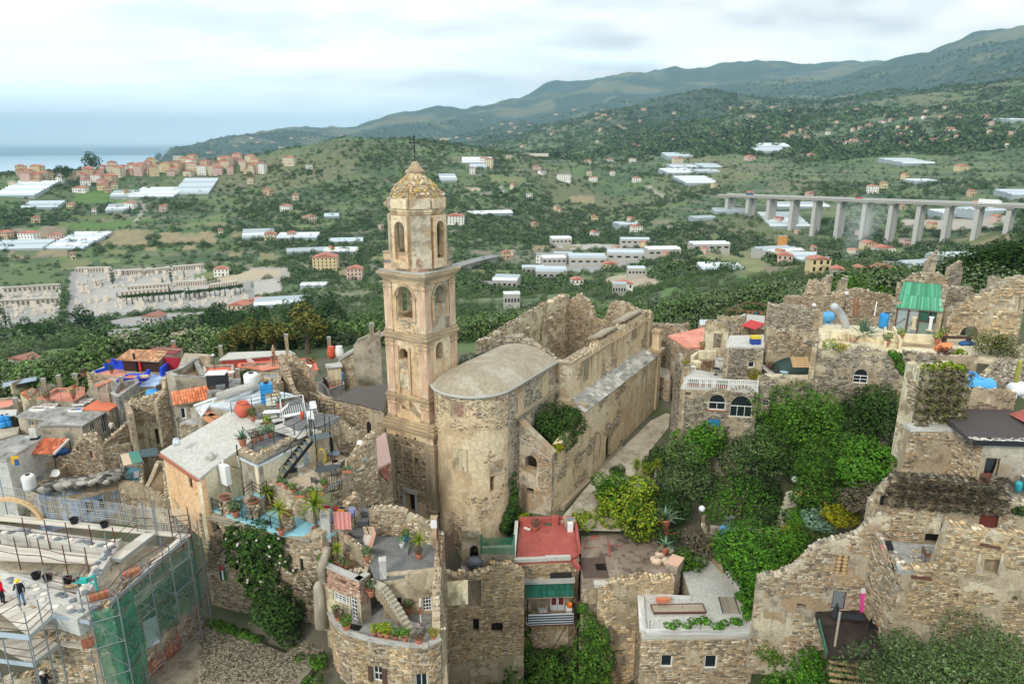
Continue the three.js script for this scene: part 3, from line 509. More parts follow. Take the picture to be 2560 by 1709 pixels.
{
let B=_b('ruined_church','roofless stone church with rounded apse, grey choir roof and slate covered side aisle','church');
let tc=-7.2,hw=3.7,s0=-2.3,rs=3.6,pts=[];
for(let i=0;i<=20;i++){let g=$p*i/20;pts.push(ch(s0-rs*$i(g),tc-hw*$o(g)));}
for(let i=0;i<20;i++){
let a=pts[i],b=pts[i+1],f=_r(a,b),hs=[];
let add=(tl,br,o)=>{let c=uy(f,[(tl[0]+br[0])/2,(tl[1]+br[1])/2]);if(c[0]>0&&c[0]<f.L)hs.push({px:[tl,br],...o});};
add(Z10(820,1158),Z10(866,1282),{win:{kind:'void'},margin:.25});
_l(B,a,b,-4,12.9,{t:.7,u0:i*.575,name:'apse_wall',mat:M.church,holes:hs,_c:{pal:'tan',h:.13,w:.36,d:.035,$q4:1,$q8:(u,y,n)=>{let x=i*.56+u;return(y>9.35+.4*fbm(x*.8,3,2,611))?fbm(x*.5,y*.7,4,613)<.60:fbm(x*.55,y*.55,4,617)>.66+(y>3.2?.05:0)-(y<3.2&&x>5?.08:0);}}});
}
{
for(let[tl,br,mt]of[[Z10(570,710),Z10(660,815),M._e],[Z10(586,1005),Z10(674,1155),M._t],[Z10(815,1105),Z10(905,1155),M._q]]){
let cx=(tl[0]+br[0])/2,cy=(tl[1]+br[1])/2;let best=null;for(let i=0;i<20;i++){let f=_r(pts[i],pts[i+1]),c=uy(f,[cx,cy]),m=mid2(pts[i],pts[i+1]);if(-(m[0]*f.n[0]+m[1]*f.n[1])>0&&c[0]>-.05&&c[0]<f.L+.05)best=f;}
if(!best)continue;let A=uy(best,tl),D=uy(best,br),g=box(D[0]-A[0],A[1]-D[1],.12).$y(best.ry).$t(...best.at((A[0]+D[0])/2,(A[1]+D[1])/2,0));_a('blocked_window',g,mt,B);
let fr=[];for(let[u,y,W,H]of[[A[0]-.05,(A[1]+D[1])/2,.1,A[1]-D[1]],[D[0]+.05,(A[1]+D[1])/2,.1,A[1]-D[1]],[(A[0]+D[0])/2,D[1]-.05,D[0]-A[0]+.2,.1]])fr.push(box(W,H,.1).$y(best.ry).$t(...best.at(u,y,.04)));_a('surround',merge(fr),M.church,B);
if(mt===M._e)stonework({...best,prof:[[0,A[1]],[99,A[1]]],y0:D[1],holes:[],parent:B,L:D[0]},{pal:'brick',w:.26,h:.08,d:.09,from:D[1],$q8:u=>u>A[0]+.1});
}
}
let rw=_l(B,ch(s0,-3.5),ch(7.3,-3.5),-2,12.9,{t:.7,name:'choir_wall',mat:M._q,_c:{pal:'grey',_F:.44,d:.03},holes:[{px:[Z11(527,697),Z11(553,775)],blind:1},{px:[Z11(675,590),Z11(705,680)],blind:1}]});
for(let[tl,br]of[[Z11(527,697),Z11(556,790)],[Z11(673,588),Z11(707,690)]]){let A=uy(rw,tl),D=uy(rw,br),w=$x(.8,D[0]-A[0]),pp=[];for(let i=0;i<=10;i++){let g=$p*i/10;pp.push(rw.at(A[0]+w/2+w/2*$o(g),A[1]-w/2+w/2*$i(g),.04));}_a('window_arch',tube([rw.at(A[0]+w,D[1],.04),...pp,rw.at(A[0],D[1],.04)],.09,26,5),M.church,B);_a('blocked_window',box(w-.2,A[1]-D[1],.06).$y(rw.ry).$t(...rw.at(A[0]+w/2,(A[1]+D[1])/2-.1,.02)),M.church,B);}
_l(B,ch(7.3,-10.9),ch(s0,-10.9),-2,12.9,{t:.7,name:'choir_wall',mat:M._q});
_a('ledge',box(9,.3,.5).$y(rw.ry).$t(...rw.at(5.6,10,.1)),M._q,B);
{
let mb=new MB(),uv=[],NS=26,NT=24,H=(s,v)=>{let along=s<s0?(s0-s)/(rs+.22):0,rise=1.35*Math.pow(_H(1-along*along-v*v),.85);return 13+rise+.04*fbm(s*.8,v*4,2,641);};
for(let j=0;j<=NS;j++)for(let i=0;i<=NT;i++){let v=-1+2*i/NT,sf=s0-(rs+.22)*Math.sqrt(_H(1-v*v)),s=lerp(sf,7.1,Math.pow(j/NS,.8)),p=ch(s,tc+v*(hw+.2));mb.v(p[0],H(s,v),p[1]);uv.push(p[0],p[1]);}
for(let j=0;j<NS;j++)for(let i=0;i<NT;i++){let k=j*(NT+1)+i;mb.q(k,k+1,k+NT+2,k+NT+1);}
let g=mb.geo();g.setAttribute('uv',new $B(new Float32Array(uv),2));_a('choir_roof',g,M.apseRoof,B);
let rim=[];rim.push([ch(7.1,-3.3),12.93]);for(let i=20;i>=0;i--){let gg=$p*i/20;rim.push([ch(s0-(rs+.24)*$i(gg),tc-(hw+.22)*$o(gg)),12.93]);}rim.push([ch(2,-11.1),12.93]);
_a('roof_edge',tube(rim.map(r=>[r[0][0],r[1]+.03,r[0][1]]),.13,90,6),M._f,B);
}
let gb=(p)=>[ch(7.3,p[0])[0],ch(7.3,p[0])[1]];
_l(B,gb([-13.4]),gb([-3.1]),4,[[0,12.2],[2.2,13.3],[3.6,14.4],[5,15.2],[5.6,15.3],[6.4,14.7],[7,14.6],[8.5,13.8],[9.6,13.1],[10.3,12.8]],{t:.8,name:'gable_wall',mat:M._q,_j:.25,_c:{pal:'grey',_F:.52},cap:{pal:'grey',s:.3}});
_l(B,ch(7.4,-3.9),ch(7.4,-1.75),3,13,{t:.8,name:'pier',mat:M._q,_c:{pal:'grey',_F:.42,d:.03}});
let cl0=ch(7.4,-1.75),cl1=ch(29.6,-1.75),cw=_l(B,cl0,cl1,3,[[0,13],[6,13.1],[6.4,13.5],[12,13.7],[16,13.8],[22,14]],{t:.9,name:'clerestory_wall',mat:M.church,holes:[{px:[Z11(1100,365),Z11(1113,470)],arch:true},{px:[Z11(1224,320),Z11(1236,360)],win:{kind:'void'}}],_c:{pal:'tan',_F:.37,d:.03,from:8.5},cap:{pal:'tan',s:.32}});
for(let x of[980,1020,1135,1170,1265]){let A=uy(cw,Z11(x,600-(x-980)*.55));_a('pilaster',box(.55,4,.22).$y(cw.ry).$t(...cw.at(A[0],11.2,.03)),M.church,B);}
for(let[x,y,h]of[[938,545,2.6],[1240,310,2.2]]){let A=uy(cw,Z11(x,y)),w=1.3,pp=[];for(let i=0;i<=10;i++){let g=$p*i/10;pp.push(cw.at(A[0]+w/2*$o(g),A[1]+h/2-w/2+w/2*$i(g),.04));}_a('window_arch',tube([cw.at(A[0]+w/2,A[1]-h/2,.04),...pp,cw.at(A[0]-w/2,A[1]-h/2,.04)],.09,26,5),M.trim,B);_a('blocked_window',box(w-.15,h-.4,.05).$y(cw.ry).$t(...cw.at(A[0],A[1]-.2,.018)),M._e,B);}
_a('cornice',box(20,.18,.3).$y(cw.ry).$t(...cw.at(11.5,12.75,.08)),M.trim,B);
{
for(let[s,L,y,ti]of[[17,4.6,13.9,.34],[24.5,6,14.2,.3]]){let p=ch(s,-2.55);_a('wall_capping',box(1.7,.25,L).rotateZ(ti).$y(-TH).$t(p[0],y,p[1]),M.apseRoof,B);}
let p=ch(10.5,-2.5);_a('wall_capping',box(1.5,.2,6.5).rotateZ(.1).$y(-TH).$t(p[0],12.95,p[1]),M._e,B);}
_l(B,ch(29.2,-13.4),ch(29.2,-1.2),2,[[0,13.6],[1.2,14.6],[2.4,15.1],[3.2,14.7],[4.1,13.4],[4.3,12],[5.9,11.8],[6.2,13],[6.8,14.4],[7.9,14.9],[9.2,14.4],[10.6,13.9],[12.2,13.8]],{t:.9,name:'facade_wall',mat:M._e,_j:.35,_c:{pal:'tan',_F:.6},cap:{pal:'tan',s:.35}});
let lw=_l(B,ch(7.5,-12.6),ch(29.2,-12.6),2,[[0,13.6],[2.5,13.7],[5,14],[9,14.4],[13,14.7],[18,15],[21.7,15.1]],{t:.9,name:'nave_wall',mat:M._t,_j:.35,_c:{pal:'tan',_F:.52,from:7},cap:{pal:'tan',s:.35},holes:[{u0:9.6,u1:10.7,y0:11.2,y1:13.2,arch:true},{u0:16,u1:17.1,y0:11.2,y1:13.4,arch:true}]});
for(let u of[1.2,3,7.6,13.4]){let pp=[];for(let i=0;i<=10;i++){let g=$p/2*i/10;pp.push(lw.at(u+.2,10.5+3.2*$i(g),.1+1.6*(1-$o(g))));}_a('vault_rib',tube(pp,.2,14,5),M._t,B);}
_a('nave_floor',slab([ch(7,-12.6),ch(7,-1.8),ch(29,-1.8),ch(29,-12.6)],3,.3),M.earth,B);
{let rd=rng(5),mb=new MB(),sl=[lin(176,174,164),lin(158,156,148),lin(190,188,178),lin(146,146,140),lin(168,164,150)];
_a('roof_bed',_v([ch(6.4,.15),ch(28.6,.15),ch(28.9,-1.75),ch(7.6,-1.75)].map((p,i)=>[p[0],i<2?8.42:9.22,p[1]]),.1),M._f,B);
for(let j=0;j<5;j++)for(let s=6.5+j*.25;s<28.6;){let w=.45+rd()*.65,t0=.2-j*.41,t1=t0-.55,y0=8.48+j*.172+rd()*.05,y1=y0+.16+rd()*.04,k=mb.p.length/3,tn=.75+rd()*.45,c=sl[$f(rd()*5)].map(v=>v*tn);for(let[ss,tt,yy]of[[s,t0,y0],[s+w*.96,t0+(rd()-.5)*.2,y0],[s+w*.96,t1,y1],[s,t1,y1],[s,t0,y0-.07],[s+w*.96,t0,y0-.07]]){let p=ch(ss,tt);mb.v(p[0],yy,p[1],c);}mb.q(k,k+1,k+2,k+3);mb.q(k+4,k+5,k+1,k);s+=w;}
_y(_a('slate',mb.geo(),M.tile,B));}
let aw=_l(B,ch(0,0),ch(28.6,0),-1,[[0,6.7],[1.2,6.9],[3.6,7.5],[5.6,8],[6.6,8.38],[28.6,8.4]],{t:.7,name:'aisle_wall',mat:M.church,_c:{pal:'tan',d:.035,$q8:(u,y,n)=>fbm(u*.35,y*.5,4,655)>.63||(u<7&&y>3.2&&fbm(u*.5,y*.6,4,657)>.44)},holes:[{px:[Z11(1066,958),Z11(1094,1106)],arch:true,win:{kind:'door',frame:M._u,mat:M._u,dep:.45}},{px:[Z11(862,1155),Z11(876,1190)],win:{kind:'void'}},{px:[Z11(891,1215),Z11(900,1245)],win:{kind:'void'}}]});
for(let x of[1010,1300]){let A=uy(aw,Z11(x,x===1010?1020:600)),w=1.6,h=x===1010?3.2:4.2,pp=[];for(let i=0;i<=10;i++){let g=$p*i/10;pp.push(aw.at(A[0]+w/2*$o(g),A[1]+h/2-w/2+w/2*$i(g),.015));}_a('window_arch',tube([aw.at(A[0]+w/2,A[1]-h/2,.015),...pp,aw.at(A[0]-w/2,A[1]-h/2,.015)],.06,26,4),M._e,B);}
_a('kerb',box(27,.5,.5).$y(aw.ry).$t(...aw.at(15,.35,.3)),M._e,B);
let sw=_l(B,ch(-.25,-3.6),ch(-.25,.02),-4,[[0,9.5],[.4,9.3],[3.2,7],[3.62,6.7]],{t:.6,name:'sacristy_wall',mat:M._q,holes:[{px:[Z11(570,1065),Z11(642,1165)],arch:true},{px:[Z11(575,1265),Z11(624,1312)],win:{kind:'void'}}],_c:{pal:'tan',d:.03,$q8:(u,y,n)=>(u>2.2&&y>2.3&&y<6.6)||(y>2.3&&fbm(u*.8,y*.8,3,661)>.52)}});
_a('coping',_v([ch(-.45,-3.7),ch(-.45,.2),ch(.3,.2),ch(.3,-3.7)].map((p,i)=>[p[0],i===0||i===3?9.62:6.85,p[1]]),.16),M._q,B);
_a('string_course',tube([sw.at(.1,7+.6,.05),sw.at(3.55,6,.05)],.07,4,5),M._f,B);
_l(B,ch(7.2,-3.4),ch(7.2,0),-1,9,{t:.5,name:'sacristy_wall',mat:M._e});
_a('sacristy_floor',slab([ch(-.2,-3.5),ch(-.2,-.1),ch(7.2,-.1),ch(7.2,-3.5)],3.6,.3),M.earth,B);
{let p=ch(29.4,-.3);for(let[w,h,y]of[[1.1,8.6,4.3],[1.4,.3,8.75],[1.8,.3,9.1],[.9,2.2,10.3],[1.2,.3,11.5]])_a('corner_pier',box(w,h,w,0,y,0).$y(-TH).$t(p[0],0,p[1]),h>1?M.church:M.trim,B);}
}
// ---------- builders used all over the village ----------
let YP=p=>p.length>2?p[2]:null;
let lv=(p,Y)=>[p[0],p[1],Y];
function _m(name,label,cat,roof,base,o={}){
let T=o.into||_b(name,label,cat);if(o.group)T.userData.group=o.group;
let pts=roof.map(r=>r.w?r.w:P(r,r[2]??o.Y)),poly=pts.map(XZ);
let rt=o.rt??.16,ph=o._B??0;
let ix=ccw(poly)>0?pts:pts.slice().reverse(),pp=ix.map(XZ),n=pp.length;
let walls=[],frames=pp.map((a,i)=>{let b=pp[(i+1)%n],f=_r(a,b),m=mid2(a,b);return{f,vis:-(m[0]*f.n[0]+m[1]*f.n[1])>0,hs:[],ya:ix[i][1],yb:ix[(i+1)%n][1]};});
for(let w of o._Y||[]){
let c=w.at||[(w.px[0][0]+w.px[1][0])/2,(w.px[0][1]+w.px[1][1])/2];let best=null,bd=1e9;
for(let fr of frames)if(fr.vis){let q=uy(fr.f,c),d=q[0]<0?-q[0]:q[0]>fr.f.L?q[0]-fr.f.L:0;if(d<bd){bd=d;best=fr;}}
if(best&&bd<1.2)best.hs.push(w);
}
frames.forEach((fr,i)=>{
if(fr.f.L<.15||(o.skip&&o.skip.includes(i)))return;let vis=fr.vis,ex=(o.side&&o.side(i,fr.f,vis))||{};
let up=ph?ph:-rt-.01,tp=ex.top??[[0,fr.ya+up],[fr.f.L,fr.yb+up]];
let w=_l(T,pp[i],pp[(i+1)%n],base,tp,{t:o.t??.4,mat:ex.mat||o.mat||M.mortar,holes:fr.hs,_j:ex._j??(ph?o._j:0),_c:vis?(ex._c!==undefined?ex._c:o._c):null,cap:vis?(ex.cap??o.cap):null});
w.vis=vis;walls.push(w);
if(ph&&o.$q3)_a('coping',_v([w.at(-.05,fr.ya+ph+.07,.06),w.at(fr.f.L+.05,fr.yb+ph+.07,.06),w.at(fr.f.L+.05,fr.yb+ph+.075,-(o.t??.4)-.05),w.at(-.05,fr.ya+ph+.075,-(o.t??.4)-.05)],.065),o.$q3,T);
});
if(o.roof!==null){
let rp=ix;if(o.over){let cx=pp.reduce((s,a)=>s+a[0],0)/n,cz=pp.reduce((s,a)=>s+a[1],0)/n;rp=ix.map(p=>{let l=$h(p[0]-cx,p[2]-cz);return[p[0]+(p[0]-cx)/l*o.over,p[1],p[2]+(p[2]-cz)/l*o.over];});}
else rp=ix.map((p,i)=>{let cx=pp.reduce((s,a)=>s+a[0],0)/n,cz=pp.reduce((s,a)=>s+a[1],0)/n,l=$h(p[0]-cx,p[2]-cz)||1;return[p[0]-(p[0]-cx)/l*.012,p[1],p[2]-(p[2]-cz)/l*.012];});
_a(o.roofName||'roof',_v(rp,rt),o.roof||M._f,T);
}
T.walls=walls;T.pts=ix;return T;
}
function _S(parent,e0,e1,r1,r0,o={}){
let mb=new MB(),rd=rng(o._h||9),pal=o.pal||[lin(206,112,72),lin(188,98,64),lin(216,132,92),lin(176,92,66),lin(198,124,88)];
let W=$h(e1[0]-e0[0],e1[2]-e0[2]),H=$h(r0[0]-e0[0],r0[1]-e0[1],r0[2]-e0[2]),nc=$x(3,$r(W/(o.w||.24))),nr=$x(2,$r(H/(o.h||.36)));
let at=(u,v,up)=>{let a=[0,1,2].map(i=>lerp(lerp(e0[i],e1[i],u),lerp(r0[i],r1[i],u),v));return[a[0],a[1]+up,a[2]];};
for(let j=0;j<nr;j++)for(let i=0;i<nc;i++){
let tn=.72+rd()*.5,c=pal[$f(rd()*pal.length)].map(x=>x*tn),u0=i/nc,u1=(i+.94)/nc,um=(u0+u1)/2,v0=j/nr-.012,v1=(j+1.02)/nr,a=.05+rd()*.012,k=mb.p.length/3;
mb.v(...at(u0,v0,a*.5),c);mb.v(...at(um-.18/nc,v0,a+.05),c);mb.v(...at(um+.18/nc,v0,a+.05),c);mb.v(...at(u1,v0,a*.5),c);
mb.v(...at(u0,v1,.01),c);mb.v(...at(um-.18/nc,v1,.05),c);mb.v(...at(um+.18/nc,v1,.05),c);mb.v(...at(u1,v1,.01),c);
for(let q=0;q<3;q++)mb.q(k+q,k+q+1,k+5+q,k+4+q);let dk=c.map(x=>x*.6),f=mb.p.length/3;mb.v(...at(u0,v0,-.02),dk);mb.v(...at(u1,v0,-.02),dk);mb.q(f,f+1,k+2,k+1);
}
_a('roof_bed',_v([e0,e1,r1,r0].map(p=>[p[0],p[1]-.02,p[2]]),.1),M._e,parent);
return _y(_a('roof_tile',mb.geo(),M.tile,parent));
}
function _A(label,pts,o={}){
let T=_b(o.name||'railing',label,o.cat||'railing');if(o.group)T.userData.group=o.group;
let h=o.h??1,mt=o.mat||M.iron,r=o.r??.025,nr=o._O??3,step=o.step??1.4;
for(let i=0;i+1<pts.length;i++){
let a=pts[i],b=pts[i+1],L=$h(b[0]-a[0],b[2]-a[2]),n=$x(1,$r(L/step));
for(let k=(i?1:0);k<=n;k++){let p=a.map((v,q)=>lerp(v,b[q],k/n));_a('post',bar(p,[p[0],p[1]+h,p[2]],r*1.2,5),mt,T);}
for(let k=0;k<nr;k++){let y=h*(1-k/nr*.95);_a('rail',bar([a[0],a[1]+y,a[2]],[b[0],b[1]+y,b[2]],k?r*.75:r,5),mt,T);}
if(o._R){let m=$r(L/o._R),g=[];for(let k=0;k<m;k++){let p=a.map((v,q)=>lerp(v,b[q],(k+.5)/m));g.push(o.$w3?tube([[p[0],p[1]+.06,p[2]],[p[0]+.03,p[1]+h*.3,p[2]+.1],[p[0]-.02,p[1]+h*.6,p[2]-.03],[p[0],p[1]+h,p[2]]],r*.55,6,4):box(r*1.2,h-.08,r*1.2,p[0],p[1]+h/2,p[2]));}if(g.length<40)g.forEach(q=>_a('picket',q,mt,T));else _y(_a('pickets',merge(g),mt,T));}
}
return T;
}
function _C(lumps,n,size,_p,_h,o={}){
let mb=new MB(),rd=rng(_h);mb.n=[];let tot=lumps.reduce((s,l)=>s+l[3]*l[3],0);
for(let k=0;k<n;k++){
let t=rd()*tot,l=lumps[0];for(let q of lumps){t-=q[3]*q[3];if(t<=0){l=q;break;}}
let z=rd()*2-1,g=rd()*6.283,s=Math.sqrt(1-z*z),d=[s*$o(g),z,s*$i(g)];
let nz=fbm(d[0]*2.6+l[0]*3+9,d[2]*2.6+d[1]*3.1+l[2]*3,3,_h);if(nz<.36)continue;
let rad=(.62+.55*nz)*(.78+.3*Math.sqrt(rd())),fl=l[4]??1;
let p=[l[0]+d[0]*l[3]*rad,l[1]+d[1]*l[3]*rad*fl,l[2]+d[2]*l[3]*rad];
let sz=size*(.6+rd()*.8),th=rd()*6.283;let a=[$o(th),(rd()-.5)*1.2,$i(th)],up=[d[0]*.7+(rd()-.5),d[1]*.7+.5+(rd()-.5)*.8,d[2]*.7+(rd()-.5)];
let ul=$h(...up);up=up.map(v=>v/ul);let b=[up[1]*a[2]-up[2]*a[1],up[2]*a[0]-up[0]*a[2],up[0]*a[1]-up[1]*a[0]],bl=$h(...b)||1;
let w=(o.$q1||.55)*sz;let c0=_p[$f(rd()*_p.length)],tn=(.62+.75*nz)*(.75+rd()*.5),c=c0.map(v=>v*tn),i0=mb.p.length/3;
let al=$h(...a);let A=a.map(v=>v/al*sz),B=b.map(v=>v/bl*w);
for(let[q,r]of[[-1,0],[0,-1],[1,0],[0,1]]){mb.v(p[0]+A[0]*q*.5+B[0]*r*.5,p[1]+A[1]*q*.5+B[1]*r*.5-(q===1?sz*.15:0),p[2]+A[2]*q*.5+B[2]*r*.5,c);let N=[up[0]*.5+d[0]*.6,up[1]*.5+d[1]*.6+.15,up[2]*.5+d[2]*.6],nl=$h(...N);mb.n.push(N[0]/nl,N[1]/nl,N[2]/nl);}
mb.q(i0,i0+1,i0+2,i0+3);
}
return mb.geo();
}
let G0={dark:[lin(52,74,40),lin(64,88,46),lin(44,62,36),lin(76,98,52)],mid:[lin(72,104,44),lin(86,122,50),lin(60,90,40),lin(100,134,58)],bright:[lin(80,128,50),lin(96,144,56),lin(66,108,44),lin(112,154,66)],lime:[lin(122,146,54),lin(146,160,62),lin(100,130,48),lin(158,162,74)],olive:[lin(104,120,82),lin(88,104,70),lin(122,136,98),lin(76,94,62)],yellow:[lin(150,146,52),lin(128,130,48),lin(166,158,66),lin(104,112,46)],dry:[lin(112,98,82),lin(94,84,72),lin(126,112,94),lin(104,102,66)],succ:[lin(110,140,104),lin(92,122,92),lin(128,156,118)],agave:[lin(112,140,118),lin(96,124,104),lin(134,158,132)]};
let G=Object.fromEntries(Object.entries(G0).map(([k,v])=>[k,v.map(c=>{let l=c[0]*.3+c[1]*.6+c[2]*.1;return c.map(x=>$x(0,l+(x-l)*(k==='dry'?.9:1.12))*(k==='bright'?.74:.85));})]));
function tree(name,label,cat,pos,o={}){
let T=_b(name,label,cat,pos,0,o.group),rd=rng(o._h||3),h=o.h||6,r=o.r||2.5,th=o.trunk??h*.45,lumps=[],limbs=[];
limbs.push(new $C(.05*r+.03,.09*r+.06,th,7).$t(0,th/2,0));
let n=o.n||9;for(let i=0;i<n;i++){let g=i*2.4+rd(),rad=r*(.25+.5*rd())*(i?1:0),y=h-r*.5*(o._d??1)-(h-th)*.75*rd()*(o._d??1)-rad*.22,x=$o(g)*rad,z=$i(g)*rad;lumps.push([x,y,z,r*(.36+.22*rd())*(o._U||1),o._d??.85]);limbs.push(bar([0,th*(.55+.4*rd()),0],[x*.8,y-.1,z*.8],.03*r*.5+.015,5));}
_a('trunk',merge(limbs),o.bark||M.bark,T);_a('crown',_C(lumps,o._k||3500,o.leaf||.3,o._p||G.mid,(o._h||3)*7+1,{$q1:o.$q1}),M.leaf,T);return T;
}
function _T(name,label,cat,pos,o={}){
let T=_b(name,label,cat,pos,0,o.group),rd=rng(o._h||5),r=o.r||1,lumps=[];let n=o.n||5;
for(let i=0;i<n;i++){let g=i*2.4+rd(),a=r*(i?.25+.4*rd():0);lumps.push([$o(g)*a*(o.sx||1),r*(.35+.3*rd())*(o.sy||1),$i(g)*a*(o.sz||1),r*(.42+.2*rd()),o._d??.85]);}
_a('stem',new $C(.03*r+.01,.05*r+.015,r*.5,6).$t(0,r*.25,0),M.bark,T);_a('foliage',_C(lumps,o._k||900,o.leaf||.16,o._p||G.mid,(o._h||5)*13+2,{$q1:o.$q1}),M.leaf,T);
if(o._X){let mb=[];for(let i=0;i<o._X;i++){let l=lumps[$f(rd()*n)],g=rd()*6.28,e=rd()*1.4;mb.push(new $I(o.fs||.05,0).$t(l[0]+l[3]*$o(g)*$o(e),l[1]+l[3]*$i(e)*.95,l[2]+l[3]*$i(g)*$o(e)));}_y(_a('blossom',merge(mb),o.fm||M.white,T));}
return T;
}
function _G(name,label,cat,fr,spots,o={}){
let T=_b(name,label,cat);let l=spots.map(([u,y,r,out])=>{let p=fr.at(u,y,(out??.05));return[p[0],p[1],p[2],r,1];});
let st=[];for(let i=0;i<spots.length;i+=2){let a=spots[i],b=spots[$x(0,i-2)];if(a!==b)st.push(tube([fr.at(b[0],b[1],.08),fr.at((a[0]+b[0])/2+.1,(a[1]+b[1])/2,.12),fr.at(a[0],a[1],.08)],.03,6,4));}
if(st.length)_a('stem',merge(st),M.bark,T);_a('foliage',_C(l,o._k||3000,o.leaf||.22,o._p||G.mid,o._h||21,{$q1:o.$q1||.8}),M.leaf,T);
if(o._X){let rd=rng(8),mb=[];for(let i=0;i<o._X;i++){let q=l[$f(rd()*l.length)],d=[rd()-.5,rd()-.3,.4+rd()*.6],L=$h(...d);mb.push(new $I(.09,0).$t(q[0]+d[0]/L*q[3],q[1]+d[1]/L*q[3],q[2]+d[2]/L*q[3]));}_y(_a('blossom',merge(mb),o.fm||M.white,T));}
return T;
}
function $q2(n,len,w,_p,_h,o={}){
let mb=new MB(),rd=rng(_h);for(let i=0;i<n;i++){let g=i*2.4+rd()*.4,e=lerp(o.e0??.2,o.e1??1.35,(i+.5)/n),L=len*(.75+rd()*.4),c0=_p[$f(rd()*_p.length)],tn=.75+rd()*.5,c=c0.map(v=>v*tn),dx=$o(g),dz=$i(g),k=mb.p.length/3,seg=4,dr=o.droop??.5;
for(let s=0;s<=seg;s++){let t=s/seg,rr2=L*t*$o(e),y=L*t*$i(e)-dr*L*t*t*.5,ww=w*(s===0?.7:1-t*t*.98);mb.v(dx*rr2-dz*ww,y,dz*rr2+dx*ww,c);mb.v(dx*rr2,y-ww*.35,dz*rr2,c.map(v=>v*.8));mb.v(dx*rr2+dz*ww,y,dz*rr2-dx*ww,c);}
for(let s=0;s<seg;s++)for(let q=0;q<2;q++)mb.q(k+s*3+q,k+s*3+q+1,k+s*3+4+q,k+s*3+3+q);}
return mb.geo();
}
let POT=_J([[.001,0],[.13,0],[.2,.34],[.235,.345],[.235,.4],[.2,.4],[.185,.34],[.001,.33]],14),TROUGH=box(.75,.26,.28,0,.13,0);
function _o(label,pos,kind='bush',s=1,o={}){
let T=_b('potted_plant',label,'potted plant',pos,o.turn||0,o.group||undefined),sd=o._h||$f($b(pos[0]*91+pos[2]*37))+3;
let pot=_a(kind==='trough'?'planter':'pot',(kind==='trough'?TROUGH:POT).clone(),o.pot||M.terra,T);let ps=s*(kind==='yucca'||kind==='cactus'?.6:.85);pot.scale.set(ps,ps,ps);
let y=(kind==='trough'?.26:.37)*ps;let g;
if(kind==='agave')g=$q2(18,.55*s,.045*s,G.agave,sd);else if(kind==='yucca'){_a('stem',new $C(.035*s,.05*s,.75*s,6).$t(0,y+.3*s,0),M.bark,T);g=$q2(34,.6*s,.03*s,G.lime,sd,{e0:-.3,e1:1.4,droop:.6});g.$t(0,.72*s,0);}
else if(kind==='cactus'){let cs=[];for(let[x,z,h,r]of[[0,0,1.9,.1],[.16,.06,1.5,.08],[-.14,.05,1.65,.085],[.05,-.14,1.2,.08],[-.2,-.08,.9,.07]])cs.push(new THREE.CapsuleGeometry(r*s,h*s,4,9).$t(x*s,h*s/2,z*s));_a('stem',merge(cs).$t(0,y,0),_d(86,118,82),T);return T;}
else{let l=kind==='trough'?[[-.22,.12,0,.16],[.05,.16,0,.18],[.26,.12,0,.15]]:[[0,.22,0,.26],[.1,.36,.06,.2],[-.1,.3,-.05,.2]];g=_C(l.map(q=>q.map(v=>v*s)),o._k||260,.1*s,o._p||G.mid,sd);}
_a('foliage',g.$t(0,y,0),M.leaf,T);return T;
}
function chairGeoParts(T,mt,sm){for(let[x,z]of[[-.24,.22],[.24,.22],[-.24,-.24],[.24,-.24]])_a('leg',bar([x,0,z],[x,z<0?.92:.64,z<0?z-.08:z],.018,5),mt,T);_a('seat',box(.5,.04,.48,0,.44,0),sm,T);_a('backrest',box(.48,.46,.03,0,0,0).rotateX(-.15).$t(0,.70,-.27),sm,T);for(let x of[-.25,.25])_a('armrest',bar([x,.65,.22],[x,.66,-.26],.02,5),mt,T);}
function _Z(label,pos,turn,mt=M.iron,sm,group){let T=_b('garden_chair',label,'chair',pos,turn,group);chairGeoParts(T,mt,sm||mt);return T;}
function _D(label,pos,r=.35,top=M.white,leg=M.white,h=.72){let T=_b('round_table',label,'table',pos);_a('table_top',new $C(r,r,.03,20).$t(0,h,0),top,T);_a('stem',bar([0,0,0],[0,h,0],.03,8),leg,T);_a('base',new $C(r*.5,r*.6,.04,16).$t(0,.02,0),leg,T);return T;}
function _x(label,pos,turn,r=.55,L=1.5,mt=M._z,upright=false,group){
let T=_b('water_tank',label,'water tank',pos,turn,group);
if(upright){_a('tank',_J([[.001,0],[r,0],[r,L*.28],[r*.97,L*.3],[r,L*.32],[r,L*.58],[r*.97,L*.6],[r,L*.62],[r,L*.88],[r*.75,L],[.001,L]],22),mt,T);_a('lid',new $C(r*.35,r*.35,.08,14).$t(0,L+.03,0),M.iron,T);}
else{_a('tank',_J([[.001,-L/2],[r*.8,-L/2+.03],[r,-L/2+.18],[r,-.28],[r*.97,-.25],[r,-.22],[r,.22],[r*.97,.25],[r,.28],[r,L/2-.18],[r*.8,L/2-.03],[.001,L/2]],24).rotateZ($p/2).$t(0,r+.18,0),mt,T);_a('lid',new $C(.2,.2,.1,16).$t(.1,2*r+.2,0),mt,T);for(let x of[-L*.27,L*.27])_a('foot',box(.28,.4,r*1.3,x,.2,0),mt,T);}
return T;
}
function _W(label,pos,h=1.6,r=.16){let T=_b('globe_lamp',label,'lamp',pos);_a('pole',bar([0,0,0],[0,h,0],.03,7),M.iron,T);_a('lamp_shade',new $S(r,16,12).$t(0,h+r*.9,0),_d(226,228,226,.4),T);return T;}
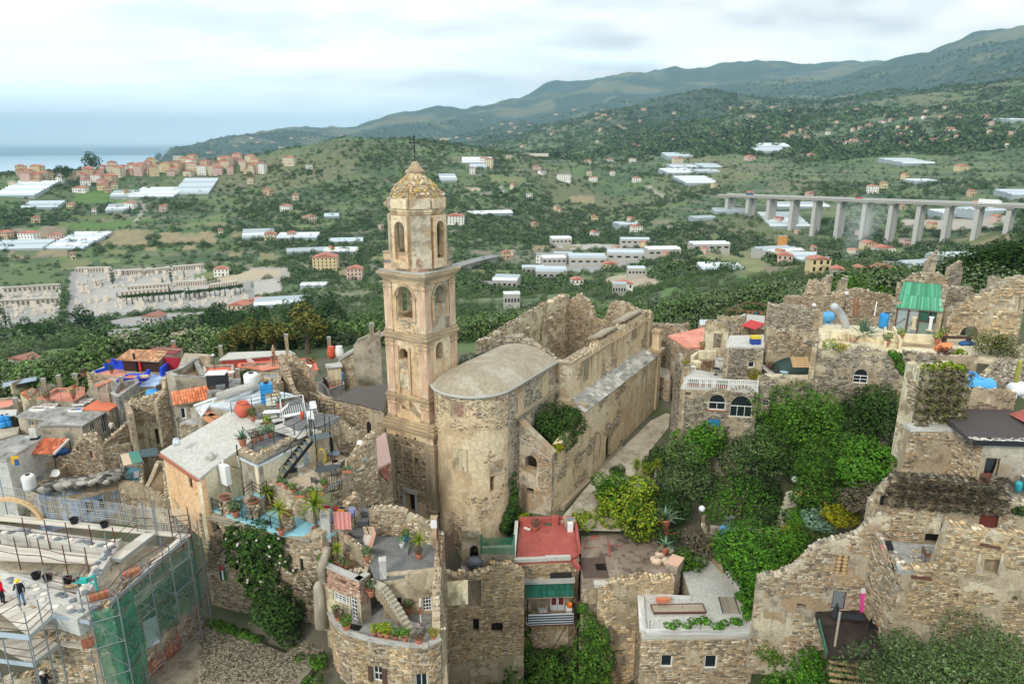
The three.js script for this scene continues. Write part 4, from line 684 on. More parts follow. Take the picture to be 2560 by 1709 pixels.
function $q6(label,pos,w=.45,h=1.2,mt=M._e,turn=.4,o={}){let T=_b('chimney',label,'chimney',pos,turn,o.group);_a('stack',box(w,h,w,0,h/2,0),mt,T);for(let k=0;k<3;k++)_a('slat',box(w+.08,.05,w+.08,0,h+.06+k*.14,0),o.cap||M._f,T);for(let[x,z]of[[-1,-1],[1,-1],[1,1],[-1,1]])_a('post',box(.07,.4,.07,x*(w/2-.05),h+.2,z*(w/2-.05)),mt,T);return T;}
function dish(label,pos,turn,r=.42){let T=_b('satellite_dish',label,'satellite dish',pos,turn);_a('mast',bar([0,0,0],[0,.9,0],.03,6),M.steel,T);_a('reflector',_J([[.001,0],[r*.4,.02],[r*.75,.07],[r,.14],[r,.16],[r*.75,.09],[r*.4,.04],[.001,.02]],20).rotateX(1.1).$t(0,.95,.05),_d(214,214,210,.5),T);_a('feed_arm',bar([0,.7,.1],[0,1.05,.5],.015,5),M.steel,T);return T;}
let _w=(a,b,t)=>[lerp(a[0],b[0],t),lerp(a[1],b[1],t),lerp(a[2],b[2],t)];
let $w6=(a,b)=>[a[0]+b[0],a[1]+b[1],a[2]+b[2]];
function _n(a,b,w,h){let A=Vec(...a),B=Vec(...b),L=A.distanceTo(B),g=new THREE.BoxGeometry(L,h,w),m=new THREE.Matrix4(),x=B.clone().sub(A).normalize(),z=x.clone().cross(Vec(0,1,0)).normalize(),y=z.clone().cross(x);m.makeBasis(x,y,z);g.applyMatrix4(m);g.$t((a[0]+b[0])/2,(a[1]+b[1])/2,(a[2]+b[2])/2);return g;}
// ---------- left part of the village ----------
let S1={pal:'tan',w:.36,h:.15},S2={pal:'grey',w:.34,h:.14},SFAR={pal:'tan',w:.5,h:.22,d:.06},SGFAR={pal:'grey',w:.5,h:.2,d:.06};
let WW=(c=1,r=1,o={})=>({_p:c,rows:r,...o}),SHADE_BACK={kind:'void'};
let up3=(p,dy)=>[p[0],p[1]+dy,p[2]];
{
let h=_m('white_roof_house','peach and cream house under a single pitched white roof above the blue terrace','house',
[Z2(20,812,11),Z2(360,1042,11),Z2(515,912,11.35),Z2(690,790,11.9),Z2(950,600,12.3),Z2(625,458,12.7)],5.5,
{mat:M.cream,roof:M._s,rt:.18,over:.18,t:.35,side:(i,f,v)=>v&&f.n[0]<-.2?{mat:M.peach}:{},_Y:[{px:[Z2(248,1010),Z2(296,1150)],win:WW(2,1,{frame:M._u})}]});
let L=h.walls.find(w=>w.vis&&w.n[0]<-.2)||h.walls[0];
{let mb=[],n=26;for(let i=0;i<n;i++)mb.push(new $C(.1,.1,.5,6,1,false,0,$p).rotateX($p/2-.2).$y(L.ry).$t(...L.at(L.L*(i+.5)/n,10.78,.1)));_y(_a('eaves_tile',merge(mb),M.terra,h));}
let b=_b('roof_vent','squat round cement vent at the foot of the white roof','vent',P(Z2(150,750),11.9));_a('vent_pipe',_J([[.001,0],[.3,0],[.28,.25],[.2,.5],[.001,.55]],14),M.$q0,b);
let st=_b('flue','cream chimney flue with grey domed cap on the yellow wall','chimney',P(Z2(500,1235),8));_a('stack',box(.62,3.4,.55,0,1.7,0,.6),M.cream,st);_a('cap',new $S(.36,14,8,0,6.3,0,1.6).scale(1,1.3,1).$t(0,3.4,0),M._f,st);
let bo=_b('boiler','white boiler cabinet hung on the cream wall','boiler',PD(Z2(590,1100),46.2),-.62);_a('cabinet',box(.85,1.55,.4,0,.78,0),M.white,bo);_a('flue_pipe',new $C(.06,.06,.4,8).$t(-.1,1.7,0),M.white,bo);for(let x of[-.2,.1,.25])_a('pipe',bar([x,0,0],[x,-.7,-.1],.025,5),M.iron,bo);
let dp=_b('downpipe','white drainpipe with black top in the corner by the glass door','pipe');_a('pipe',bar(P(Z2(745,1130),8),PD(Z2(690,850),46.6),.07,8),M.white,dp);_a('vent_pipe',bar(PD(Z2(690,850),46.6),PD(Z2(682,755),46.6),.05,7),M.iron,dp);
let dr=_b('glass_door','tall dark glazed door under a curved canopy frame','door',P(Z2(785,1165),8.2),-.45);_a('frame',merge([box(.1,2.3,.1,-.5,1.15,0),box(.1,2.3,.1,.5,1.15,0),box(1.1,.1,.1,0,2.3,0)]),M.iron,dr);_a('pane',box(.9,2.2,.04,0,1.1,0),M.glass,dr);_a('canopy_frame',merge([tube([[-.6,2.4,0],[-.6,2.75,.5],[-.6,2.5,1]],.025),tube([[.6,2.4,0],[.6,2.75,.5],[.6,2.5,1]],.025),bar([-.6,2.5,1],[.6,2.5,1],.025)]),M.iron,dr);
let wv=_m('terrace_house','cream walled house carrying a tiled roof terrace with rough stone parapet','house',
[Z2(715,845,11.9),Z2(868,918,11.9),Z2(1250,722,12.1),Z2(1390,660,12.3),Z2(1500,520,12.5),Z2(1250,330,12.6),Z2(860,470,12.6),Z2(940,600,12.4)],7,
{mat:M.cream,roof:M._K,rt:.2,t:.4,side:(i,f,v)=>v&&f.n[0]<.1?{mat:M._g}:{},_Y:[{px:[Z2(1262,830),Z2(1345,985)],win:{kind:'door',mat:_d(188,204,208),frame:_d(188,204,208)}}]});
let band=wv.walls.filter(w=>w.vis);band.forEach(w=>_a('band',box(w.L,.14,.1).$y(w.ry).$t(...w.at(w.L/2,11.68,.05)),M.$q0,wv));
for(let[a,c]of[[Z2(712,845),Z2(868,918)],[Z2(868,918),Z2(1252,722)]])_l(wv,XZ(P(a,11.92)),XZ(P(c,11.92)),11.92,12.42,{t:.5,mat:M._e,_j:.12,_c:{...S1,w:.28,h:.12},cap:{s:.26},name:'parapet'});
_a('terrace_paving',_v([P(Z2(950,610),12.62),P(Z2(1240,700),12.5),P(Z2(1350,640),12.5),P(Z2(1120,545),12.62)],.02),M._s,wv);
for(let[x,y]of[[905,540],[990,502],[1055,532],[1120,498],[970,472]]){let p=P(Z2(x,y),12.66);_a('paving_slab',box(.95,.03,.75,p[0],p[1],p[2],.5),M._s,wv);}
let kit=_m('roof_kiosk','low white kiosk with flat grey roof and blue tiles beside the iron stair','kiosk',[Z2(1112,560,13.1),Z2(1225,610,13.1),Z2(1350,580,13.1),Z2(1395,600,13.1),Z2(1600,500,13.1),Z2(1320,450,13.1)],12.2,{mat:M._E,roof:M._K,rt:.14,over:.1});
for(let i=0;i<8;i++)_a('tile',box(.16,.22,.03,0,0,0,0).$y(-.42).$t(...$w6(_w(P(Z2(1145,590),12.75),P(Z2(1222,628),12.7),i/8),[0,0,.14])),_d(80,170,196),kit);
for(let i=0;i<4;i++){let p=P(Z2(1300,655),12.5);_a('step',box(.8,.14,.24,p[0]+.1*i,12.5+.13*i,p[2]-.22*i,-.5),M._f,kit);}
let pt=_b('chimney_pot','small red clay chimney pot on the grey kiosk roof','chimney',P(Z2(1268,520),13.1));_a('pot',_J([[.001,0],[.13,0],[.15,.35],[.2,.38],[.15,.42],[.12,.6],[.001,.66]],12),_d(208,84,56),pt);
let t1=_b('tile_terrace','terrace paved in pale beige tiles with stone retaining wall and dining set','terrace');
let tp=[Z2(1000,1100),Z2(1350,1235),Z2(1700,985),Z2(1722,880),Z2(1590,830),Z2(1390,905),Z2(1080,1060)].map(p=>P(p,10));_a('bed',_v(tp.map(p=>up3(p,-.03)),.3),M._f,t1);
{let A=tp[0],B=tp[1],D=tp[6],rd=rng(31),u=nrm2($w5(XZ(B),XZ(A))),v=[u[1],-u[0]],poly=tp.map(XZ),ms=[0,1,2,3].map(i=>_d(212-i*6,196-i*7,174-i*8,.6)),g=box(.46,.03,.46,0,0,0,$a(-u[1],u[0]));let cnt=0;
for(let i=-14;i<26;i++)for(let j=-14;j<26;j++){let p=[A[0]+u[0]*i*.5+v[0]*j*.5,A[2]+u[1]*i*.5+v[1]*j*.5];if(!$q5(p[0],p[1],poly)||cnt++>298)continue;let m=_a('tile',g,ms[$f(rd()*4)],t1);m.position.set(p[0],9.985,p[1]);}}
_l(t1,XZ(tp[0]),XZ(tp[1]),7.4,10.35,{t:.4,mat:M._e,_j:.15,_c:S1,cap:{s:.26},name:'retaining_wall'});
_l(t1,XZ(tp[1]),XZ(P(Z2(1510,1110),10)),7.2,10.1,{t:.4,mat:M._g,name:'retaining_wall'});
_l(t1,XZ(P(Z2(1510,1110),10)),XZ(tp[2]),6.5,10.05,{t:.4,mat:M._e,_c:S1,name:'retaining_wall'});
let rwl=_b('garden_wall','rough stone wall sloping down beside the tiled terrace with a white pottery vent','wall');
_l(rwl,XZ(P(Z2(1700,985),10)),XZ(P(Z2(1935,850),10.5)),6.5,[[0,10.8],[1.2,11.9],[3.2,12.4],[4.6,12]],{t:.6,_j:.2,_c:S1,cap:{s:.3},name:'wall'});
_l(rwl,XZ(P(Z2(1575,830),10)),XZ(P(Z2(1780,800),10.4)),9,[[0,13.1],[1,12.4],[2.2,11.8],[3.5,11.5]],{t:.5,_j:.2,_c:S1,cap:{s:.28},name:'wall'});
let ve=_b('white_vent','white bottle shaped vent cowl on the stone wall corner','vent',PD(Z2(1790,870),49));_a('cowl',_J([[.001,0],[.62,0],[.45,.5],[.3,.8],[.26,1.2],[.2,1.45],[.001,1.5]],16),M.white,ve);_a('opening',new $C(.1,.1,.08,10).rotateX($p/2).$t(-.05,1.15,.25),M.dark,ve);  // cowl mouth is a near-black disc, its inner shade put into the colour
_m('stone_room','small stone room with tall dark glass door behind the dining terrace','room',[Z2(1392,610,13),Z2(1490,590,13),Z2(1600,520,13),Z2(1560,480,13),Z2(1400,520,13)],9.5,{mat:M._e,_c:S1,roof:M._K,_Y:[{px:[Z2(1498,590),Z2(1556,838)],win:WW(1,1,{frame:M.iron})}]});
let hs=_b('garden_hose','yellow garden hose coiled on the stone wall by the stair post','hose',PD(Z2(1440,850),48));for(let k of[0,1])_a('coil',new $T(.36+k*.06,.03,6,20).scale(.7,1.5,1).$y(.4).$t(.05*k,0,.1),_d(214,190,60),hs);
let sr0=_b('iron_staircase','black iron staircase with grey treads rising across the cream wall','staircase'),s0=P(Z2(1050,1065),10),s1=P(Z2(1340,700),12.6),dir=nrm2($w5(XZ(s1),XZ(s0))),nn=[-dir[1],dir[0]],ry=$a(-dir[1],dir[0]);
for(let i=0;i<12;i++){let p=_w(s0,s1,(i+.5)/12);_a('tread',box(.30,.04,.95,p[0],p[1],p[2],ry),i%2?_d(150,144,118):_d(96,108,110),sr0);}
for(let k of[-.5,.5]){_a('stringer',merge([_n([s0[0]+nn[0]*k,s0[1],s0[2]+nn[1]*k],[s1[0]+nn[0]*k,s1[1],s1[2]+nn[1]*k],.07,.22)]),M.iron,sr0);_a('handrail',bar([s0[0]+nn[0]*k,s0[1]+1,s0[2]+nn[1]*k],[s1[0]+nn[0]*k,s1[1]+1,s1[2]+nn[1]*k],.03),M.iron,sr0);for(let t of[.02,.5,.98]){let p=_w(s0,s1,t);_a('baluster',bar([p[0]+nn[0]*k,p[1],p[2]+nn[1]*k],[p[0]+nn[0]*k,p[1]+1,p[2]+nn[1]*k],.025),M.iron,sr0);}}
_a('landing',box(1.5,.06,1.1,s1[0]+dir[0]*.75,s1[1],s1[2]+dir[1]*.75,ry),_d(96,108,110),sr0);
for(let t of[.2,1.4])for(let k of[-.5,.5]){let p=[s1[0]+dir[0]*t+nn[0]*k,0,s1[2]+dir[1]*t+nn[1]*k];_a('post',bar([p[0],k>0?10:12.5,p[2]],[p[0],14.2,p[2]],.035,6),M.iron,sr0);}
_a('handrail',bar([s1[0]+nn[0]*.5,13.6,s1[2]+nn[1]*.5],[s1[0]+dir[0]*1.4+nn[0]*.5,13.6,s1[2]+dir[1]*1.4+nn[1]*.5],.03),M.iron,sr0);
_A('black railing along the stone parapet of the white roof terrace',[P(Z2(745,700),12.45),P(Z2(830,800),12.42),P(Z2(1200,680),12.4),P(Z2(1330,610),12.5)],{_O:2,step:2});
_A('black railing round the top of the dark terrace by the loungers',[P(Z2(640,470),12.7),P(Z2(1000,395),12.7),P(Z2(1115,370),12.7),P(Z2(1300,440),12.7),P(Z2(1560,480),12.9)],{_O:3,step:2});
_A('black railing on the far edge of the kiosk roof',[P(Z2(1350,600),13.1),P(Z2(1350,545),13.1),P(Z2(1560,500),13.1)],{_O:3,step:2.4});
let b1=_b('blue_terrace','long terrace floor painted pale blue above the ivy covered facade','terrace');
_a('floor',_v([Z2(540,1235),Z2(420,1310),Z2(700,1420),Z2(1090,1545),Z2(1500,1560),Z2(1620,1480),Z2(1740,1330),Z2(1500,1330),Z2(1360,1455),Z2(1010,1290),Z2(985,1180),Z2(800,1140)].map(p=>P(p,8)),.25),M.bluePaint,b1);
let pl=[Z2(830,1185),Z2(900,1230),Z2(1010,1130),Z2(1075,1075),Z2(990,1060)].map(p=>P(p,9.3));_a('platform',_v(pl,.12),M.bluePaint,b1);_l(b1,XZ(pl[0]),XZ(pl[1]),7.9,9.18,{t:.2,mat:M._g,name:'platform_wall'});_l(b1,XZ(pl[1]),XZ(pl[2]),7.9,9.18,{t:.2,mat:M._g,name:'platform_wall'});
for(let i=0;i<5;i++){let p=_w(P(Z2(752,1240),8),pl[0],(i+.5)/5);_a('step',box(.3,.26*(i+1),.8,p[0],8+.13*(i+1),p[2],-.4),M._g,b1);}
let cu=_b('hung_cloth','white cloth hung over the opening under the blue platform','cloth',P(Z2(870,1330),8),-.3);{let mb=new MB();for(let i=0;i<=10;i++)for(let j=0;j<=6;j++)mb.v(-.4+i*.08,1.15-j*.19,.05*$i(i*1.5)*(j/6));for(let i=0;i<10;i++)for(let j=0;j<6;j++){let k=i*7+j;mb.q(k,k+1,k+8,k+7);}_a('cloth',mb.geo(),std({color:0xe6e2dc,roughness:.95,side:$D}),cu);}
_A('black railing of the small blue stair platform',[P(Z2(755,1255),8),pl[0],pl[1],P(Z2(960,1180),9.3)],{_O:3,step:1.6});
_A('curly iron railing along the front edge of the blue terrace, near the potted shrubs',[P(Z2(385,1290),8.05),P(Z2(560,1370),8.05)],{_R:.14,$w3:1,_O:2,h:.95,name:'balustrade',});
_A('curly iron railing between the two round stone piers of the blue terrace',[P(Z2(640,1365),8.05),P(Z2(830,1440),8.05)],{_R:.14,$w3:1,_O:2,h:.95,name:'balustrade'});
_A('curly iron railing of the blue terrace above the dark climber, ending at the palm pot',[P(Z2(890,1450),8.05),P(Z2(1095,1540),8.05)],{_R:.14,$w3:1,_O:2,h:.95,name:'balustrade'});
for(let[x,y,l]of[[600,1390,'rubble pier with a shallow clay bowl, left one on the blue terrace edge'],[850,1430,'rubble pier topped by a clay bowl plant in the middle of the blue terrace edge'],[1150,1540,'rubble pier with clay bowl at the right end of the curly railing']]){let p=P(Z2(x,y),7.6),q=_b('stone_pier',l,'pier',p);let mb=new MB(),rd=rng(x);for(let j=0;j<7;j++)for(let i=0;i<7;i++){let g=i*.9+j*.5;let tn=.7+rd()*.5,c=PAL.tan[$f(rd()*9)].map(v=>v*tn);_U(mb,[$o(g)*.32,.1+j*.2,$i(g)*.32],[.2,.12,.2],c,rd);}_a('pier',new $C(.36,.4,1.45,12).$t(0,.7,0),M._e,q);_y(_a('masonry',mb.geo(),M.stone,q));let bw=_b('clay_bowl',x===600?'shallow clay bowl on the left rubble pier of the blue terrace':x===850?'planted clay bowl on the middle rubble pier of the blue terrace':'empty clay bowl on the right rubble pier by the palm','bowl',up3(p,1.45));_a('bowl',_J([[.001,0],[.2,0],[.42,.2],[.45,.26],[.4,.26],[.36,.18],[.001,.16]],18),M.terra,bw);_a('soil',new $C(.37,.37,.02,16).$t(0,.2,0),M.earth,bw);if(x===850)_a('foliage',_C([[0,.35,0,.25]],200,.1,G.dry,4),M.leaf,bw);}
let fw=_b('terrace_facade','tall weathered stone facade under the blue terrace with arch and dark climber','facade'),fa=XZ(P(Z4(-10,240),8)),fb=XZ(P(Z4(940,450),8));
let fr=_l(fw,fa,fb,-2,[[0,7.9],[4.5,7.9],[9,7.8],[10.2,8.6],[13,8.4]],{t:.8,mat:M._e,name:'facade_wall',_j:.12,holes:[{px:[Z4(45,310),Z4(175,430)],arch:true,win:SHADE_BACK},{px:[Z4(765,600),Z4(802,705)],win:WW(1,1,{frame:M._u})},{px:[Z4(675,870),Z4(712,935)],win:SHADE_BACK},{px:[Z4(150,690),Z4(190,745)],win:SHADE_BACK},{px:[Z4(800,1080),Z4(915,1270)],arch:true,win:SHADE_BACK}],_c:{...S1,_F:.62}});
_a('ledge',box(8.6,.16,.4).$y(fr.ry).$t(...fr.at(5.6,7.78,.1)),M._g,fw);
_G('climbing_plant','big dark green climber pouring down the facade below the blue terrace','climber',fr,[[4.2,6.9,1.3],[5.6,7,1.3],[3.6,5.4,1.2],[5.2,5.6,1.4],[4.5,4.2,1.3],[6,4.3,1],[4.9,2.8,1.1],[6.7,6.6,.9],[7.4,5.8,.7],[3.2,6.9,.7],[5.4,1.6,1],[8,5.2,.5],[2.7,6.2,.6],[7,7.2,.8]],{_k:9000,leaf:.24,_p:G.dark.concat(G.mid.slice(0,1)),_X:26,fm:_d(226,196,206),_h:41});
tree('dense_bush','round dense dark green tree at the foot of the facade by the passage','tree',P(Z4(620,1200),.2),{h:4.6,r:1.9,trunk:.6,n:12,_U:1.1,_k:6500,leaf:.22,_p:G.dark,_h:44});
_G('dry_creeper','bare grey brown creeper twigs on the facade right of the arch','creeper',fr,[[9.4,4.6,.9],[10.4,4,.9],[10.9,2.6,.7],[9.8,3.2,.7],[1.4,5.6,.7],[1,4.7,.6],[1.9,6.4,.5]],{_k:2600,leaf:.3,$q1:.12,_p:G.dry,_h:45});
_G('green_creeper','thin bright green creeper hanging beside the small facade window','creeper',fr,[[11.1,6,.4],[11.4,5.2,.45],[11.6,4.2,.4],[10.7,6.6,.3]],{_k:900,leaf:.18,_p:G.bright,_h:46});
let fl=_b('hung_flag','small red black white and green flag hanging on the facade','flag',fr.at(1.6,3.2,.12),fr.ry);{let cl=[[30,30,30],[232,232,230],[26,110,70]];cl.forEach((c,i)=>_a('stripe',box(.17,1.15,.02,-.17+i*.172,0,0),_d(...c),fl));_a('triangle',new $E(new $e([[-.26,.58],[.26,.58],[0,.18]].map(p=>new $V(...p))),{depth:.01,bevelEnabled:false}).$t(0,0,.013),_d(200,40,52),fl);}
let ld=_b('clothes_airer','washing line frame on the blue terrace behind the palm pot','clothes line'),la=P(Z2(1430,1290),9.4),lb=P(Z2(1740,1310),9.6);for(let k of[0,.5,1])_a('line',bar([la[0],la[1],la[2]+k*.7],[lb[0],lb[1],lb[2]+k*.7],.012,4),M.steel,ld);for(let p of[la,lb])_a('post',bar([p[0],8,p[2]+.35],[p[0],p[1],p[2]+.35],.03),M.iron,ld);
[[.05,0,.8,[38,44,84],'navy trousers'],[.2,.7,.75,[60,110,160],'blue jeans'],[.16,0,.5,[196,40,44],'red shirt'],[.38,.7,.95,[176,178,200],'pale striped shirt'],[.45,0,.5,[206,60,50],'red towel'],[.62,.35,.45,[224,150,52],'orange towel'],[.6,0,.6,[52,52,66],'black cloth'],[.68,.7,1.4,[224,160,150],'pink striped sheet'],[.9,0,.7,[150,160,200],'lavender shirt']].forEach(([t,k,h,c,n])=>{let p=_w(la,lb,t),T=_b('laundry',n+' pegged on the washing line of the blue terrace','laundry',[p[0],p[1],p[2]+k]),w=n.includes('sheet')?1.2:.5,mb=new MB();for(let i=0;i<=8;i++)for(let j=0;j<=4;j++)mb.v((i/8-.5)*w,-j/4*h,.06*$i(i*1.9+t*9)*j/4,n.includes('striped')&&i%2?lin(c[0]*.85,c[1]*.72,c[2]*.72):lin(...c));for(let i=0;i<8;i++)for(let j=0;j<4;j++){let q=i*5+j;mb.q(q,q+1,q+6,q+5);}_a('cloth',mb.geo(),M.leaf,T);_a('peg',box(.04,.1,.04,-w*.3,0,0),M._L,T);});
let dt=_b('dining_table','dark oval garden table on the pale tile terrace','table',P(Z2(1500,1040),10),.45);_a('table_top',new $C(.85,.85,.04,24).scale(1.15,1,.62).$t(0,.73,0),_d(70,76,82),dt);for(let[x,z]of[[-.6,-.25],[.6,-.25],[-.6,.25],[.6,.25]])_a('leg',bar([x,0,z],[x*.9,.72,z*.9],.025),M.iron,dt);
[[1400,1130,2.6,'nearest of the dark chairs, pulled out in front of the oval table'],[1435,1010,.5,'dark chair at the left far side of the oval table'],[1605,990,-1.9,'dark chair at the right end of the oval table'],[1570,1070,3,'dark chair behind the iron gate beside the oval table']].forEach(c=>_Z(c[3],P(Z2(c[0],c[1]),10),c[2],M.iron,_d(96,92,86)));
_Z('green plastic armchair under the iron staircase',P(Z2(1195,1035),10),.3,_d(34,60,54),_d(34,60,54));_D('white pedestal table under the iron staircase',P(Z2(1245,1010),10),.4);_D('small bluish table with a clay pot by the glass door',P(Z2(1560,900),10),.42,_d(120,140,156),M.iron);
let gt=_b('iron_gate','black iron gate between the tiled terrace and the steps down','gate',P(Z2(1550,1170),9.8),.5);for(let i=0;i<8;i++)_a('upright',bar([-.6+i*.17,0,0],[-.6+i*.17,1.35,0],.018),M.iron,gt);for(let y of[.1,.7,1.35])_a('rail',bar([-.62,y,0],[.62,y,0],.022),M.iron,gt);
_o('big olive shrub in a clay pot at the left end of the blue terrace',P(Z2(410,1300),8),'bush',2.3,{_p:G.olive,_k:700,_h:4});_o('young dragon tree in a clay pot beside the olive shrub',P(Z2(480,1270),8),'yucca',1.5);
_o('spiky green tuft in a pot by the cream flue',P(Z2(548,1240),8),'yucca',1.1);_o('tall cactus in a pot against the cream wall, left of the boiler',P(Z2(470,1230),8),'cactus',1.35);_o('tall candelabra cactus in a pot at the corner of the cream wall',P(Z2(950,1130),9.3),'cactus',1.5);
_o('small palm in a handled clay pot on the blue floor',P(Z2(965,1335),8),'yucca',1.6);_o('grey green shrub in a clay pot behind the railing, between piers',P(Z2(680,1400),8),'bush',1.7,{_p:G.olive,_k:420});_o('bushy dark shrub in the corner of the stone retaining wall',P(Z2(1000,1290),8),'bush',1.8,{_p:G.dark,_k:500});
_o('yucca palm in a pot behind the curly railing above the climber',P(Z2(1085,1560),8),'yucca',2.1);_o('multi stemmed yucca palm beside the square chimney',P(Z2(1400,1560),7.8),'yucca',2.6);
[[1080,1110,'trough of clay on the retaining wall, leftmost'],[1125,1140,'agave pot on the retaining wall of the tiled terrace'],[1190,1190,'clay pot with reddish spikes on the retaining wall'],[1250,1225,'clay trough near the retaining wall corner'],[1340,1225,'clay pot with small cactus at the retaining wall corner'],[1415,1195,'long clay trough along the edge right of the corner'],[1470,1150,'leafy clay pot beside the iron gate'],[1670,1000,'long clay trough under the stone wall on the terrace']].forEach((c,i)=>_o(c[2],P(Z2(c[0],c[1]),10.15),i===1?'agave':/trough/.test(c[2])?'trough':'bush',1.1,{_p:i%2?G.succ:G.mid,_h:i+60}));
[[845,740,'clay pot with dark red rosettes, nearest on the white roof edge',G.dry],[905,715,'jade plant pot in the middle of the row on the white roof edge',G.succ],[985,690,'clay pot of tall jade plant, last in the row on the white roof edge',G.succ],[960,610,'yellowish succulent in a pot behind the row on the white roof',G.lime],[740,760,'blue grey agave at the corner of the stone parapet','a'],[830,540,'prickly pear in a pot at the ridge of the white roof',G.olive]].forEach((c,i)=>_o(c[2],P(Z2(c[0],c[1]),12.5),c[3]==='a'?'agave':'bush',c[3]==='a'?1.8:1.4,{_p:c[3]==='a'?G.agave:c[3],_h:80+i,_k:320}));
_o('big spiky agave in a clay pot on the dark terrace behind the railing',P(Z2(1075,440),12.6),'agave',2);
let ja=_b('clay_jar','large bulging red clay jar by the terrace railing','jar',P(Z2(745,495),12.6));_a('jar',_J([[.001,0],[.4,0],[.62,.35],[.7,.65],[.62,.95],[.44,1.08],[.5,1.15],[.5,1.2],[.4,1.2],[.36,1.05],[.001,1]],22),_d(198,96,72,.7),ja);
let lo=_b('sun_lounger','white sun lounger with raised back on the dark roof terrace','sun lounger',P(Z2(1030,495),12.6),.15);_a('bed',box(1.35,.05,.62,-.25,.4,0),M.white,lo);_a('backrest',box(.85,.05,.62,0,0,0).rotateZ(.7).$t(.75,.66,0),M.white,lo);for(let x of[-.8,.5])for(let z of[-.28,.28])_a('leg',bar([x,0,z],[x,.4,z],.02),M.iron,lo);
let sw=_b('garden_swing','white metal frame of a swing seat on the roof terrace','swing',P(Z2(1190,520),12.6),.5);for(let x of[-.9,.9]){for(let z of[-.7,.7])_a('leg',bar([x,0,z],[x,1.9,0],.035),M.white,sw);}_a('top_rail',bar([-.9,1.9,0],[.9,1.9,0],.035),M.white,sw);for(let i=0;i<9;i++)_a('slat',bar([-.7+i*.175,.45,.3],[-.7+i*.175,1.05,-.3],.018),M.white,sw);_a('seat',box(1.5,.05,.5,0,.45,.2),M.white,sw);
for(let[x,y,l]of[[1370,470,'white wire chair on the kiosk roof, standing'],[1345,560,'white wire stool tipped by the swing']])_Z(l,P(Z2(x,y),13.1),.4,M.white,M.white);
}
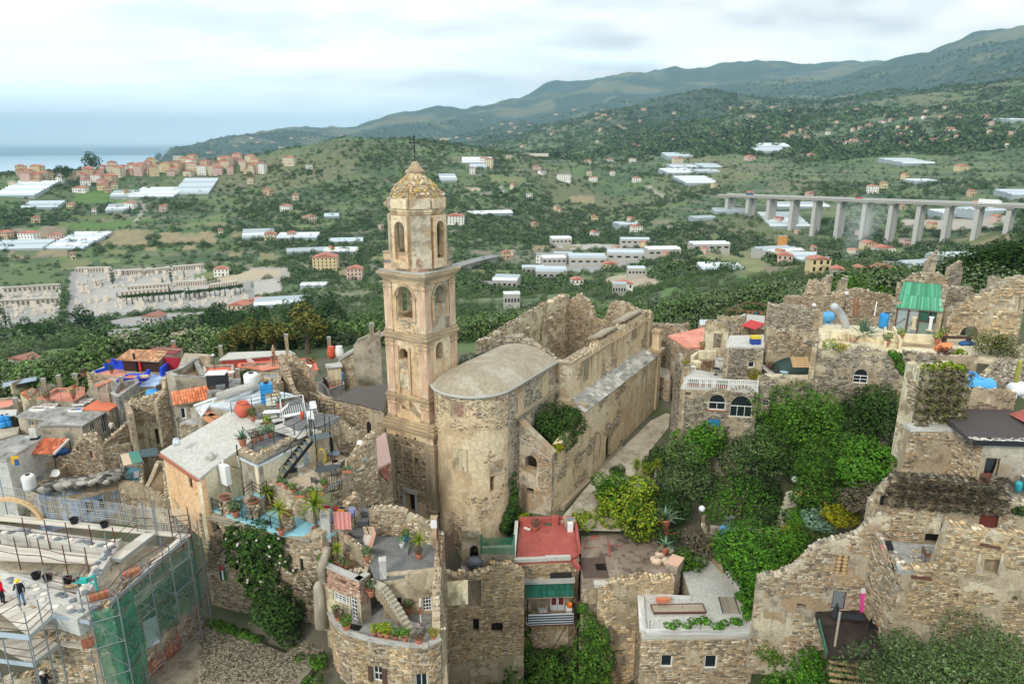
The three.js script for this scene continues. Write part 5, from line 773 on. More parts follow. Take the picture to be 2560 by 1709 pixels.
// ---------- roofs behind and to the left ----------
{
let TR={pal:[lin(206,112,72),lin(188,98,64),lin(216,132,92),lin(176,92,66)]};
let fw=(o={})=>WW(2,1,{frame:M.white,$w2:true,...o});
_m('grey_roof_house','grey plastered house under a flat dark grey roof with white skylights','house',[K1(215,785,4),K1(600,812,4),K1(480,885,4),K1(1000,892,4),K1(1320,705,4),K1(1050,690,4),K1(420,655,4)],-1,{mat:M._g,roof:M._f,rt:.14,over:.25,_Y:[{px:[K1(335,828),K1(412,922)],win:fw()},{px:[K1(445,835),K1(500,925)],win:fw()},{px:[K1(1232,790),K1(1325,965)],win:WW(2,1)},{px:[K1(1100,885),K1(1175,940)],win:fw()},{px:[K1(570,905),K1(620,985)],win:fw()}]});
for(let[x,y,w,d,l,bl]of[[480,700,1.7,.9,'white framed skylight, left of two on the grey roof edge',0],[600,668,1.8,.9,'white framed skylight filled with rubble behind the left one',0],[945,715,1.5,.9,'white framed skylight with a blue pane on the grey roof',1],[980,640,1.3,.9,'white skylight box with a stone on its lid, nearer one',0],[1060,605,1.3,.9,'white skylight box with a stone on its lid, farther one',0]]){let s=_b('skylight',l,'skylight',P(K1(x,y),4),.12);_a('frame',merge([box(w,.22,.1,0,.11,d/2),box(w,.22,.1,0,.11,-d/2),box(.1,.22,d-.1,-w/2+.05,.11,0),box(.1,.22,d-.1,w/2-.05,.11,0)]),M.white,s);_a('pane',box(w-.2,.03,d-.1,0,.15,0),bl?_d(62,100,178,.2):_d(150,140,126),s);let mb=new MB(),rd=rng(x);for(let i=0;i<4;i++)_U(mb,[(rd()-.5)*w*.7,.2,(rd()-.5)*d*.6],[.16,.09,.13],PAL.tan[i],rd);_a('stones',mb.geo(),M.stone,s).userData.kind='stuff';}
_m('salmon_roof_house','low house with flat roof of bright orange paint beside the grey roof','house',[K1(1010,692,4.25),K1(1330,708,4.25),K1(1455,635,4.25),K1(1190,585,4.25)],-1,{mat:M._g,roof:std({color:col(lin(214,118,84)),roughness:.85,bumpMap:grain,bumpScale:.01}),rt:.12,over:.12,_Y:[{px:[K1(1340,735),K1(1400,860)],win:SHADE_BACK}]});
let pk=_m('pink_terrace_house','house with pinkish terrace floor and wire fence behind the skylights','house',[K1(450,605,4.2),K1(905,640,4.2),K1(1040,560,4.2),K1(1040,462,4.2),K1(690,478,4.2),K1(570,555,4.2)],-2,{mat:M._g,roof:M.salmon,_B:.35,t:.25,$q3:_d(196,128,100)});
_A('wire mesh fence round the pinkish terrace',[P(K1(490,560),4.5),P(K1(580,590),4.5),P(K1(760,610),4.5),P(K1(910,630),4.5),P(K1(1030,470),4.5)],{_O:5,h:1.3,r:.018,step:2,mat:M.rust});
let sh=_m('stair_shed','grey stair shed with a sloping orange roof and dark doorway','shed',[K1(1180,405,6.4),K1(1215,412,6.4),K1(1345,345,6.9),K1(1300,335,6.9)],3,{mat:M._g,roof:M.terra,over:.3,side:()=>({})});
_l(sh,XZ(P(K1(1060,560),4)),XZ(P(K1(1230,580),4)),3,[[0,4.6],[1.2,5.9],[2.2,6.3]],{mat:M._g});_l(sh,XZ(P(K1(1240,585),4)),XZ(P(K1(1345,550),4)),3,6.2,{mat:M._g,holes:[{px:[K1(1250,420),K1(1300,560)],win:SHADE_BACK}]});
_m('parapet_house','long grey house with a stained parapet terrace and chimney pots','house',[K1(1370,585,4.6),K1(1462,625,4.6),K1(1712,445,4.6),K1(1690,405,4.6),K1(1450,450,4.6)],-2,{mat:M._f,roof:M.salmon,_B:.8,t:.35,$q3:M._f,_Y:[{px:[K1(1550,710),K1(1590,780)],win:WW(1,1)}]});
let bt=_b('blue_courtyard','bright blue roof courtyard with timber cabin and tiled lean roof','courtyard'),Bl=_d(22,72,214,.7),floorY=4.2;_a('floor',_v([K1(1060,262),K1(1240,270),K1(1420,370),K1(1600,430),K1(1960,420),K1(2050,300),K1(1990,200),K1(1520,200),K1(1380,130)].map(p=>P(p,floorY)),4),M._g,bt);_a('paving',_v([K1(1180,262),K1(1420,310),K1(1540,280),K1(1520,215),K1(1400,205)].map(p=>P(p,floorY+.03)),.02),M.salmon,bt);_a('paving',_v([K1(1650,425),K1(1930,415),K1(1990,290),K1(1840,260),K1(1830,330)].map(p=>P(p,floorY+.03)),.02),_d(176,204,232),bt);
let bw=(a,b,h0,h1)=>{let A=P(K1(...a),floorY),B=P(K1(...b),floorY);_a('blue_wall',_n([A[0],floorY+(h0+h1)/4,A[2]],[B[0],floorY+(h0+h1)/4,B[2]],.25,(h0+h1)/2),Bl,bt);};
bw([1170,258],[1290,225],.4,.4);bw([1290,225],[1370,205],.9,.9);bw([1365,205],[1525,210],1.5,1.5);bw([1545,345],[1640,330],.8,.8);bw([1640,352],[1790,352],1,1);bw([1790,352],[1835,290],1,1);bw([1440,400],[1600,345],.7,.7);bw([1700,425],[1712,380],1.2,1.2);bw([1980,300],[2058,230],1.2,1.2);
{let p=P(K1(1690,300),floorY+1);_a('planter_top',box(3,.06,1.2,p[0],p[1],p[2]),M.terra,bt);let mb=new MB(),rd=rng(6);for(let i=0;i<40;i++)_U(mb,[p[0]+rd()*1.6-.1,p[1]+.08,p[2]+rd()-.5],[.14,.08,.12],lin(206,200,186),rd);_y(_a('stones',mb.geo(),M.stone,bt));}
{let a=P(K1(1520,225),floorY),b=P(K1(1965,245),floorY),f=_r(XZ(a),XZ(b));let n=30;for(let i=0;i<n;i++)_a('plank',box(f.L/n-.02,1.75,.06).$y(f.ry).$t(...f.at(f.L*(i+.5)/n,floorY+.87,0)),_d(58+(i*7)%12,36,30),bt);
_S(bt,f.at(-.7,floorY+1.72,.5),f.at(f.L+.3,floorY+1.68,.5),f.at(f.L+.1,floorY+2.4,-2.2),f.at(-.3,floorY+2.4,-2.2),{w:.3,h:.34,pal:[lin(196,150,112),lin(178,132,98),lin(206,168,130),lin(160,116,88),lin(190,128,92)]});
_a('flue_pipe',bar(f.at(2.2,floorY,.25),f.at(2,floorY+2.6,.25),.14,8),M.iron,bt);_a('red_wall',box(2.4,1.9,.2).$y(f.ry).$t(...f.at(f.L+1.3,floorY+.95,-.9)),_d(160,32,50),bt);_a('red_post',box(.3,1.4,.3).$y(f.ry).$t(...f.at(2.7,floorY+.9,.2)),_d(196,40,48),bt);
_l(bt,XZ(P(K1(1060,265),floorY)),XZ(P(K1(1420,320),floorY)),0,4.3,{mat:M._e,_c:SFAR,cap:{s:.3},t:.3});}
_m('rust_roof_house','grey concrete house under a sloping dark red metal roof with chimney','house',[Z1(1115,252,5.4),Z1(1365,265,5.4),Z1(1432,218,6),Z1(1240,208,6)],1,{mat:M._g,roof:_d(128,62,60,.7),over:.2,rt:.1,_Y:[{px:[Z1(1410,245),Z1(1428,290)],win:SHADE_BACK}]});$q6('brick red topped chimney on the dark red metal roof',P(Z1(1365,222),5.8),.5,.8,M.terra,.4);
let lb=_m('lean_to_house','white walled house with a grey flat roof at the left edge','house',[K1(-260,1330,3.6),K1(78,1308,3.6),K1(540,1036,3.6),K1(240,1018,3.6),K1(-100,1120,3.6)],-3,{mat:M._E,roof:M._f,rt:.2,over:.15});
{let e0=P(K1(295,1240),2.6),e1=P(K1(660,1248),2.6),r1=P(K1(845,1065),3.3),r0=P(K1(545,1048),3.6);let t=_b('tiled_lean_to','lean-to roof of orange tiles over a patio beside the white wall','lean-to');_S(t,e0,e1,r1,r0,{w:.3,h:.42,_h:12});_a('fascia',_n(e1,r1,.1,.22),M.white,t);for(let p of[_w(e0,e1,.02),_w(e0,e1,.98),r1])_a('post',bar([p[0],-2,p[2]],[p[0],p[1]-.1,p[2]],.06),M._u,t);}
{let c=_b('white_chimney','square white chimney with dark base on the grey roof','chimney',P(K1(435,1060),3.6),.2);_a('base',box(.74,.25,.74,0,.12,0),M.iron,c);_a('stack',box(.66,1.15,.66,0,.82,0),M._E,c);_a('cap',box(.6,.1,.6,0,1.45,0),M.trim,c);}
{let m=_b('painted_sign','yellow and blue painted emblem on the white gable wall','mural',PD(K1(185,1320),63.2),.3);_a('patch',box(.7,.9,.03,0,0,0),_d(226,180,50),m);_a('patch',box(.4,.7,.03,.1,-.25,.02),_d(50,96,150),m);}
_m('patio','stone walled patio with grey floor under the tiled lean-to','patio',[K1(300,1440,-.6),K1(490,1480,-.6),K1(860,1260,-.6),K1(560,1240,-.6)],-3,{mat:M._e,_c:S1,_B:.5,_j:.1,cap:{s:.25},roof:M._f});
_x('blue square plastic tank under the tiled lean-to',P(K1(770,1290),0),.3,.5,1.8,_d(34,88,150,.5));
for(let[x,y,l]of[[40,840,'blue drum, upper left of the stack at the left edge'],[100,830,'blue drum, upper right of the stack at the left edge'],[55,915,'blue drum, lower left of the stack at the left edge'],[120,900,'blue drum, lower right of the stack at the left edge']])_x(l,P(K1(x,y),y<880?3.3:2.6),0,.42,.7,M._z,true);
_m('yard_building','low building with pale concrete yard roof at the left edge','building',[K1(-300,1150,2.5),K1(215,1000,2.5),K1(240,900,2.5),K1(-300,900,2.5)],-3,{mat:M._g,roof:M.path});
_m('white_awning','white sheet roof with dark front at the far left','shed',[K1(-100,775,4),K1(190,765,4),K1(195,700,4.2),K1(-100,715,4.2)],1,{mat:M.dark,roof:M._s,over:.1});
_m('salmon_terrace_house','house with faded pink terrace at the left edge','house',[K1(-200,740,3),K1(110,700,3),K1(270,620,3),K1(200,570,3),K1(-200,615,3)],-3,{mat:M._g,roof:M.salmon,_B:.3,t:.25});
{let t=_b('tiled_roof_house','house with bright orange tiled roof left of the pinkish terrace','house');_S(t,P(K1(345,580),2.2),P(K1(470,470),2.2),P(K1(400,430),3),P(K1(245,500),3),{w:.3,h:.4,_h:14});_l(t,XZ(P(K1(345,580),2.2)),XZ(P(K1(470,470),2.2)),-3,2.1,{mat:M.cream});_l(t,XZ(P(K1(245,505),2.9)),XZ(P(K1(345,580),2.2)),-3,[[0,2.8],[3,2.1]],{mat:M.cream});}
{let t=_b('hip_roof_house','house with broad salmon tiled roof and solar panel at the village edge','house');_S(t,P(K1(235,445),0),P(K1(420,350),0),P(K1(290,315),1.2),P(K1(140,385),1.2),{w:.36,h:.4,_h:15,pal:[lin(206,128,96),lin(216,142,110),lin(196,118,90)]});_l(t,XZ(P(K1(140,390),1)),XZ(P(K1(235,445),0)),-5,[[0,1],[4,0]],{mat:M.cream});_l(t,XZ(P(K1(235,445),0)),XZ(P(K1(420,350),0)),-5,-.05,{mat:M.cream});let p=P(K1(245,370),.85);_a('solar_panel',box(4.2,.06,1.4,0,0,0,.5).rotateX(.2).$t(p[0],p[1]+.1,p[2]),_d(140,156,170,.3),t);}
{let t=_b('grey_striped_roof','small roof of grey corrugated sheets beside the orange tiled roof','roof');_S(t,P(K1(510,480),3),P(K1(700,410),3),P(K1(630,378),3.6),P(K1(445,435),3.6),{w:.32,h:3,pal:[lin(150,154,154),lin(120,124,124)],_h:16});_l(t,XZ(P(K1(510,480),3)),XZ(P(K1(700,410),3)),-3,2.9,{mat:M._e,_c:SFAR});}
let rp=_b('plaster_ruin','ruined house with a patch of cream plaster and empty doorway','ruin');let ra=XZ(P(K1(1610,1160),1.8)),rb=XZ(P(K1(2075,1120),1.8));_l(rp,ra,rb,-2,[[0,7],[1.6,7.3],[4,8],[6,9.4]],{t:.6,mat:M._t,_j:.3,holes:[{px:[K1(1890,940),K1(1975,1130)],win:SHADE_BACK}],_c:{...S1,$q8:(u,y)=>y>4.9+.4*$i(u*1.7)||u>4.6},cap:{s:.35}});_l(rp,ra,XZ(P(K1(1580,800),6.4)),-2,6.8,{t:.5,mat:M._e,_c:S1});
_l(rp,XZ(P(K1(1925,640),7)),XZ(P(K1(2058,480),8)),2,[[0,7.2],[1.4,8.4],[3,9.6]],{t:.5,mat:M._e,_j:.2,_c:S1,cap:{s:.3}});
let sw=_b('stone_ruin','dark stone house shell with a small red shutter and cracked gable','ruin');let sa=XZ(P(K1(690,1440),0)),sb=XZ(P(K1(960,1100),3)),sc=XZ(P(K1(1245,1180),3));_l(sw,sa,sc,-3,[[0,1.2],[2.4,2.2],[3.2,3.8],[4.8,4.6],[6,4.4],[8.2,3.2]],{t:.5,mat:M._e,_j:.3,_c:{...S1,$q4:.75},cap:{s:.35},holes:[{px:[K1(1092,1205),K1(1130,1300)],win:{kind:'door',mat:_d(142,44,36),frame:_d(142,44,36)}},{px:[K1(930,1150),K1(958,1210)],win:SHADE_BACK}]});
_l(sw,sc,XZ(P(K1(1580,860),5)),-3,[[0,3.2],[6,5],[9,5]],{t:.5,mat:M._e,_j:.1,_c:{...S1,$q4:.8},cap:{s:.3}});
let yl=_b('roofless_yard','roofless stone yard with grey coping left of the plaster ruin','ruin'),ya=XZ(P(K1(1218,1180),3)),yb=XZ(P(K1(1600,1120),3));_l(yl,ya,yb,-3,3,{t:.4,mat:M._e,_c:{...S1,$q4:.8},cap:{s:.25,pal:'grey'}});_l(yl,XZ(P(K1(1240,1170),3)),XZ(P(K1(1590,930),3.4)),-3,3.3,{t:.4,mat:M._f});
{let a=_b('awning','shade awning of tan and green cloth over a small blue terrace','awning'),c0=P(K1(1440,1255),2.6),c1=P(K1(1700,1200),2.6),c2=P(K1(1760,1360),2.3),c3=P(K1(1485,1415),2.3);for(let[p,q]of[[c0,c1],[c1,c2],[c2,c3],[c3,c0],[_w(c0,c1,.5),_w(c3,c2,.5)]])_a('frame_bar',bar(p,q,.035),M.steel,a);for(let p of[c0,c1,c2,c3])_a('post',bar([p[0],0,p[2]],p,.04),M.rust,a);let L=(u,v)=>_w(_w(c0,c1,u),_w(c3,c2,u),v);_a('tan_cloth',_v([L(.12,.05),L(.5,.05),L(.5,.9),L(.12,.9)].map(p=>up3(p,.04)),.03),_d(206,186,158),a);_a('green_cloth',_v([L(.5,.02),L(.98,.02),L(.98,.9),L(.5,.9)].map(p=>up3(p,.05)),.03),_d(84,140,124),a);
let t=_b('tarpaulin','dark grey green tarpaulin stretched beside the awning','tarpaulin');_a('sheet',_v([P(K1(1712,1192),2.7),P(K1(1735,1285),2.4),P(K1(1942,1262),2.3),P(K1(1922,1162),2.7)],.03),_d(84,98,102),t);
_m('small_blue_terrace','small terrace house with teal floor below the awning','house',[Z1(925,1290,.5),Z1(1125,1300,.5),Z1(1130,1140,.5),Z1(960,1150,.5)],-3,{mat:M._e,_c:S1,roof:_d(96,150,166),_B:.35,cap:{s:.25},t:.3});_Z('grey garden chair on the small teal terrace',P(Z1(1075,1255),.5),.4,M.steel,_d(170,166,160));_Z('pale wicker chair at the left of the small teal terrace',P(Z1(1005,1260),.5),.9,M.steel,_d(150,160,160));
_m('ruin_between','roofless stone house shell right of the small teal terrace','ruin',[Z1(1130,1320,1.2),Z1(1330,1420,.6),Z1(1310,1120,2.2),Z1(1230,1120,2.4)],-4,{mat:M._e,_c:{...S1,$q4:.85},_B:.2,_j:.3,cap:{s:.3},roof:M.earth});
_m('blue_front_house','low house with faded blue front and grey rocky roof behind the netting','house',[Z1(600,1400,-.2),Z1(925,1320,-.2),Z1(900,1230,.6),Z1(330,1340,.6),Z1(300,1370,-.2)],-5,{mat:M.blueHouse,roof:M._e,_Y:[{px:[Z1(668,1425),Z1(742,1505)],win:SHADE_BACK},{px:[Z1(770,1410),Z1(830,1470)],win:SHADE_BACK}]});
let rk=_b('rocky_roof','weathered black streaked vault roof of rubble','roof');{let mb=new MB(),rd=rng(19),A=P(Z1(320,1350),.7),B=P(Z1(910,1250),1.3);for(let i=0;i<90;i++){let p=_w(A,B,rd()),tn=.5+rd()*.9;_U(mb,[p[0],p[1]+rd()*.3,p[2]-1.6*rd()],[.7,.3,.5],lin(130*tn,126*tn,118*tn),rd);}_y(_a('rubble',mb.geo(),M.stone,rk));}
_x('white upright water tank by the rocky roof',P(Z1(240,1330),0),0,.62,1.7,M.white,true);dish('white satellite dish beside the upright tank',P(Z1(448,1260),0),.6,.4);dish('big pale satellite dish behind the green hedge',P(K2(1000,420),5.8),2.6,.8);
_m('back_yard_house','low stone house with a dark grey yard at the left edge above the scaffold','house',[Z1(-200,1330,-.5),Z1(330,1340,-.5),Z1(600,1120,.2),Z1(330,1150,.2),Z1(60,1190,0)],-6,{mat:M._e,_c:S1,roof:M._f,_B:.6,_j:.1,cap:{s:.28}});
let cb=_b('green_cabinet','cabinet with two green framed glass doors and pale top','cabinet',P(Z1(1285,1400),-1.8),-.3);_a('carcass',box(1.7,1.3,.7,0,.65,0),_d(80,84,80),cb);_a('top',box(1.9,.08,.9,0,1.34,0),M.trim,cb);for(let x of[-.42,.42])_a('door',box(.78,1.15,.05,x,.64,.37),_d(70,110,104),cb);}
{let t=_m('orange_tiled_house','small stone house with flat faced orange tile roof and arched white window','house',[Z2(125,395,8.4),Z2(455,340,8.4),Z2(430,225,9.4),Z2(100,285,9.4)],3,{mat:M._g,roof:M._e,_c:{...S2,_F:.5},_Y:[{px:[Z2(172,425),Z2(242,520)],win:WW(1,1,{fw:.14}),arch:false},{px:[Z2(285,430),Z2(302,520)],win:SHADE_BACK}]});let[a,b,c,d]=[P(Z2(118,402),8.42),P(Z2(462,345),8.42),P(Z2(432,225),9.45),P(Z2(98,283),9.45)];_S(t,a,b,c,d,{w:.28,h:.4,_h:22,pal:[lin(222,132,88),lin(210,118,76),lin(228,146,104)]});}
_m('stone_annexe','stone annexe with a pair of brown flat canopies by the white roof','annexe',[Z2(170,560,7.5),Z2(330,560,7.5),Z2(520,500,8),Z2(350,480,8)],3,{mat:M._e,_c:S2,roof:M._f});
for(let[q,l]of[[[[352,455],[455,500],[600,460],[440,400]],'pale brown canopy board, upper one beside the membrane roof'],[[[370,512],[440,556],[570,510],[455,470]],'pale brown canopy board, lower one beside the membrane roof']]){let t=_b('canopy_board',l,'canopy'),p=q.map(a=>P(Z2(...a),9));_a('board',_v(p,.08),_d(196,132,96),t);_a('batten',_n(up3(_w(p[0],p[3],.5),.05),up3(_w(p[1],p[2],.5),.05),.06,.06),M.wood,t);}
_m('membrane_roof_house','house with pale grey sagging membrane roof behind the white roof','house',[Z2(295,395,9),Z2(370,500,8.8),Z2(440,400,9.6),Z2(640,440,10.4),Z2(1010,350,10.8),Z2(1230,310,10.6),Z2(880,240,10.8),Z2(480,330,10.2)],4,{mat:M._g,roof:M.$q0,rt:.2});
{let r=_b('roof_hump','raised grey membrane hump along the back of the pale roof','roof');_a('hump',tube([P(Z2(520,320),10.6),P(Z2(640,285),11.1),P(Z2(820,235),11.3),P(Z2(860,245),10.9)],.42,20,8),M._f,r);}
{let b=_b('blue_tank','tall square blue plastic tank on the pale roof','water tank',P(Z2(960,370),10.8),.3);for(let i=0;i<4;i++)_a('tank_panel',box(1.1,.44,.9,0,.23+i*.46,0),M._z,b);_a('lid',new $C(.2,.2,.12,12).$t(0,1.92,0),M.iron,b);let w=_b('white_tank','low white tank with a stone on its lid beside the blue tank','water tank',P(Z2(1010,385),10.8),.3);_a('tank',box(1.2,.9,1,0,.45,0),M.white,w);_a('lid',box(1.3,.08,1.1,0,.95,0),M.trim,w);}
_x('white water tank with stones on top at the end of the roof hump',P(Z2(820,215),10.6),0,.75,1.2,M.white,true);{let b=_b('black_crate','large black crate with rubble on its lid on the concrete roof','crate',P(Z2(520,235),9.2),.12);_a('crate',box(1.9,1.5,1.3,0,.75,0),_d(38,40,44),b);_a('lid',box(2,.12,1.4,0,1.56,0),M.white,b);let w=_b('wheelbarrow','wheelbarrow with a blue sack in front of the black crate','wheelbarrow',P(Z2(545,275),9.2),.4);_a('tray',box(.9,.3,.6,0,.5,0),M.steel,w);_a('wheel',new $T(.18,.06,8,16).$t(.6,.22,0),M.iron,w);_a('handle',merge([bar([-.3,.4,.25],[-1,.6,.25],.025),bar([-.3,.4,-.25],[-1,.6,-.25],.025)]),M.wood,w);}
_m('concrete_roof','concrete roof slab strewn with rubble behind the orange tiled annexe','building',[Z2(420,300,9.1),Z2(700,240,9.1),Z2(720,160,9.1),Z2(420,180,9.1)],4,{mat:M._g,roof:M._f});
_m('walled_yard','narrow walled yard with thick grey coping beside the terracotta terraces','yard',[K2(150,510,8.6),K2(240,545,8.6),K2(560,560,8),K2(450,360,8.6),K2(250,480,8.6)],3,{mat:M._g,roof:M.earth,_B:.7,t:.4,$q3:M._f});
_m('terracotta_house','house topped by a terracotta terrace with lamp post and white table','house',[K2(540,540,6.6),K2(830,500,6.6),K2(830,385,6.6),K2(520,400,6.6)],2,{mat:M._g,roof:_d(206,112,82,.85),_B:.3,t:.3});
_m('statue_terrace_house','house with terracotta terrace, clothes frame and statue behind the hedge','house',[K2(870,420,6.4),K2(1130,460,6.4),K2(1300,430,6.4),K2(1680,450,6.4),K2(1640,330,6.4),K2(880,385,6.4)],0,{mat:M._g,roof:M.salmon,_B:.35,t:.3,$q3:_d(214,120,88)});
_D('white round table on the terracotta terrace near the crate',P(K2(800,500),6.6),.5);_D('white round table on the far pink terrace',P(K2(1565,440),6.4),.75);_W('lamp post with pale globe on the terracotta terrace',P(K2(640,455),6.6),2.2,.18);
_T('clipped_hedge','clipped dark green hedge block between the terracotta terraces','hedge',P(K2(985,520),5.6),{r:1.6,sx:1.3,n:10,_k:2200,leaf:.16,_p:G.dark,_d:.9,_h:71});
_m('white_roof_far','house with a broad white roof and red edge beyond the terraces','house',[K2(690,320,6.2),K2(960,300,6.2),K2(1440,260,6.2),K2(1380,225,6.4),K2(790,245,6.4)],0,{mat:_d(170,70,62),roof:M._s,rt:.14,over:.2});
_m('beige_roofs','stone house with pale sloping slab roofs behind the walled yard','house',[K2(260,400,6.4),K2(400,350,6.4),K2(500,290,6.6),K2(600,265,7),K2(330,250,7)],1,{mat:M._e,_c:SFAR,roof:M.path});
_m('long_stone_wall_house','roofless stone house with a grey topped wall beside the membrane roof','ruin',[Z2(870,155,9.4),Z2(1075,210,9.4),Z2(1085,110,9.4),Z2(880,120,9.4)],3,{mat:M._e,_c:S1,roof:M._f,cap:{s:.3},_B:.1});
{let t=_b('broken_house_wall','tall broken stone wall with a ragged top near the membrane roof','ruin');_l(t,XZ(P(Z2(1075,240),8)),XZ(P(Z2(1220,340),8)),2,[[0,11.6],[.8,11],[2,10.2],[3.4,8.6]],{_j:.3,mat:M._e,_c:S1,cap:{s:.32}});_l(t,XZ(P(Z2(1090,200),8)),XZ(P(Z2(1380,200),8)),2,[[0,11.4],[2,10.8],[3.4,9.6],[6,8.6]],{_j:.3,mat:M._e,_c:S1,cap:{s:.32}});}
{let t=_b('gabled_stone_house','long stone house shell with grey sloping coping and gable left of the tower','house');let a=XZ(P(K2(1930,480),5)),b=XZ(P(K2(2330,520),4.5)),c=XZ(P(K2(1850,380),7));let w=_l(t,a,b,0,[[0,7],[2.2,8.6],[7,11.2],[9,11]],{t:.6,mat:M._e,_c:SFAR,holes:[{px:[K2(2200,310),K2(2240,405)],win:{kind:'door',mat:_d(164,120,104),frame:M.trim}}]});_a('coping',_n(w.at(-.3,7.2,-.9),w.at(7,11.4,-.9),2.2,.25),M._f,t);_l(t,c,a,2,[[0,6.8],[2.5,7]],{mat:M._g});let g=_b('gable_wall','grey plastered gable with pale rim behind the stone house','wall');_l(g,XZ(P(K2(2040,260),8.6)),XZ(P(K2(2315,240),8.8)),3,[[0,9.6],[.6,10.4],[2.4,11.3],[3.4,11],[5,10]],{mat:M._g});}
_m('dark_flat_roof','stone house with a dark flat gravel roof directly left of the tower','house',[K2(1830,720,7.2),K2(2090,770,7.2),K2(2345,840,7),K2(2400,560,7.4),K2(2050,600,7.2)],0,{mat:M._e,_c:S1,roof:_d(92,86,80,.95,{}),cap:{s:.22},_Y:[{px:[K2(2170,940),K2(2225,1080)],arch:true,win:WW(2,2,{frame:M._u})},{px:[K2(2035,1010),K2(2090,1080)],win:fw()}]});
_m('curved_terrace_house','small house with curved grey wall, clay floor terrace and iron railing','house',[K2(1690,570,6.4),K2(1790,650,6.4),K2(1950,590,6.4),K2(1940,520,6.4),K2(1780,515,6.4)],1,{mat:M._f,roof:_d(198,116,90),_B:.3,t:.25});_A('iron railing of the small curved terrace',[P(K2(1740,560),6.7),P(K2(1790,625),6.7),P(K2(1930,590),6.7)],{_R:.2,_O:2,h:.9});
{let b=_b('terrace_hut','cream hut with flat grey roof on the small curved terrace','hut',P(K2(1855,560),6.4),.35);_a('wall',box(1.5,2.2,1.3,0,1.1,0),M.cream,b);_a('roof',box(1.9,.14,1.7,0,2.28,0),M._f,b);_x('round blue water tank next to the cream hut',P(K2(1905,550),6.4),0,.5,1.3,M._z,true);}
{let s=_b('corrugated_sheet','leaning sheet of pale turquoise corrugated roofing','roof sheet');_S(s,P(K2(1600,545),6),P(K2(1730,520),6),P(K2(1690,455),7),P(K2(1565,470),7),{w:.2,h:4,pal:[lin(140,190,178),lin(128,176,166)],_h:33});}
_m('mossy_roof','low ruined house with a mossy earth roof and planks','ruin',[K2(1470,640,6.5),K2(1700,720,6.5),K2(1910,760,6.5),K2(1760,700,6.5),K2(1640,610,6.5)],0,{mat:M._e,_c:S1,roof:M.earth,_B:.2,_j:.15,cap:{s:.3}});
_m('tower_foot_house','house with faded pink roof and worn tiles squeezed against the tower foot','house',[Z2(1755,800,8),Z2(1930,960,7.4),Z2(2060,900,7.4),Z2(2010,640,8)],2,{mat:M._e,_c:S1,roof:_d(212,180,170)});
{let t=_b('worn_tile_roof','strip of worn dark red roof tiles beside the tower foot','roof');_S(t,P(Z2(1965,1020),7),P(Z2(2040,1090),6.9),P(Z2(2050,900),7.2),P(Z2(1985,860),7.3),{w:.3,h:.36,pal:[lin(150,96,78),lin(128,82,68),lin(166,116,96)],_h:35});}
for(let[p,Y,h,l]of[[K2(1375,270),6.2,2.6,'tall pale stone chimney on the far white roof'],[K2(705,300),6,1.4,'square chimney with brick cap at the left of the white roof'],[K2(1800,230),7.4,1.6,'orange topped chimney among the far pots'],[K2(2230,110),12,1.6,'brick chimney behind the grey gable'],[K1(740,430),4.2,1.3,'square grey chimney at the back of the pinkish terrace'],[K1(220,740),3.2,1.5,'brick chimney with clay cap by the left white sheet roof'],[K1(1500,440),4.6,1.2,'stub chimney at the end of the stained parapet'],[K1(560,500),4.2,1.6,'grey square chimney left of the wire fence'],[K1(940,400),4.2,1.2,'low grey pillar behind the orange pots'],[K2(880,560),6.8,1.5,'thin pale chimney by the clipped hedge']])$q6(l,P(p,Y),.45,h,h>2?M.trim:M._e,.3);
for(let[p,Y,mt,l]of[[K2(1820,305),7,_d(206,96,66),'large orange clay jar on the far terrace wall'],[K2(1900,300),7,M.white,'large white jar beside the orange jar on the far terrace wall']]){let j=_b('garden_jar',l,'jar',P(p,Y));_a('jar',_J([[.001,0],[.35,0],[.55,.6],[.5,1.2],[.38,1.5],[.46,1.6],[.001,1.6]],18),mt,j);}
{let s=_b('garden_statue','grey stone statue of a standing figure on the far terrace','statue',P(K2(1240,350),6.4));_a('plinth',box(.5,.9,.5,0,.45,0),M._e,s);_a('figure',_J([[.001,.9],[.25,.9],[.2,1.4],[.26,1.8],[.22,2],[.08,2.1],[.13,2.25],[.1,2.4],[.001,2.46]],12),M.trim,s);}
[[K1(590,600),4.6,'clay pot on the parapet near the left skylights'],[K1(905,570),4.3,'orange clay pot on the wire fence corner'],[K1(910,450),5,'square orange clay pot at the back of the pinkish terrace'],[K1(1025,300),4.2,'clay pot at the far left blue courtyard wall'],[K1(1340,130),5.4,'clay pot with red cloth on the blue wall'],[K1(1370,260),4.4,'wide clay bowl of cactus in the blue courtyard'],[K2(1590,390),6.4,'clay pot of cactus on the far pink terrace, larger'],[K2(1635,375),6.4,'clay pot on the far pink terrace beside the larger one'],[K1(690,990),2.2,'plant tray below the grey roof eaves'],[K1(830,970),2.2,'round clay planter on a post below the grey roof'],[K1(600,1010),2,'leafy green planter under the grey roof front']].forEach((c,i)=>_o(c[2],P(c[0],c[1]),'bush',1.5,{_h:120+i,_p:i%3?G.mid:G.dry}));
_x('blue barrel tank lying on a ledge by the yellow railing',P(K1(1890,580),5.2),.1,.55,1.5);_A('pale yellow railing beside the lying blue barrel tank',[P(K1(1610,640),5),P(K1(1720,590),5),P(K1(1830,540),5.2)],{mat:_d(206,208,120),_O:2,h:.9});
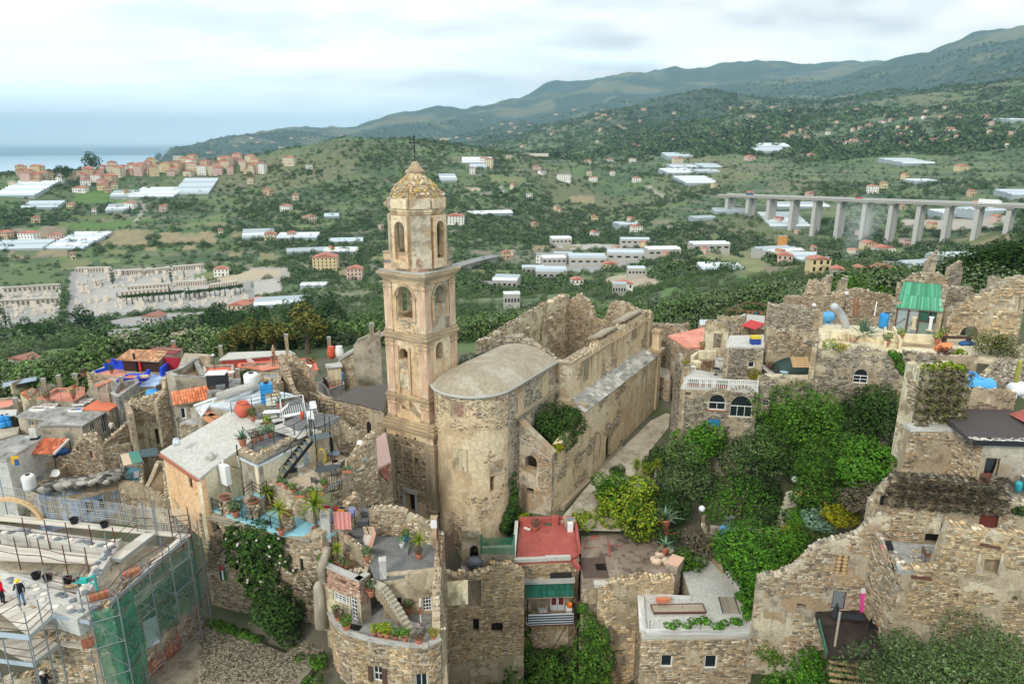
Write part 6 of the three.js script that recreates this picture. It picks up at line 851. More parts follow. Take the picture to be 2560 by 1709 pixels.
{let t=_b('orange_board','tilted square of orange tiles above the lying barrel tank','roof panel');_S(t,P(K1(1925,500),5.8),P(K1(2058,460),5.8),P(K1(2045,365),7.2),P(K1(1905,410),7.2),{w:.3,h:.4,_h:40});for(let q of[[1960,490],[2040,465]]){let p=P(K1(...q),5.8);_a('post',bar([p[0],4,p[2]],p,.05),M._u,t);}}
}
// ---------- building under repair, scaffold and netting ----------
let _i=7.6;
{
let sq=[[0,1260],[1,1]];
let D=p=>P(p,_i),b=_b('building_under_repair','building under repair with pale plank decks and broken stone wall tops','building');
let fl=Z3(-900,60),fr_=Z3(1480,400),nr=Z3(980,880),nl=Z3(-900,1300);
let A=XZ(D(Z3(-700,130))),B=XZ(D(Z3(1470,420))),Cc=XZ(D(Z3(860,950))),Dd=XZ(D(Z3(-500,1000)));
let lo=(p,y)=>[p[0],y,p[1]];
_l(b,$w0(Cc,[-.5,-.4]),$w0(B,[-.5,-.4]),-2,_i-.4,{t:.6,mat:M._e,_c:S1,_j:.2,cap:{s:.3},name:'stone_wall'});
_l(b,XZ(P(Z3(250,1130),5.6)),Cc,-3,_i-.6,{t:.6,mat:M._e,_c:S1,_j:.2,cap:{s:.3},name:'stone_wall'});
_l(b,XZ(P(Z3(-500,1700),2)),XZ(P(Z3(700,1460),2)),-4,2.4,{t:.6,mat:M._e,_c:S1,_j:.2,cap:{s:.3},name:'stone_wall'});
_a('floor_slab',_v([A,B,Cc,Dd].map(p=>lo(p,_i-1.3)),.3),M.path,b);
let ridge=(p,q,w,h,y)=>{let P0=D(p),P1=D(q),f=_r(XZ(P0),XZ(P1));_a('wall_top',_n([P0[0],y-h/2,P0[2]],[P1[0],y-h/2,P1[2]],w,h),M._s,b);let mb=new MB(),rd=rng(p[0]+3);for(let u=.2;u<f.L;u+=.45){let pp=f.at(u,y,(rd()-.5)*w*.7),tn=.75+rd()*.4,g=rd()>.6?lin(120,126,132):lin(222,214,200);_U(mb,pp,[.28,.12,.22],g.map(v=>v*tn),rd);}_y(_a('mortar_lump',mb.geo(),M.stone,b));};
ridge(Z3(-300,310),Z3(900,490),1,1.2,_i-.2);ridge(Z3(-100,700),Z3(680,960),1.6,1.2,_i-.4);ridge(Z3(900,480),Z3(640,900),.7,.6,_i+.3);
let deck=(q,y,n,lab)=>{let c=q.map(p=>P(p,y)),m=[_d(206,198,182,.85),_d(192,184,170,.85),_d(214,208,196,.85)];for(let i=0;i<n;i++){let t0=i/n+.004,t1=(i+1)/n-.004;_a('plank',_v([_w(c[0],c[3],t0),_w(c[1],c[2],t0),_w(c[1],c[2],t1),_w(c[0],c[3],t1)].map(p=>up3(p,(i%3)*.004)),.05),m[(i*7)%3],b);}};
deck([Z3(-100,245),Z3(1480,415),Z3(1440,440),Z3(-100,300)],_i,4);deck([Z3(-100,480),Z3(820,580),Z3(800,650),Z3(-100,610)],_i-.6,5);deck([Z3(-100,690),Z3(700,790),Z3(640,870),Z3(-100,760)],_i-.9,6);deck([Z3(-100,930),Z3(230,900),Z3(400,1030),Z3(220,1200),Z3(-100,1170)],_i-.6,8);
deck([Z3(-100,1240),Z3(340,1180),Z3(450,1260),Z3(250,1420),Z3(-100,1380)],_i-2.8,7);deck([Z3(400,1040),Z3(680,1085),Z3(720,1040),Z3(440,985)],_i-.7,3);deck([Z3(460,1270),Z3(700,1300),Z3(740,1240),Z3(480,1200)],_i-2.8,3);
deck([Z3(830,600),Z3(940,610),Z3(1210,410),Z3(1120,395)],_i,3);deck([Z3(860,940),Z3(1000,800),Z3(1480,420),Z3(1400,410)],_i-.2,3);
let sc=_b('scaffold','steel tube scaffold with rusty guard rails round the building under repair','scaffold');
let pole=(p,y,top=2.2,bot=3,m=M.steel)=>{let q=P(p,y);_a('standard',bar([q[0],y-bot,q[2]],[q[0],y+top,q[2]],.035,6),m,sc);return q;};
let run=(ps,y,hs,top,bot,m=M.steel,rm)=>{let q=ps.map((p,i)=>pole(p,y,top,bot,m));for(let i=0;i+1<q.length;i++)for(let h of hs)_a('ledger',bar(up3(q[i],h),up3(q[i+1],h),.026,5),rm||(h>.3?M.rust:M.steel),sc);return q;};
let back=[[-120,170],[45,200],[208,225],[375,290],[530,305],[680,315],[830,330],[985,350],[1120,380],[1215,390]];let bq=run(back.map(p=>Z3(...p)),_i,[.4,1,1.6],2.3,2,metal(140,166,176),M.steel);
let right=[[640,1010],[860,950],[950,830],[1100,720],[1260,620],[1400,510],[1480,430]];let rq=run(right.map(p=>Z3(...p)),_i-.3,[.5,1.1],1.7,7.6);for(let h of[-2.2,-4.4,-6.4])for(let i=1;i+1<rq.length;i++)_a('ledger',bar(up3(rq[i],h),up3(rq[i+1],h),.028,5),M.steel,sc);
run([[375,860],[510,890],[620,920],[690,780]].map(p=>Z3(...p)),_i-.6,[.4,.9,1.4],1.9,8);run([[-100,590],[150,640],[330,650],[520,700],[690,720]].map(p=>Z3(...p)),_i-.8,[.7,1.3],2,1,M.rust);run([[0,470],[210,480],[380,500],[540,520],[720,540],[900,560]].map(p=>Z3(...p)),_i-.5,[.9,1.4],2,1.2,M.rust);
run([[10,1190],[230,1215],[330,1120],[410,1040]].map(p=>Z3(...p)),_i-.6,[.5,1],1.8,8);run([[60,1390],[260,1420],[380,1330],[455,1265]].map(p=>Z3(...p)),_i-2.8,[.5,1],2.2,6);run([[-80,1140],[165,1000]].map(p=>Z3(...p)),_i-.6,[.5,1],1.8,4);
run([[840,600],[1060,395],[1200,400]].map(p=>Z3(...p)),_i,[.5,1.1],1.9,1);run([[1330,440],[1470,420]].map(p=>Z3(...p)),_i,[.4,.8,1.2,1.6],2.2,6,M.rust);
for(let i=0;i+2<rq.length;i++)_a('brace',bar(up3(rq[i+1],-.2),up3(rq[i+2],-2.4),.022,5),M.steel,sc);for(let i=0;i+1<bq.length;i+=3)_a('brace',bar(up3(bq[i],.1),up3(bq[i+1],1.8),.022,5),M.steel,sc);
{let ro=rq.map(q=>[q[0]+.75,q[1],q[2]+.5]);ro.forEach((q,i)=>{_a('standard',bar(up3(q,-8),up3(q,1.6),.038,6),M.steel,sc);for(let h of[.9,-.4,-2.2,-4.4,-6.4]){_a('transom',bar(up3(q,h),up3(rq[i],h),.025,5),M.steel,sc);if(i<ro.length-1)_a('ledger',bar(up3(q,h),up3(ro[i+1],h),.03,5),i%2?M.rust:M.steel,sc);if(i<ro.length-1&&h<0)_a('brace',bar(up3(q,h),up3(ro[i+1],h-1.9),.024,5),M.steel,sc);}});}
let toe=(p,q,y,h=.25)=>_a('toe_board',_n(P(p,y),P(q,y),.04,h),metal(184,190,194),sc);toe(Z3(860,945),Z3(1480,410),_i-.15,.3);toe(Z3(-100,1175),Z3(225,1210),_i-.5,.35);toe(Z3(225,1210),Z3(405,1045),_i-.5);toe(Z3(-100,1375),Z3(255,1420),_i-2.7,.3);toe(Z3(255,1420),Z3(455,1270),_i-2.7);toe(Z3(400,1040),Z3(690,1095),_i-.6);toe(Z3(820,600),Z3(935,620),_i+.1);toe(Z3(935,620),Z3(1215,405),_i+.1);
_a('brace',bar(P(Z3(1110,1080),4.2),P(Z3(1600,625),4.8),.07,8),metal(120,126,130),sc);
let net=(lab,name,pts,y1,y0,mt,cell,r)=>{let t=_b(name,lab,'netting'),g=[];for(let i=0;i+1<pts.length;i++){let a=pts[i],c=pts[i+1],L=$h(c[0]-a[0],c[2]-a[2]),n=$x(2,$r(L/cell)),m=$r((y1-y0)/cell);for(let k=0;k<=n;k++){let p=_w(a,c,k/n),o=.06*$i(k*1.3);g.push(box(r,y1-y0,r,p[0]+o,(y1+y0)/2,p[2]));}for(let k=0;k<=m;k++)g.push(_n([a[0],lerp(y0,y1,k/m),a[2]],[c[0],lerp(y0,y1,k/m),c[2]],r,r));}_y(_a('mesh',merge(g),mt,t));return t;};
net('pale safety netting stretched between the scaffold poles at the back of the deck','safety_net',bq,_i+1.75,_i+.1,_d(196,190,176),.16,.014);
net('bunched pale netting hung at the far right corner of the deck','safety_net',[P(Z3(1085,350),_i),P(Z3(1200,395),_i),P(Z3(1440,400),_i)],_i+1.8,_i+.05,_d(206,202,192),.15,.016);
let gm=std({color:col(lin(16,128,100)),roughness:.8,transparent:true,opacity:.62,side:$D}),gm2=std({color:col(lin(24,120,98)),roughness:.8,transparent:true,opacity:.42,side:$D});
let sheetNet=(lab,pts,y1,y0,mt,sag=.1)=>{let t=_b('green_net',lab,'scaffold netting'),mb=new MB();let NN=14,MM=10;let k=0;for(let s=0;s+1<pts.length;s++){for(let i=0;i<=NN;i++)for(let j=0;j<=MM;j++){let p=_w(pts[s],pts[s+1],i/NN);mb.v(p[0]+sag*$i(i*.9+j*.4),lerp(y0,y1,j/MM)+(j===0?.2*$i(i*1.1+s):0),p[2]+sag*$o(i*1.3+j*.7));}for(let i=0;i<NN;i++)for(let j=0;j<MM;j++){let q=k+i*(MM+1)+j;mb.q(q,q+MM+1,q+MM+2,q+1);}k=mb.p.length/3;}_a('cloth',mb.geo(),mt,t);};
sheetNet('bright green debris netting wrapping the near corner of the scaffold',[up3(P(Z3(690,1000),_i),0),P(Z3(870,960),_i),P(Z3(1025,815),_i)],_i-.1,-1.2,gm,.06);
sheetNet('thin green debris netting along the right side of the scaffold',[P(Z3(1025,815),_i),P(Z3(1200,670),_i),P(Z3(1490,450),_i)],_i-.2,2.6,gm2,.07);
let ws=_b('white_sheet','white tarpaulin sheet hung on the green netting near the scaffold corner','tarpaulin'),wa=P(Z3(1085,1090),4),wb=P(Z3(1190,1040),4);{let mb=new MB();for(let i=0;i<=8;i++)for(let j=0;j<=8;j++){let p=_w(wa,wb,i/8);mb.v(p[0]+.25,4.2-j*.26,p[2]+.25+.05*$i(i*1.2+j*.6));}for(let i=0;i<8;i++)for(let j=0;j<8;j++){let q=i*9+j;mb.q(q,q+1,q+10,q+9);}_a('cloth',mb.geo(),std({color:0xd8dadc,roughness:.8,side:$D}),ws);}
net('orange plastic barrier fence on the square below the scaffold','barrier_fence',[P(Z3(1145,1530),0),P(Z3(1390,1310),0),P(Z3(1370,1230),0)],1.15,.05,_d(196,88,54),.16,.014);
{let a=_b('timber_arch','plywood arch former standing at the back of the deck','timber arch'),pts=[];let p0=P(Z3(-180,330),_i),p1=P(Z3(318,300),_i);for(let i=0;i<=16;i++){let g=$p*i/16,p=_w(p0,p1,.5-.5*$o(g));pts.push([p[0],_i-.2+2*$i(g),p[2]]);}for(let i=0;i<16;i++)_a('board',_n(pts[i],pts[i+1],.3,.22),_d(206,172,128),a);}
let bkt=(p,y,l)=>{let t=_b('black_bucket',l,'bucket',P(p,y));_a('bucket',_J([[.001,.02],[.2,.02],[.28,.42],[.3,.42],[.21,0],[.001,0]],16),_d(30,30,32),t);_a('handle',new $T(.27,.012,5,12,$p).$t(0,.4,0),M.steel,t);};
bkt(Z3(575,330),_i,'black rubber bucket on the far deck, left one');bkt(Z3(808,360),_i,'black rubber bucket on the far deck, right one');bkt(Z3(285,755),_i-.9,'black bucket on the middle deck beside the board, left of the pair');bkt(Z3(372,770),_i-.9,'black bucket on the middle deck, right of the pair');bkt(Z3(525,790),_i-.9,'black bucket beside the loose timbers on the middle deck');bkt(Z3(605,805),_i-.9,'black bucket right of the loose timbers');
{let t=_b('timber_offcuts','small heap of timber offcuts on the middle deck','timber'),p=P(Z3(570,800),_i-.85);for(let i=0;i<6;i++)_a('board',box(1.3,.05,.12,p[0]+.1*i,p[1]+.03+i*.05,p[2],.5+i*.2),M._L,t);let h=_b('green_hoist','turquoise steel hoist arm at the scaffold corner','hoist',P(Z3(760,905),_i-.3));let hm=_d(24,160,150,.5);_a('mast',bar([0,0,0],[0,1.7,0],.07),hm,h);_a('arm',bar([0,1.6,0],[-1.3,1.1,.1],.06),hm,h);_a('motor',box(.5,.3,.3,-.7,1.25,0),hm,h);_a('strut',bar([0,.9,0],[-.6,1.3,0],.04),hm,h);
for(let[p2,y,l]of[[Z3(1010,740),_i-.1,'stack of orange hollow bricks on the right walkway'],[Z3(770,910),_i-.3,'stack of orange hollow bricks by the turquoise hoist'],[Z3(715,1260),_i-2.7,'stack of orange bricks on the lower deck']]){let s=_b('brick_stack',l,'bricks',P(p2,y),.7);for(let j=0;j<3;j++)for(let i=0;i<4;i++)_a('brick',box(.26,.13,.42,(i-1.5)*.28,.08+j*.14,(j%2)*.04),_d(172,104+(i*5)%12,78),s);}}
}
{
let pz=_a('square',_v([Z3(1300,1010),Z4(60,1090),Z4(300,1170),Z4(420,1230),Z4(660,1330),Z4(820,1200),Z4(960,1120),Z4(950,1340),Z4(820,1500),Z4(700,1640),Z4(0,1800),Z3(700,1900),Z3(1000,1500)].map(p=>P(p,0)),.4),M.cobble,null);$q9(pz);
let mb=new MB(),rd=rng(8),poly=[Z4(0,1110),Z4(420,1240),Z4(660,1340),Z4(900,1180),Z4(930,1340),Z4(700,1568),Z4(0,1568)].map(p=>XZ(P(p,0)));let xs=poly.map(p=>p[0]),zs=poly.map(p=>p[1]);
for(let k=0;k<9000;k++){let x=rr($m(...xs),$x(...xs),rd),z=rr($m(...zs),$x(...zs),rd);if(!$q5(x,z,poly))continue;let tn=.65+rd()*.6;_U(mb,[x,0,z],[.1+rd()*.06,.045,.09+rd()*.05],lin(150,140,120).map(v=>v*tn),rd);}
let cs=_y(_a('cobble',mb.geo(),M.stone,pz));
let gb=_C([...Array(22)].map((_,i)=>{let q=i<14?P(Z4(80+i*28,1095+i*10),.05):P(Z4(720+rd()*240,1350+rd()*200),.05);return[q[0],.08,q[2],.3+rd()*.25,.5];}),3600,.16,G.mid,301);let gm=_y(_a('grass',gb,M.leaf,null));tag(gm,'weeds and grass along the foot of the facade','grass');scene.add(gm);
}
// ---------- houses in the foreground centre ----------
{
let yT=6.5,yL=3.3;
let c=_b('curved_house','curved stone house with grey roof terrace, brick parapet and outside stair','house');
let tp=[Z4(1345,755),Z4(1300,640),Z4(1140,545),Z4(1170,500),Z4(1230,330),Z4(1310,340),Z4(1330,430),Z4(1610,450),Z4(1830,510),Z4(1860,690),Z4(1450,745)].map(p=>P(p,yT));_a('roof_terrace',_v(tp,.25),M._K,c);
let pf=[Z4(1300,425),Z4(1625,440),Z4(1600,545),Z4(1250,520)].map(p=>P(p,yT+.35));_a('raised_floor',_v(pf,.36),M._K,c);
for(let i=0;i<4;i++){let p=P(Z4(1215+i*12,500-i*45),yT);_a('step',box(1.3,.4+i*.38,.6,p[0],yT+.2+i*.19,p[2]),M._K,c);}
_l(c,XZ(P(Z4(1310,430),yT)),XZ(P(Z4(1600,450),yT)),2,[[0,8.6],[1,8.9],[3,8.7],[4.6,8.5]],{t:.5,mat:M._e,_j:.2,_c:S1,cap:{s:.3},name:'terrace_wall'});_l(c,XZ(P(Z4(1600,450),yT)),XZ(P(Z4(1810,500),yT)),2,[[0,8.5],[2,8],[3.4,7.8]],{t:.5,mat:M._e,_j:.2,_c:S1,cap:{s:.3},name:'terrace_wall'});
_l(c,XZ(P(Z4(1020,440),7.6)),XZ(P(Z4(1240,260),8)),3,[[0,8.2],[1.5,9.3],[3.4,9.6]],{t:.5,mat:M._e,_j:.25,_c:S1,cap:{s:.32},name:'terrace_wall'});_l(c,XZ(P(Z4(1060,470),7)),XZ(P(Z4(1310,640),yT)),3,[[0,7.8],[3,7.2],[5,6.9]],{t:.35,mat:M._e,_j:.15,_c:S1,cap:{s:.26},name:'terrace_wall'});
let bp=[Z4(935,672),Z4(1225,795),Z4(1302,745),Z4(1330,690),Z4(1120,570),Z4(1010,600)].map(p=>P(p,6.4));_a('plant_bed',_v(bp.map(p=>up3(p,-.25)),.3),M.earth,c);
let w1=_l(c,XZ(bp[0]),XZ(bp[1]),-6,6.55,{t:.4,mat:M._t,name:'front_wall',holes:[{px:[Z4(1022,848),Z4(1150,975)],win:WW(4,4,{frame:M.white,mw:.05})},{px:[Z4(1152,885),Z4(1238,1100)],win:WW(3,6,{frame:M.white,mw:.05})}],_c:{pal:'brick',w:.27,h:.085,d:.03,from:5}});let w2=_l(c,XZ(bp[1]),XZ(bp[2]),-6,6.55,{t:.4,mat:M._g,name:'front_wall',_c:{pal:'brick',w:.27,h:.085,d:.03,from:4.6}});
for(let[w,L]of[[w1,w1.L],[w2,w2.L]])_a('coping',box(L+.1,.1,.5).$y(w.ry).$t(...w.at(L/2,6.62,-.18)),M._f,c);
{let bt=[[.7,-1.2,0],[.72,0,0],[.6,2.2,0],[.36,3.6,0]];let q=w1.at(-.2,2,.2);_a('buttress',_J([[.001,-.2],[.5,-.2],[.45,1.5],[.38,3],[.2,3.3],[.001,3.4]],14).$t(...q),M._g,c);let q2=w1.at(.25,6,.2);_a('rendered_flue',tube([up3(q2,-.4),up3(q2,.6),$w6(q2,[.3,1.7,-.8])],.27,12,9),M._g,c);}
let bw=_l(c,XZ(P(Z4(1400,745),yT)),XZ(P(Z4(1868,700),yT)),-6,[[0,6.6],[5.6,6.6]],{t:.4,mat:M._e,name:'back_wall',_j:.12,holes:[{px:[Z4(1712,902),Z4(1787,1005)],win:WW(3,4,{frame:M.white})},{px:[Z4(1495,905),Z4(1552,965)],win:SHADE_BACK}],_c:{...S1,_F:.42}});
_a('plaster_patch',box(1.4,1.9,.05).$y(bw.ry).$t(...bw.at(5,4.7,.01)),M._t,c);
let lt=[Z4(1020,1020),Z4(1120,1180),Z4(1300,1225),Z4(1600,1275),Z4(1800,1260),Z4(1850,1180),Z4(1800,1030),Z4(1480,960),Z4(1250,900)].map(p=>P(p,yL));_a('lower_terrace',_v(lt,.4),M._f,c);
let arc=[Z4(1000,1030),Z4(1060,1130),Z4(1150,1195),Z4(1300,1240),Z4(1460,1268),Z4(1620,1290),Z4(1760,1285),Z4(1850,1235)].map(p=>XZ(P(p,yL+.3)));
for(let i=0;i+1<arc.length;i++)_l(c,arc[i],arc[i+1],-7,yL+.45,{t:.35,mat:M._e,name:'outer_wall',_j:.08,holes:[...(i===3?[{px:[Z4(1330,1425),Z4(1410,1555)],win:WW(2,2,{shutters:_d(88,66,54)})}]:[]),...(i===5?[{px:[Z4(1655,1490),Z4(1755,1600)],win:WW(2,1)}]:[])],_c:{pal:i%2?'tan':'gold',w:.36,h:.14,$q8:(u,y)=>y>-.8+.8*fbm(u*.6+i*3,y*.5,3,701)||fbm(u*.6+i*2,y*.6,3,703)>.56}});
_a('coping',merge(arc.slice(0,-1).map((a,i)=>_n([a[0],yL+.5,a[1]],[arc[i+1][0],yL+.5,arc[i+1][1]],.42,.08))),M._f,c);
let e0=XZ(P(Z4(1868,700),yT)),rwl=_l(c,arc[7],XZ(P(Z4(1885,560),5)),-10,[[0,4],[1,6.2],[3,6.9],[6,6.9]],{t:.5,mat:M._e,name:'side_wall',_j:.15,_c:{...S1,$q4:.9},cap:{s:.3}});_l(c,XZ(P(Z4(1800,700),yT)),arc[7],0,[[0,6.6],[.9,6.4],[2,4.4]],{t:.4,mat:M._e,name:'side_wall',_c:S1,cap:{s:.3}});
for(let i=0;i<12;i++){let t=i/11,q=P(Z4(lerp(1360,1600,t),lerp(800,1150,t*t*.25+t*.75)),lerp(yT-.25,yL+.2,t)),y=lerp(yT-.25,yL+.22,t);_a('step',box(1.25,.22,.5,q[0],y,q[2],-.55-t*.35),M.path,c);_a('riser',box(1.15,.5,.42,q[0],y-.34,q[2]-.03,-.55-t*.35),M._e,c);}
{let q=P(Z4(1580,1160),yL);_a('stair_foot',new $C(.85,.95,.25,18).scale(1.4,1,.8).$t(q[0],yL+.12,q[2]),M._f,c);}
$q6('square cement chimney with stacked slabs beside the yucca palm',P(Z2(1490,1600),7.4),.62,1.9,M._f,.1);{let f=_b('terrace_post','short grey rendered post with white top at the terrace edge','post',P(Z4(1412,745),yT),.2);_a('post',box(.45,1.3,.45,0,.65,0),M._f,f);_a('cap',box(.5,.1,.5,0,1.36,0),M._s,f);let g=_b('lantern_post','pink pillar with a white lantern beside the rusty fence','post',P(Z4(1808,510),yT));_a('post',box(.3,1.6,.3,0,.8,0),M._Q,g);_a('lamp_shade',box(.42,.7,.42,0,1.95,0),M.white,g);_a('cap',box(.5,.08,.5,0,2.34,0),M.trim,g);}
_A('rusty iron fence with tall bars at the right edge of the grey terrace',[P(Z4(1830,480),yT),P(Z4(1850,690),yT+.1),P(Z4(1960,560),yT)],{mat:M.rust,h:2.3,_O:4,_R:.35,r:.025,step:1.2,name:'fence',cat:'fence'});
for(let[x,cl,l]of[[1265,[222,214,204],'white mattress leaning on the grey platform edge'],[1292,[220,168,146],'pink mattress leaning beside the white one']]){let m=_b('mattress',l,'mattress',P(Z4(x,525),yT),.35);_a('mattress',box(.28,1.5,1,0,.7,0).rotateZ(-.3),_d(...cl),m);_a('piping',box(.3,.05,1.02,.2,1.42,0),M.trim,m);}
_o('tall dry yucca in a clay pot on the grey terrace',P(Z4(1690,605),yT),'yucca',1.6);_o('clay pot of dry stems beside the tall yucca pot',P(Z4(1680,600),yT),'bush',1.2,{_p:G.dry});_o('clay pot with thorny shrub at the brick parapet end',P(Z4(1290,630),yT),'bush',1.5,{_p:G.olive});_o('white pots of succulents at the step of the grey platform',P(Z4(1555,515),yT+.35),'bush',1.1,{pot:M.white,_p:G.succ});_o('blue pot with a green shrub on the grey platform',P(Z4(1585,470),yT+.35),'bush',1.2,{pot:M._z});
[[1060,650,'clay pot of spiky yucca in the brick parapet bed','yucca',1.3],[1095,675,'round clay pot in the brick parapet bed','bush',1.1],[1130,685,'small clay pot at the middle of the brick parapet bed','bush',.8]].forEach(q=>_o(q[2],P(Z4(q[0],q[1]),6.2),q[3],q[4],{_p:G.olive}));
{let b=_b('bed_stones','cluster of pale boulders in the brick parapet bed','stones'),mb=new MB(),rd=rng(4),p=P(Z4(1200,710),6.2);for(let i=0;i<14;i++)_U(mb,[p[0]+rd()*1.3-.5,p[1]+.1,p[2]+rd()*.6-.3],[.16,.13,.15],lin(190,176,150),rd);_y(_a('stones',mb.geo(),M.stone,b));}
[[1050,1050,G.mid,'leafy pot at the left end of the lower terrace'],[1070,1090,G.dry,'red flowered pot at the left of the lower terrace'],[1130,1160,G.mid,'pot of pink geraniums by the black mat'],[1345,1200,G.lime,'lime conifer pot, first on the lower terrace parapet'],[1400,1210,G.lime,'lime conifer pot, second on the lower terrace parapet'],[1445,1220,G.lime,'lime conifer pot, third on the lower terrace parapet'],[1510,1230,G.mid,'green leafy pot after the lime conifers'],[1580,1245,G.bright,'flowering pot right of the green leafy pot'],[1690,1265,G.dry,'dry reddish pot near the right end of the parapet'],[1800,1230,G.yellow,'yellowish shrub pot at the right corner of the lower terrace'],[1605,1020,G.olive,'spiky pale plant in a pot below the back wall'],[1320,890,G.dark,'dark bush pot hanging at the head of the stair']].forEach((q,i)=>_o(q[3],P(Z4(q[0],q[1]),q[1]<900?5.4:yL+.35),'bush',1.1+(i%3)*.2,{_p:q[2],_h:200+i}));
{let p=P(Z4(1190,1130),yL+.01),m=_b('door_mat','black rubber mat in front of the glazed door','mat',p,-.3);_a('mat',box(.9,.03,.5,0,.015,0),M.iron,m);let pp=_b('striped_pole','red and white striped pole standing on the lower terrace','pole',P(Z4(1703,1150),yL));for(let i=0;i<4;i++)_a('band',new $C(.04,.04,.6,8).$t(0,.3+i*.6,0),i%2?M.white:_d(176,60,50),pp);}
let dr=_b('drainpipe','pale drainpipe running down the alley wall','pipe');_a('pipe',tube([rwl.at(1.2,2,.2),rwl.at(1.2,-3,.15),rwl.at(1.3,-6,.15)],.06,10,6),M.steel,dr);
}
{
let r=_b('ruined_house','ruined golden stone house front with empty window holes','ruin'),a=XZ(P(Z5(50,670),.2)),b=XZ(P(Z5(705,650),0));
_l(r,a,b,-16,[[0,.4],[2,.2],[3.5,.5],[5,1],[6.6,.2]],{t:.6,mat:M._e,_j:.3,name:'front_wall',_c:{pal:'gold',w:.36,h:.14,$q8:(u,y)=>y>-8.6+fbm(u,2,2,5)},cap:{pal:'gold',s:.34},holes:[{px:[Z5(235,705),Z5(345,930)],win:{kind:'void',mat:M._e}},{px:[Z5(275,1022),Z5(328,1140)],win:SHADE_BACK},{px:[Z5(428,1058),Z5(525,1148)],win:SHADE_BACK}]});
_m('courtyard','small courtyard with arched cellar door behind the golden ruin','courtyard',[Z5(170,615,-.4),Z5(620,590,-.4),Z5(640,470,-.4),Z5(190,500,-.4)],-6,{mat:M._e,roof:M._f});let k=_b('brick_cellar','brick cellar front with a dark doorway below the apse','cellar');_l(k,XZ(P(Z5(185,580),-.4)),XZ(P(Z5(345,575),-.4)),-2,3,{t:.5,mat:M._e,_c:{pal:'brick',w:.28,h:.09},holes:[{px:[Z5(248,415),Z5(322,575)],arch:true,win:SHADE_BACK}]});_l(k,XZ(P(Z5(345,590),-.4)),XZ(P(Z5(625,580),-.4)),-2,1.4,{t:.4,mat:M._g});
let n=_b('green_mesh_fence','green mesh fence above the courtyard wall','fence'),na=P(Z5(345,480),1.4),nb=P(Z5(620,480),1.4);{let g=[];for(let i=0;i<=44;i++){let p=_w(na,nb,i/44);g.push(box(.02,1.5,.02,p[0],p[1]+.75,p[2]));}for(let j=0;j<=16;j++)g.push(_n([na[0],na[1]+j*.094,na[2]],[nb[0],nb[1]+j*.094,nb[2]],.02,.022));_y(_a('mesh',merge(g),_d(36,124,92),n));for(let p of[na,nb])_a('post',bar(p,up3(p,1.8),.05),_d(30,110,84),n);}
_o('palm in a black pot by the cellar door',P(Z5(290,540),-.4),'yucca',1.5,{pot:M.iron});_o('silver shrub in a black pot by the courtyard wall',P(Z5(370,510),-.4),'bush',1.8,{_p:G.olive,pot:M.iron});_Z('wooden chair in the little courtyard',P(Z5(470,600),-.4),.4,M.wood,M.wood);_D('small table beside the wooden courtyard chair',P(Z5(440,610),-.4),.3,M._L,M.wood);{let t=_b('covered_bundle','grey plastic covered bundle at the cellar door','bundle',P(Z5(290,600),-.4));_a('cover',new $I(.75,2).scale(1,.8,.7).$t(0,.55,0),_d(96,98,102,.4),t);_a('tie',new $T(.55,.03,5,16).rotateX(1.4).$t(0,.5,0),M.iron,t);}
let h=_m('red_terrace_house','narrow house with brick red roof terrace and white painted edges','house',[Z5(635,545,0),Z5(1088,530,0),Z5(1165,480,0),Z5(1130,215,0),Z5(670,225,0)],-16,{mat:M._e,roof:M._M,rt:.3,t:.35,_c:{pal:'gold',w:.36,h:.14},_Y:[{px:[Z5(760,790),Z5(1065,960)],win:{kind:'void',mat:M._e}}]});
let rim=(p,q,y,hh,w,m,n='parapet')=>{let A=P(p,y),B=P(q,y);_a(n,_n([A[0],y+hh/2,A[2]],[B[0],y+hh/2,B[2]],w,hh),m,h);};
rim(Z5(665,222),Z5(1130,215),0,.55,.3,M._M);rim(Z5(640,250),Z5(615,545),0,.6,.3,M._E);rim(Z5(1130,225),Z5(1165,480),0,.45,.25,M._M);rim(Z5(620,545),Z5(890,535),0,.3,.35,M._s);rim(Z5(880,530),Z5(1090,525),.02,.34,.35,M._s);rim(Z5(1095,540),Z5(1160,620),-.6,.4,.3,M._M);
{let p=P(Z5(960,235),0);_a('chimney_breast',box(.6,.9,.5,p[0],.45,p[2]),M._M,h);let F=h.walls.filter(w=>w.vis&&w.L>3).sort((x,y)=>y.n[1]-x.n[1])[0];let A=uy(F,Z5(710,745)),B=uy(F,Z5(1105,745)),ah=A[1],L=B[0]-A[0];
let aw=_b('green_canopy','dark green corrugated canopy over the small balcony','canopy');_S(aw,F.at(A[0],ah-.35,1.2),F.at(B[0],ah-.35,1.2),F.at(B[0],ah+.15,.06),F.at(A[0],ah+.15,.06),{w:.12,h:3,pal:[lin(24,92,74),lin(28,100,82)],_h:3});_a('lintel',box(L+.4,.4,.3).$y(F.ry).$t(...F.at((A[0]+B[0])/2,ah+.45,.1)),M._f,h);
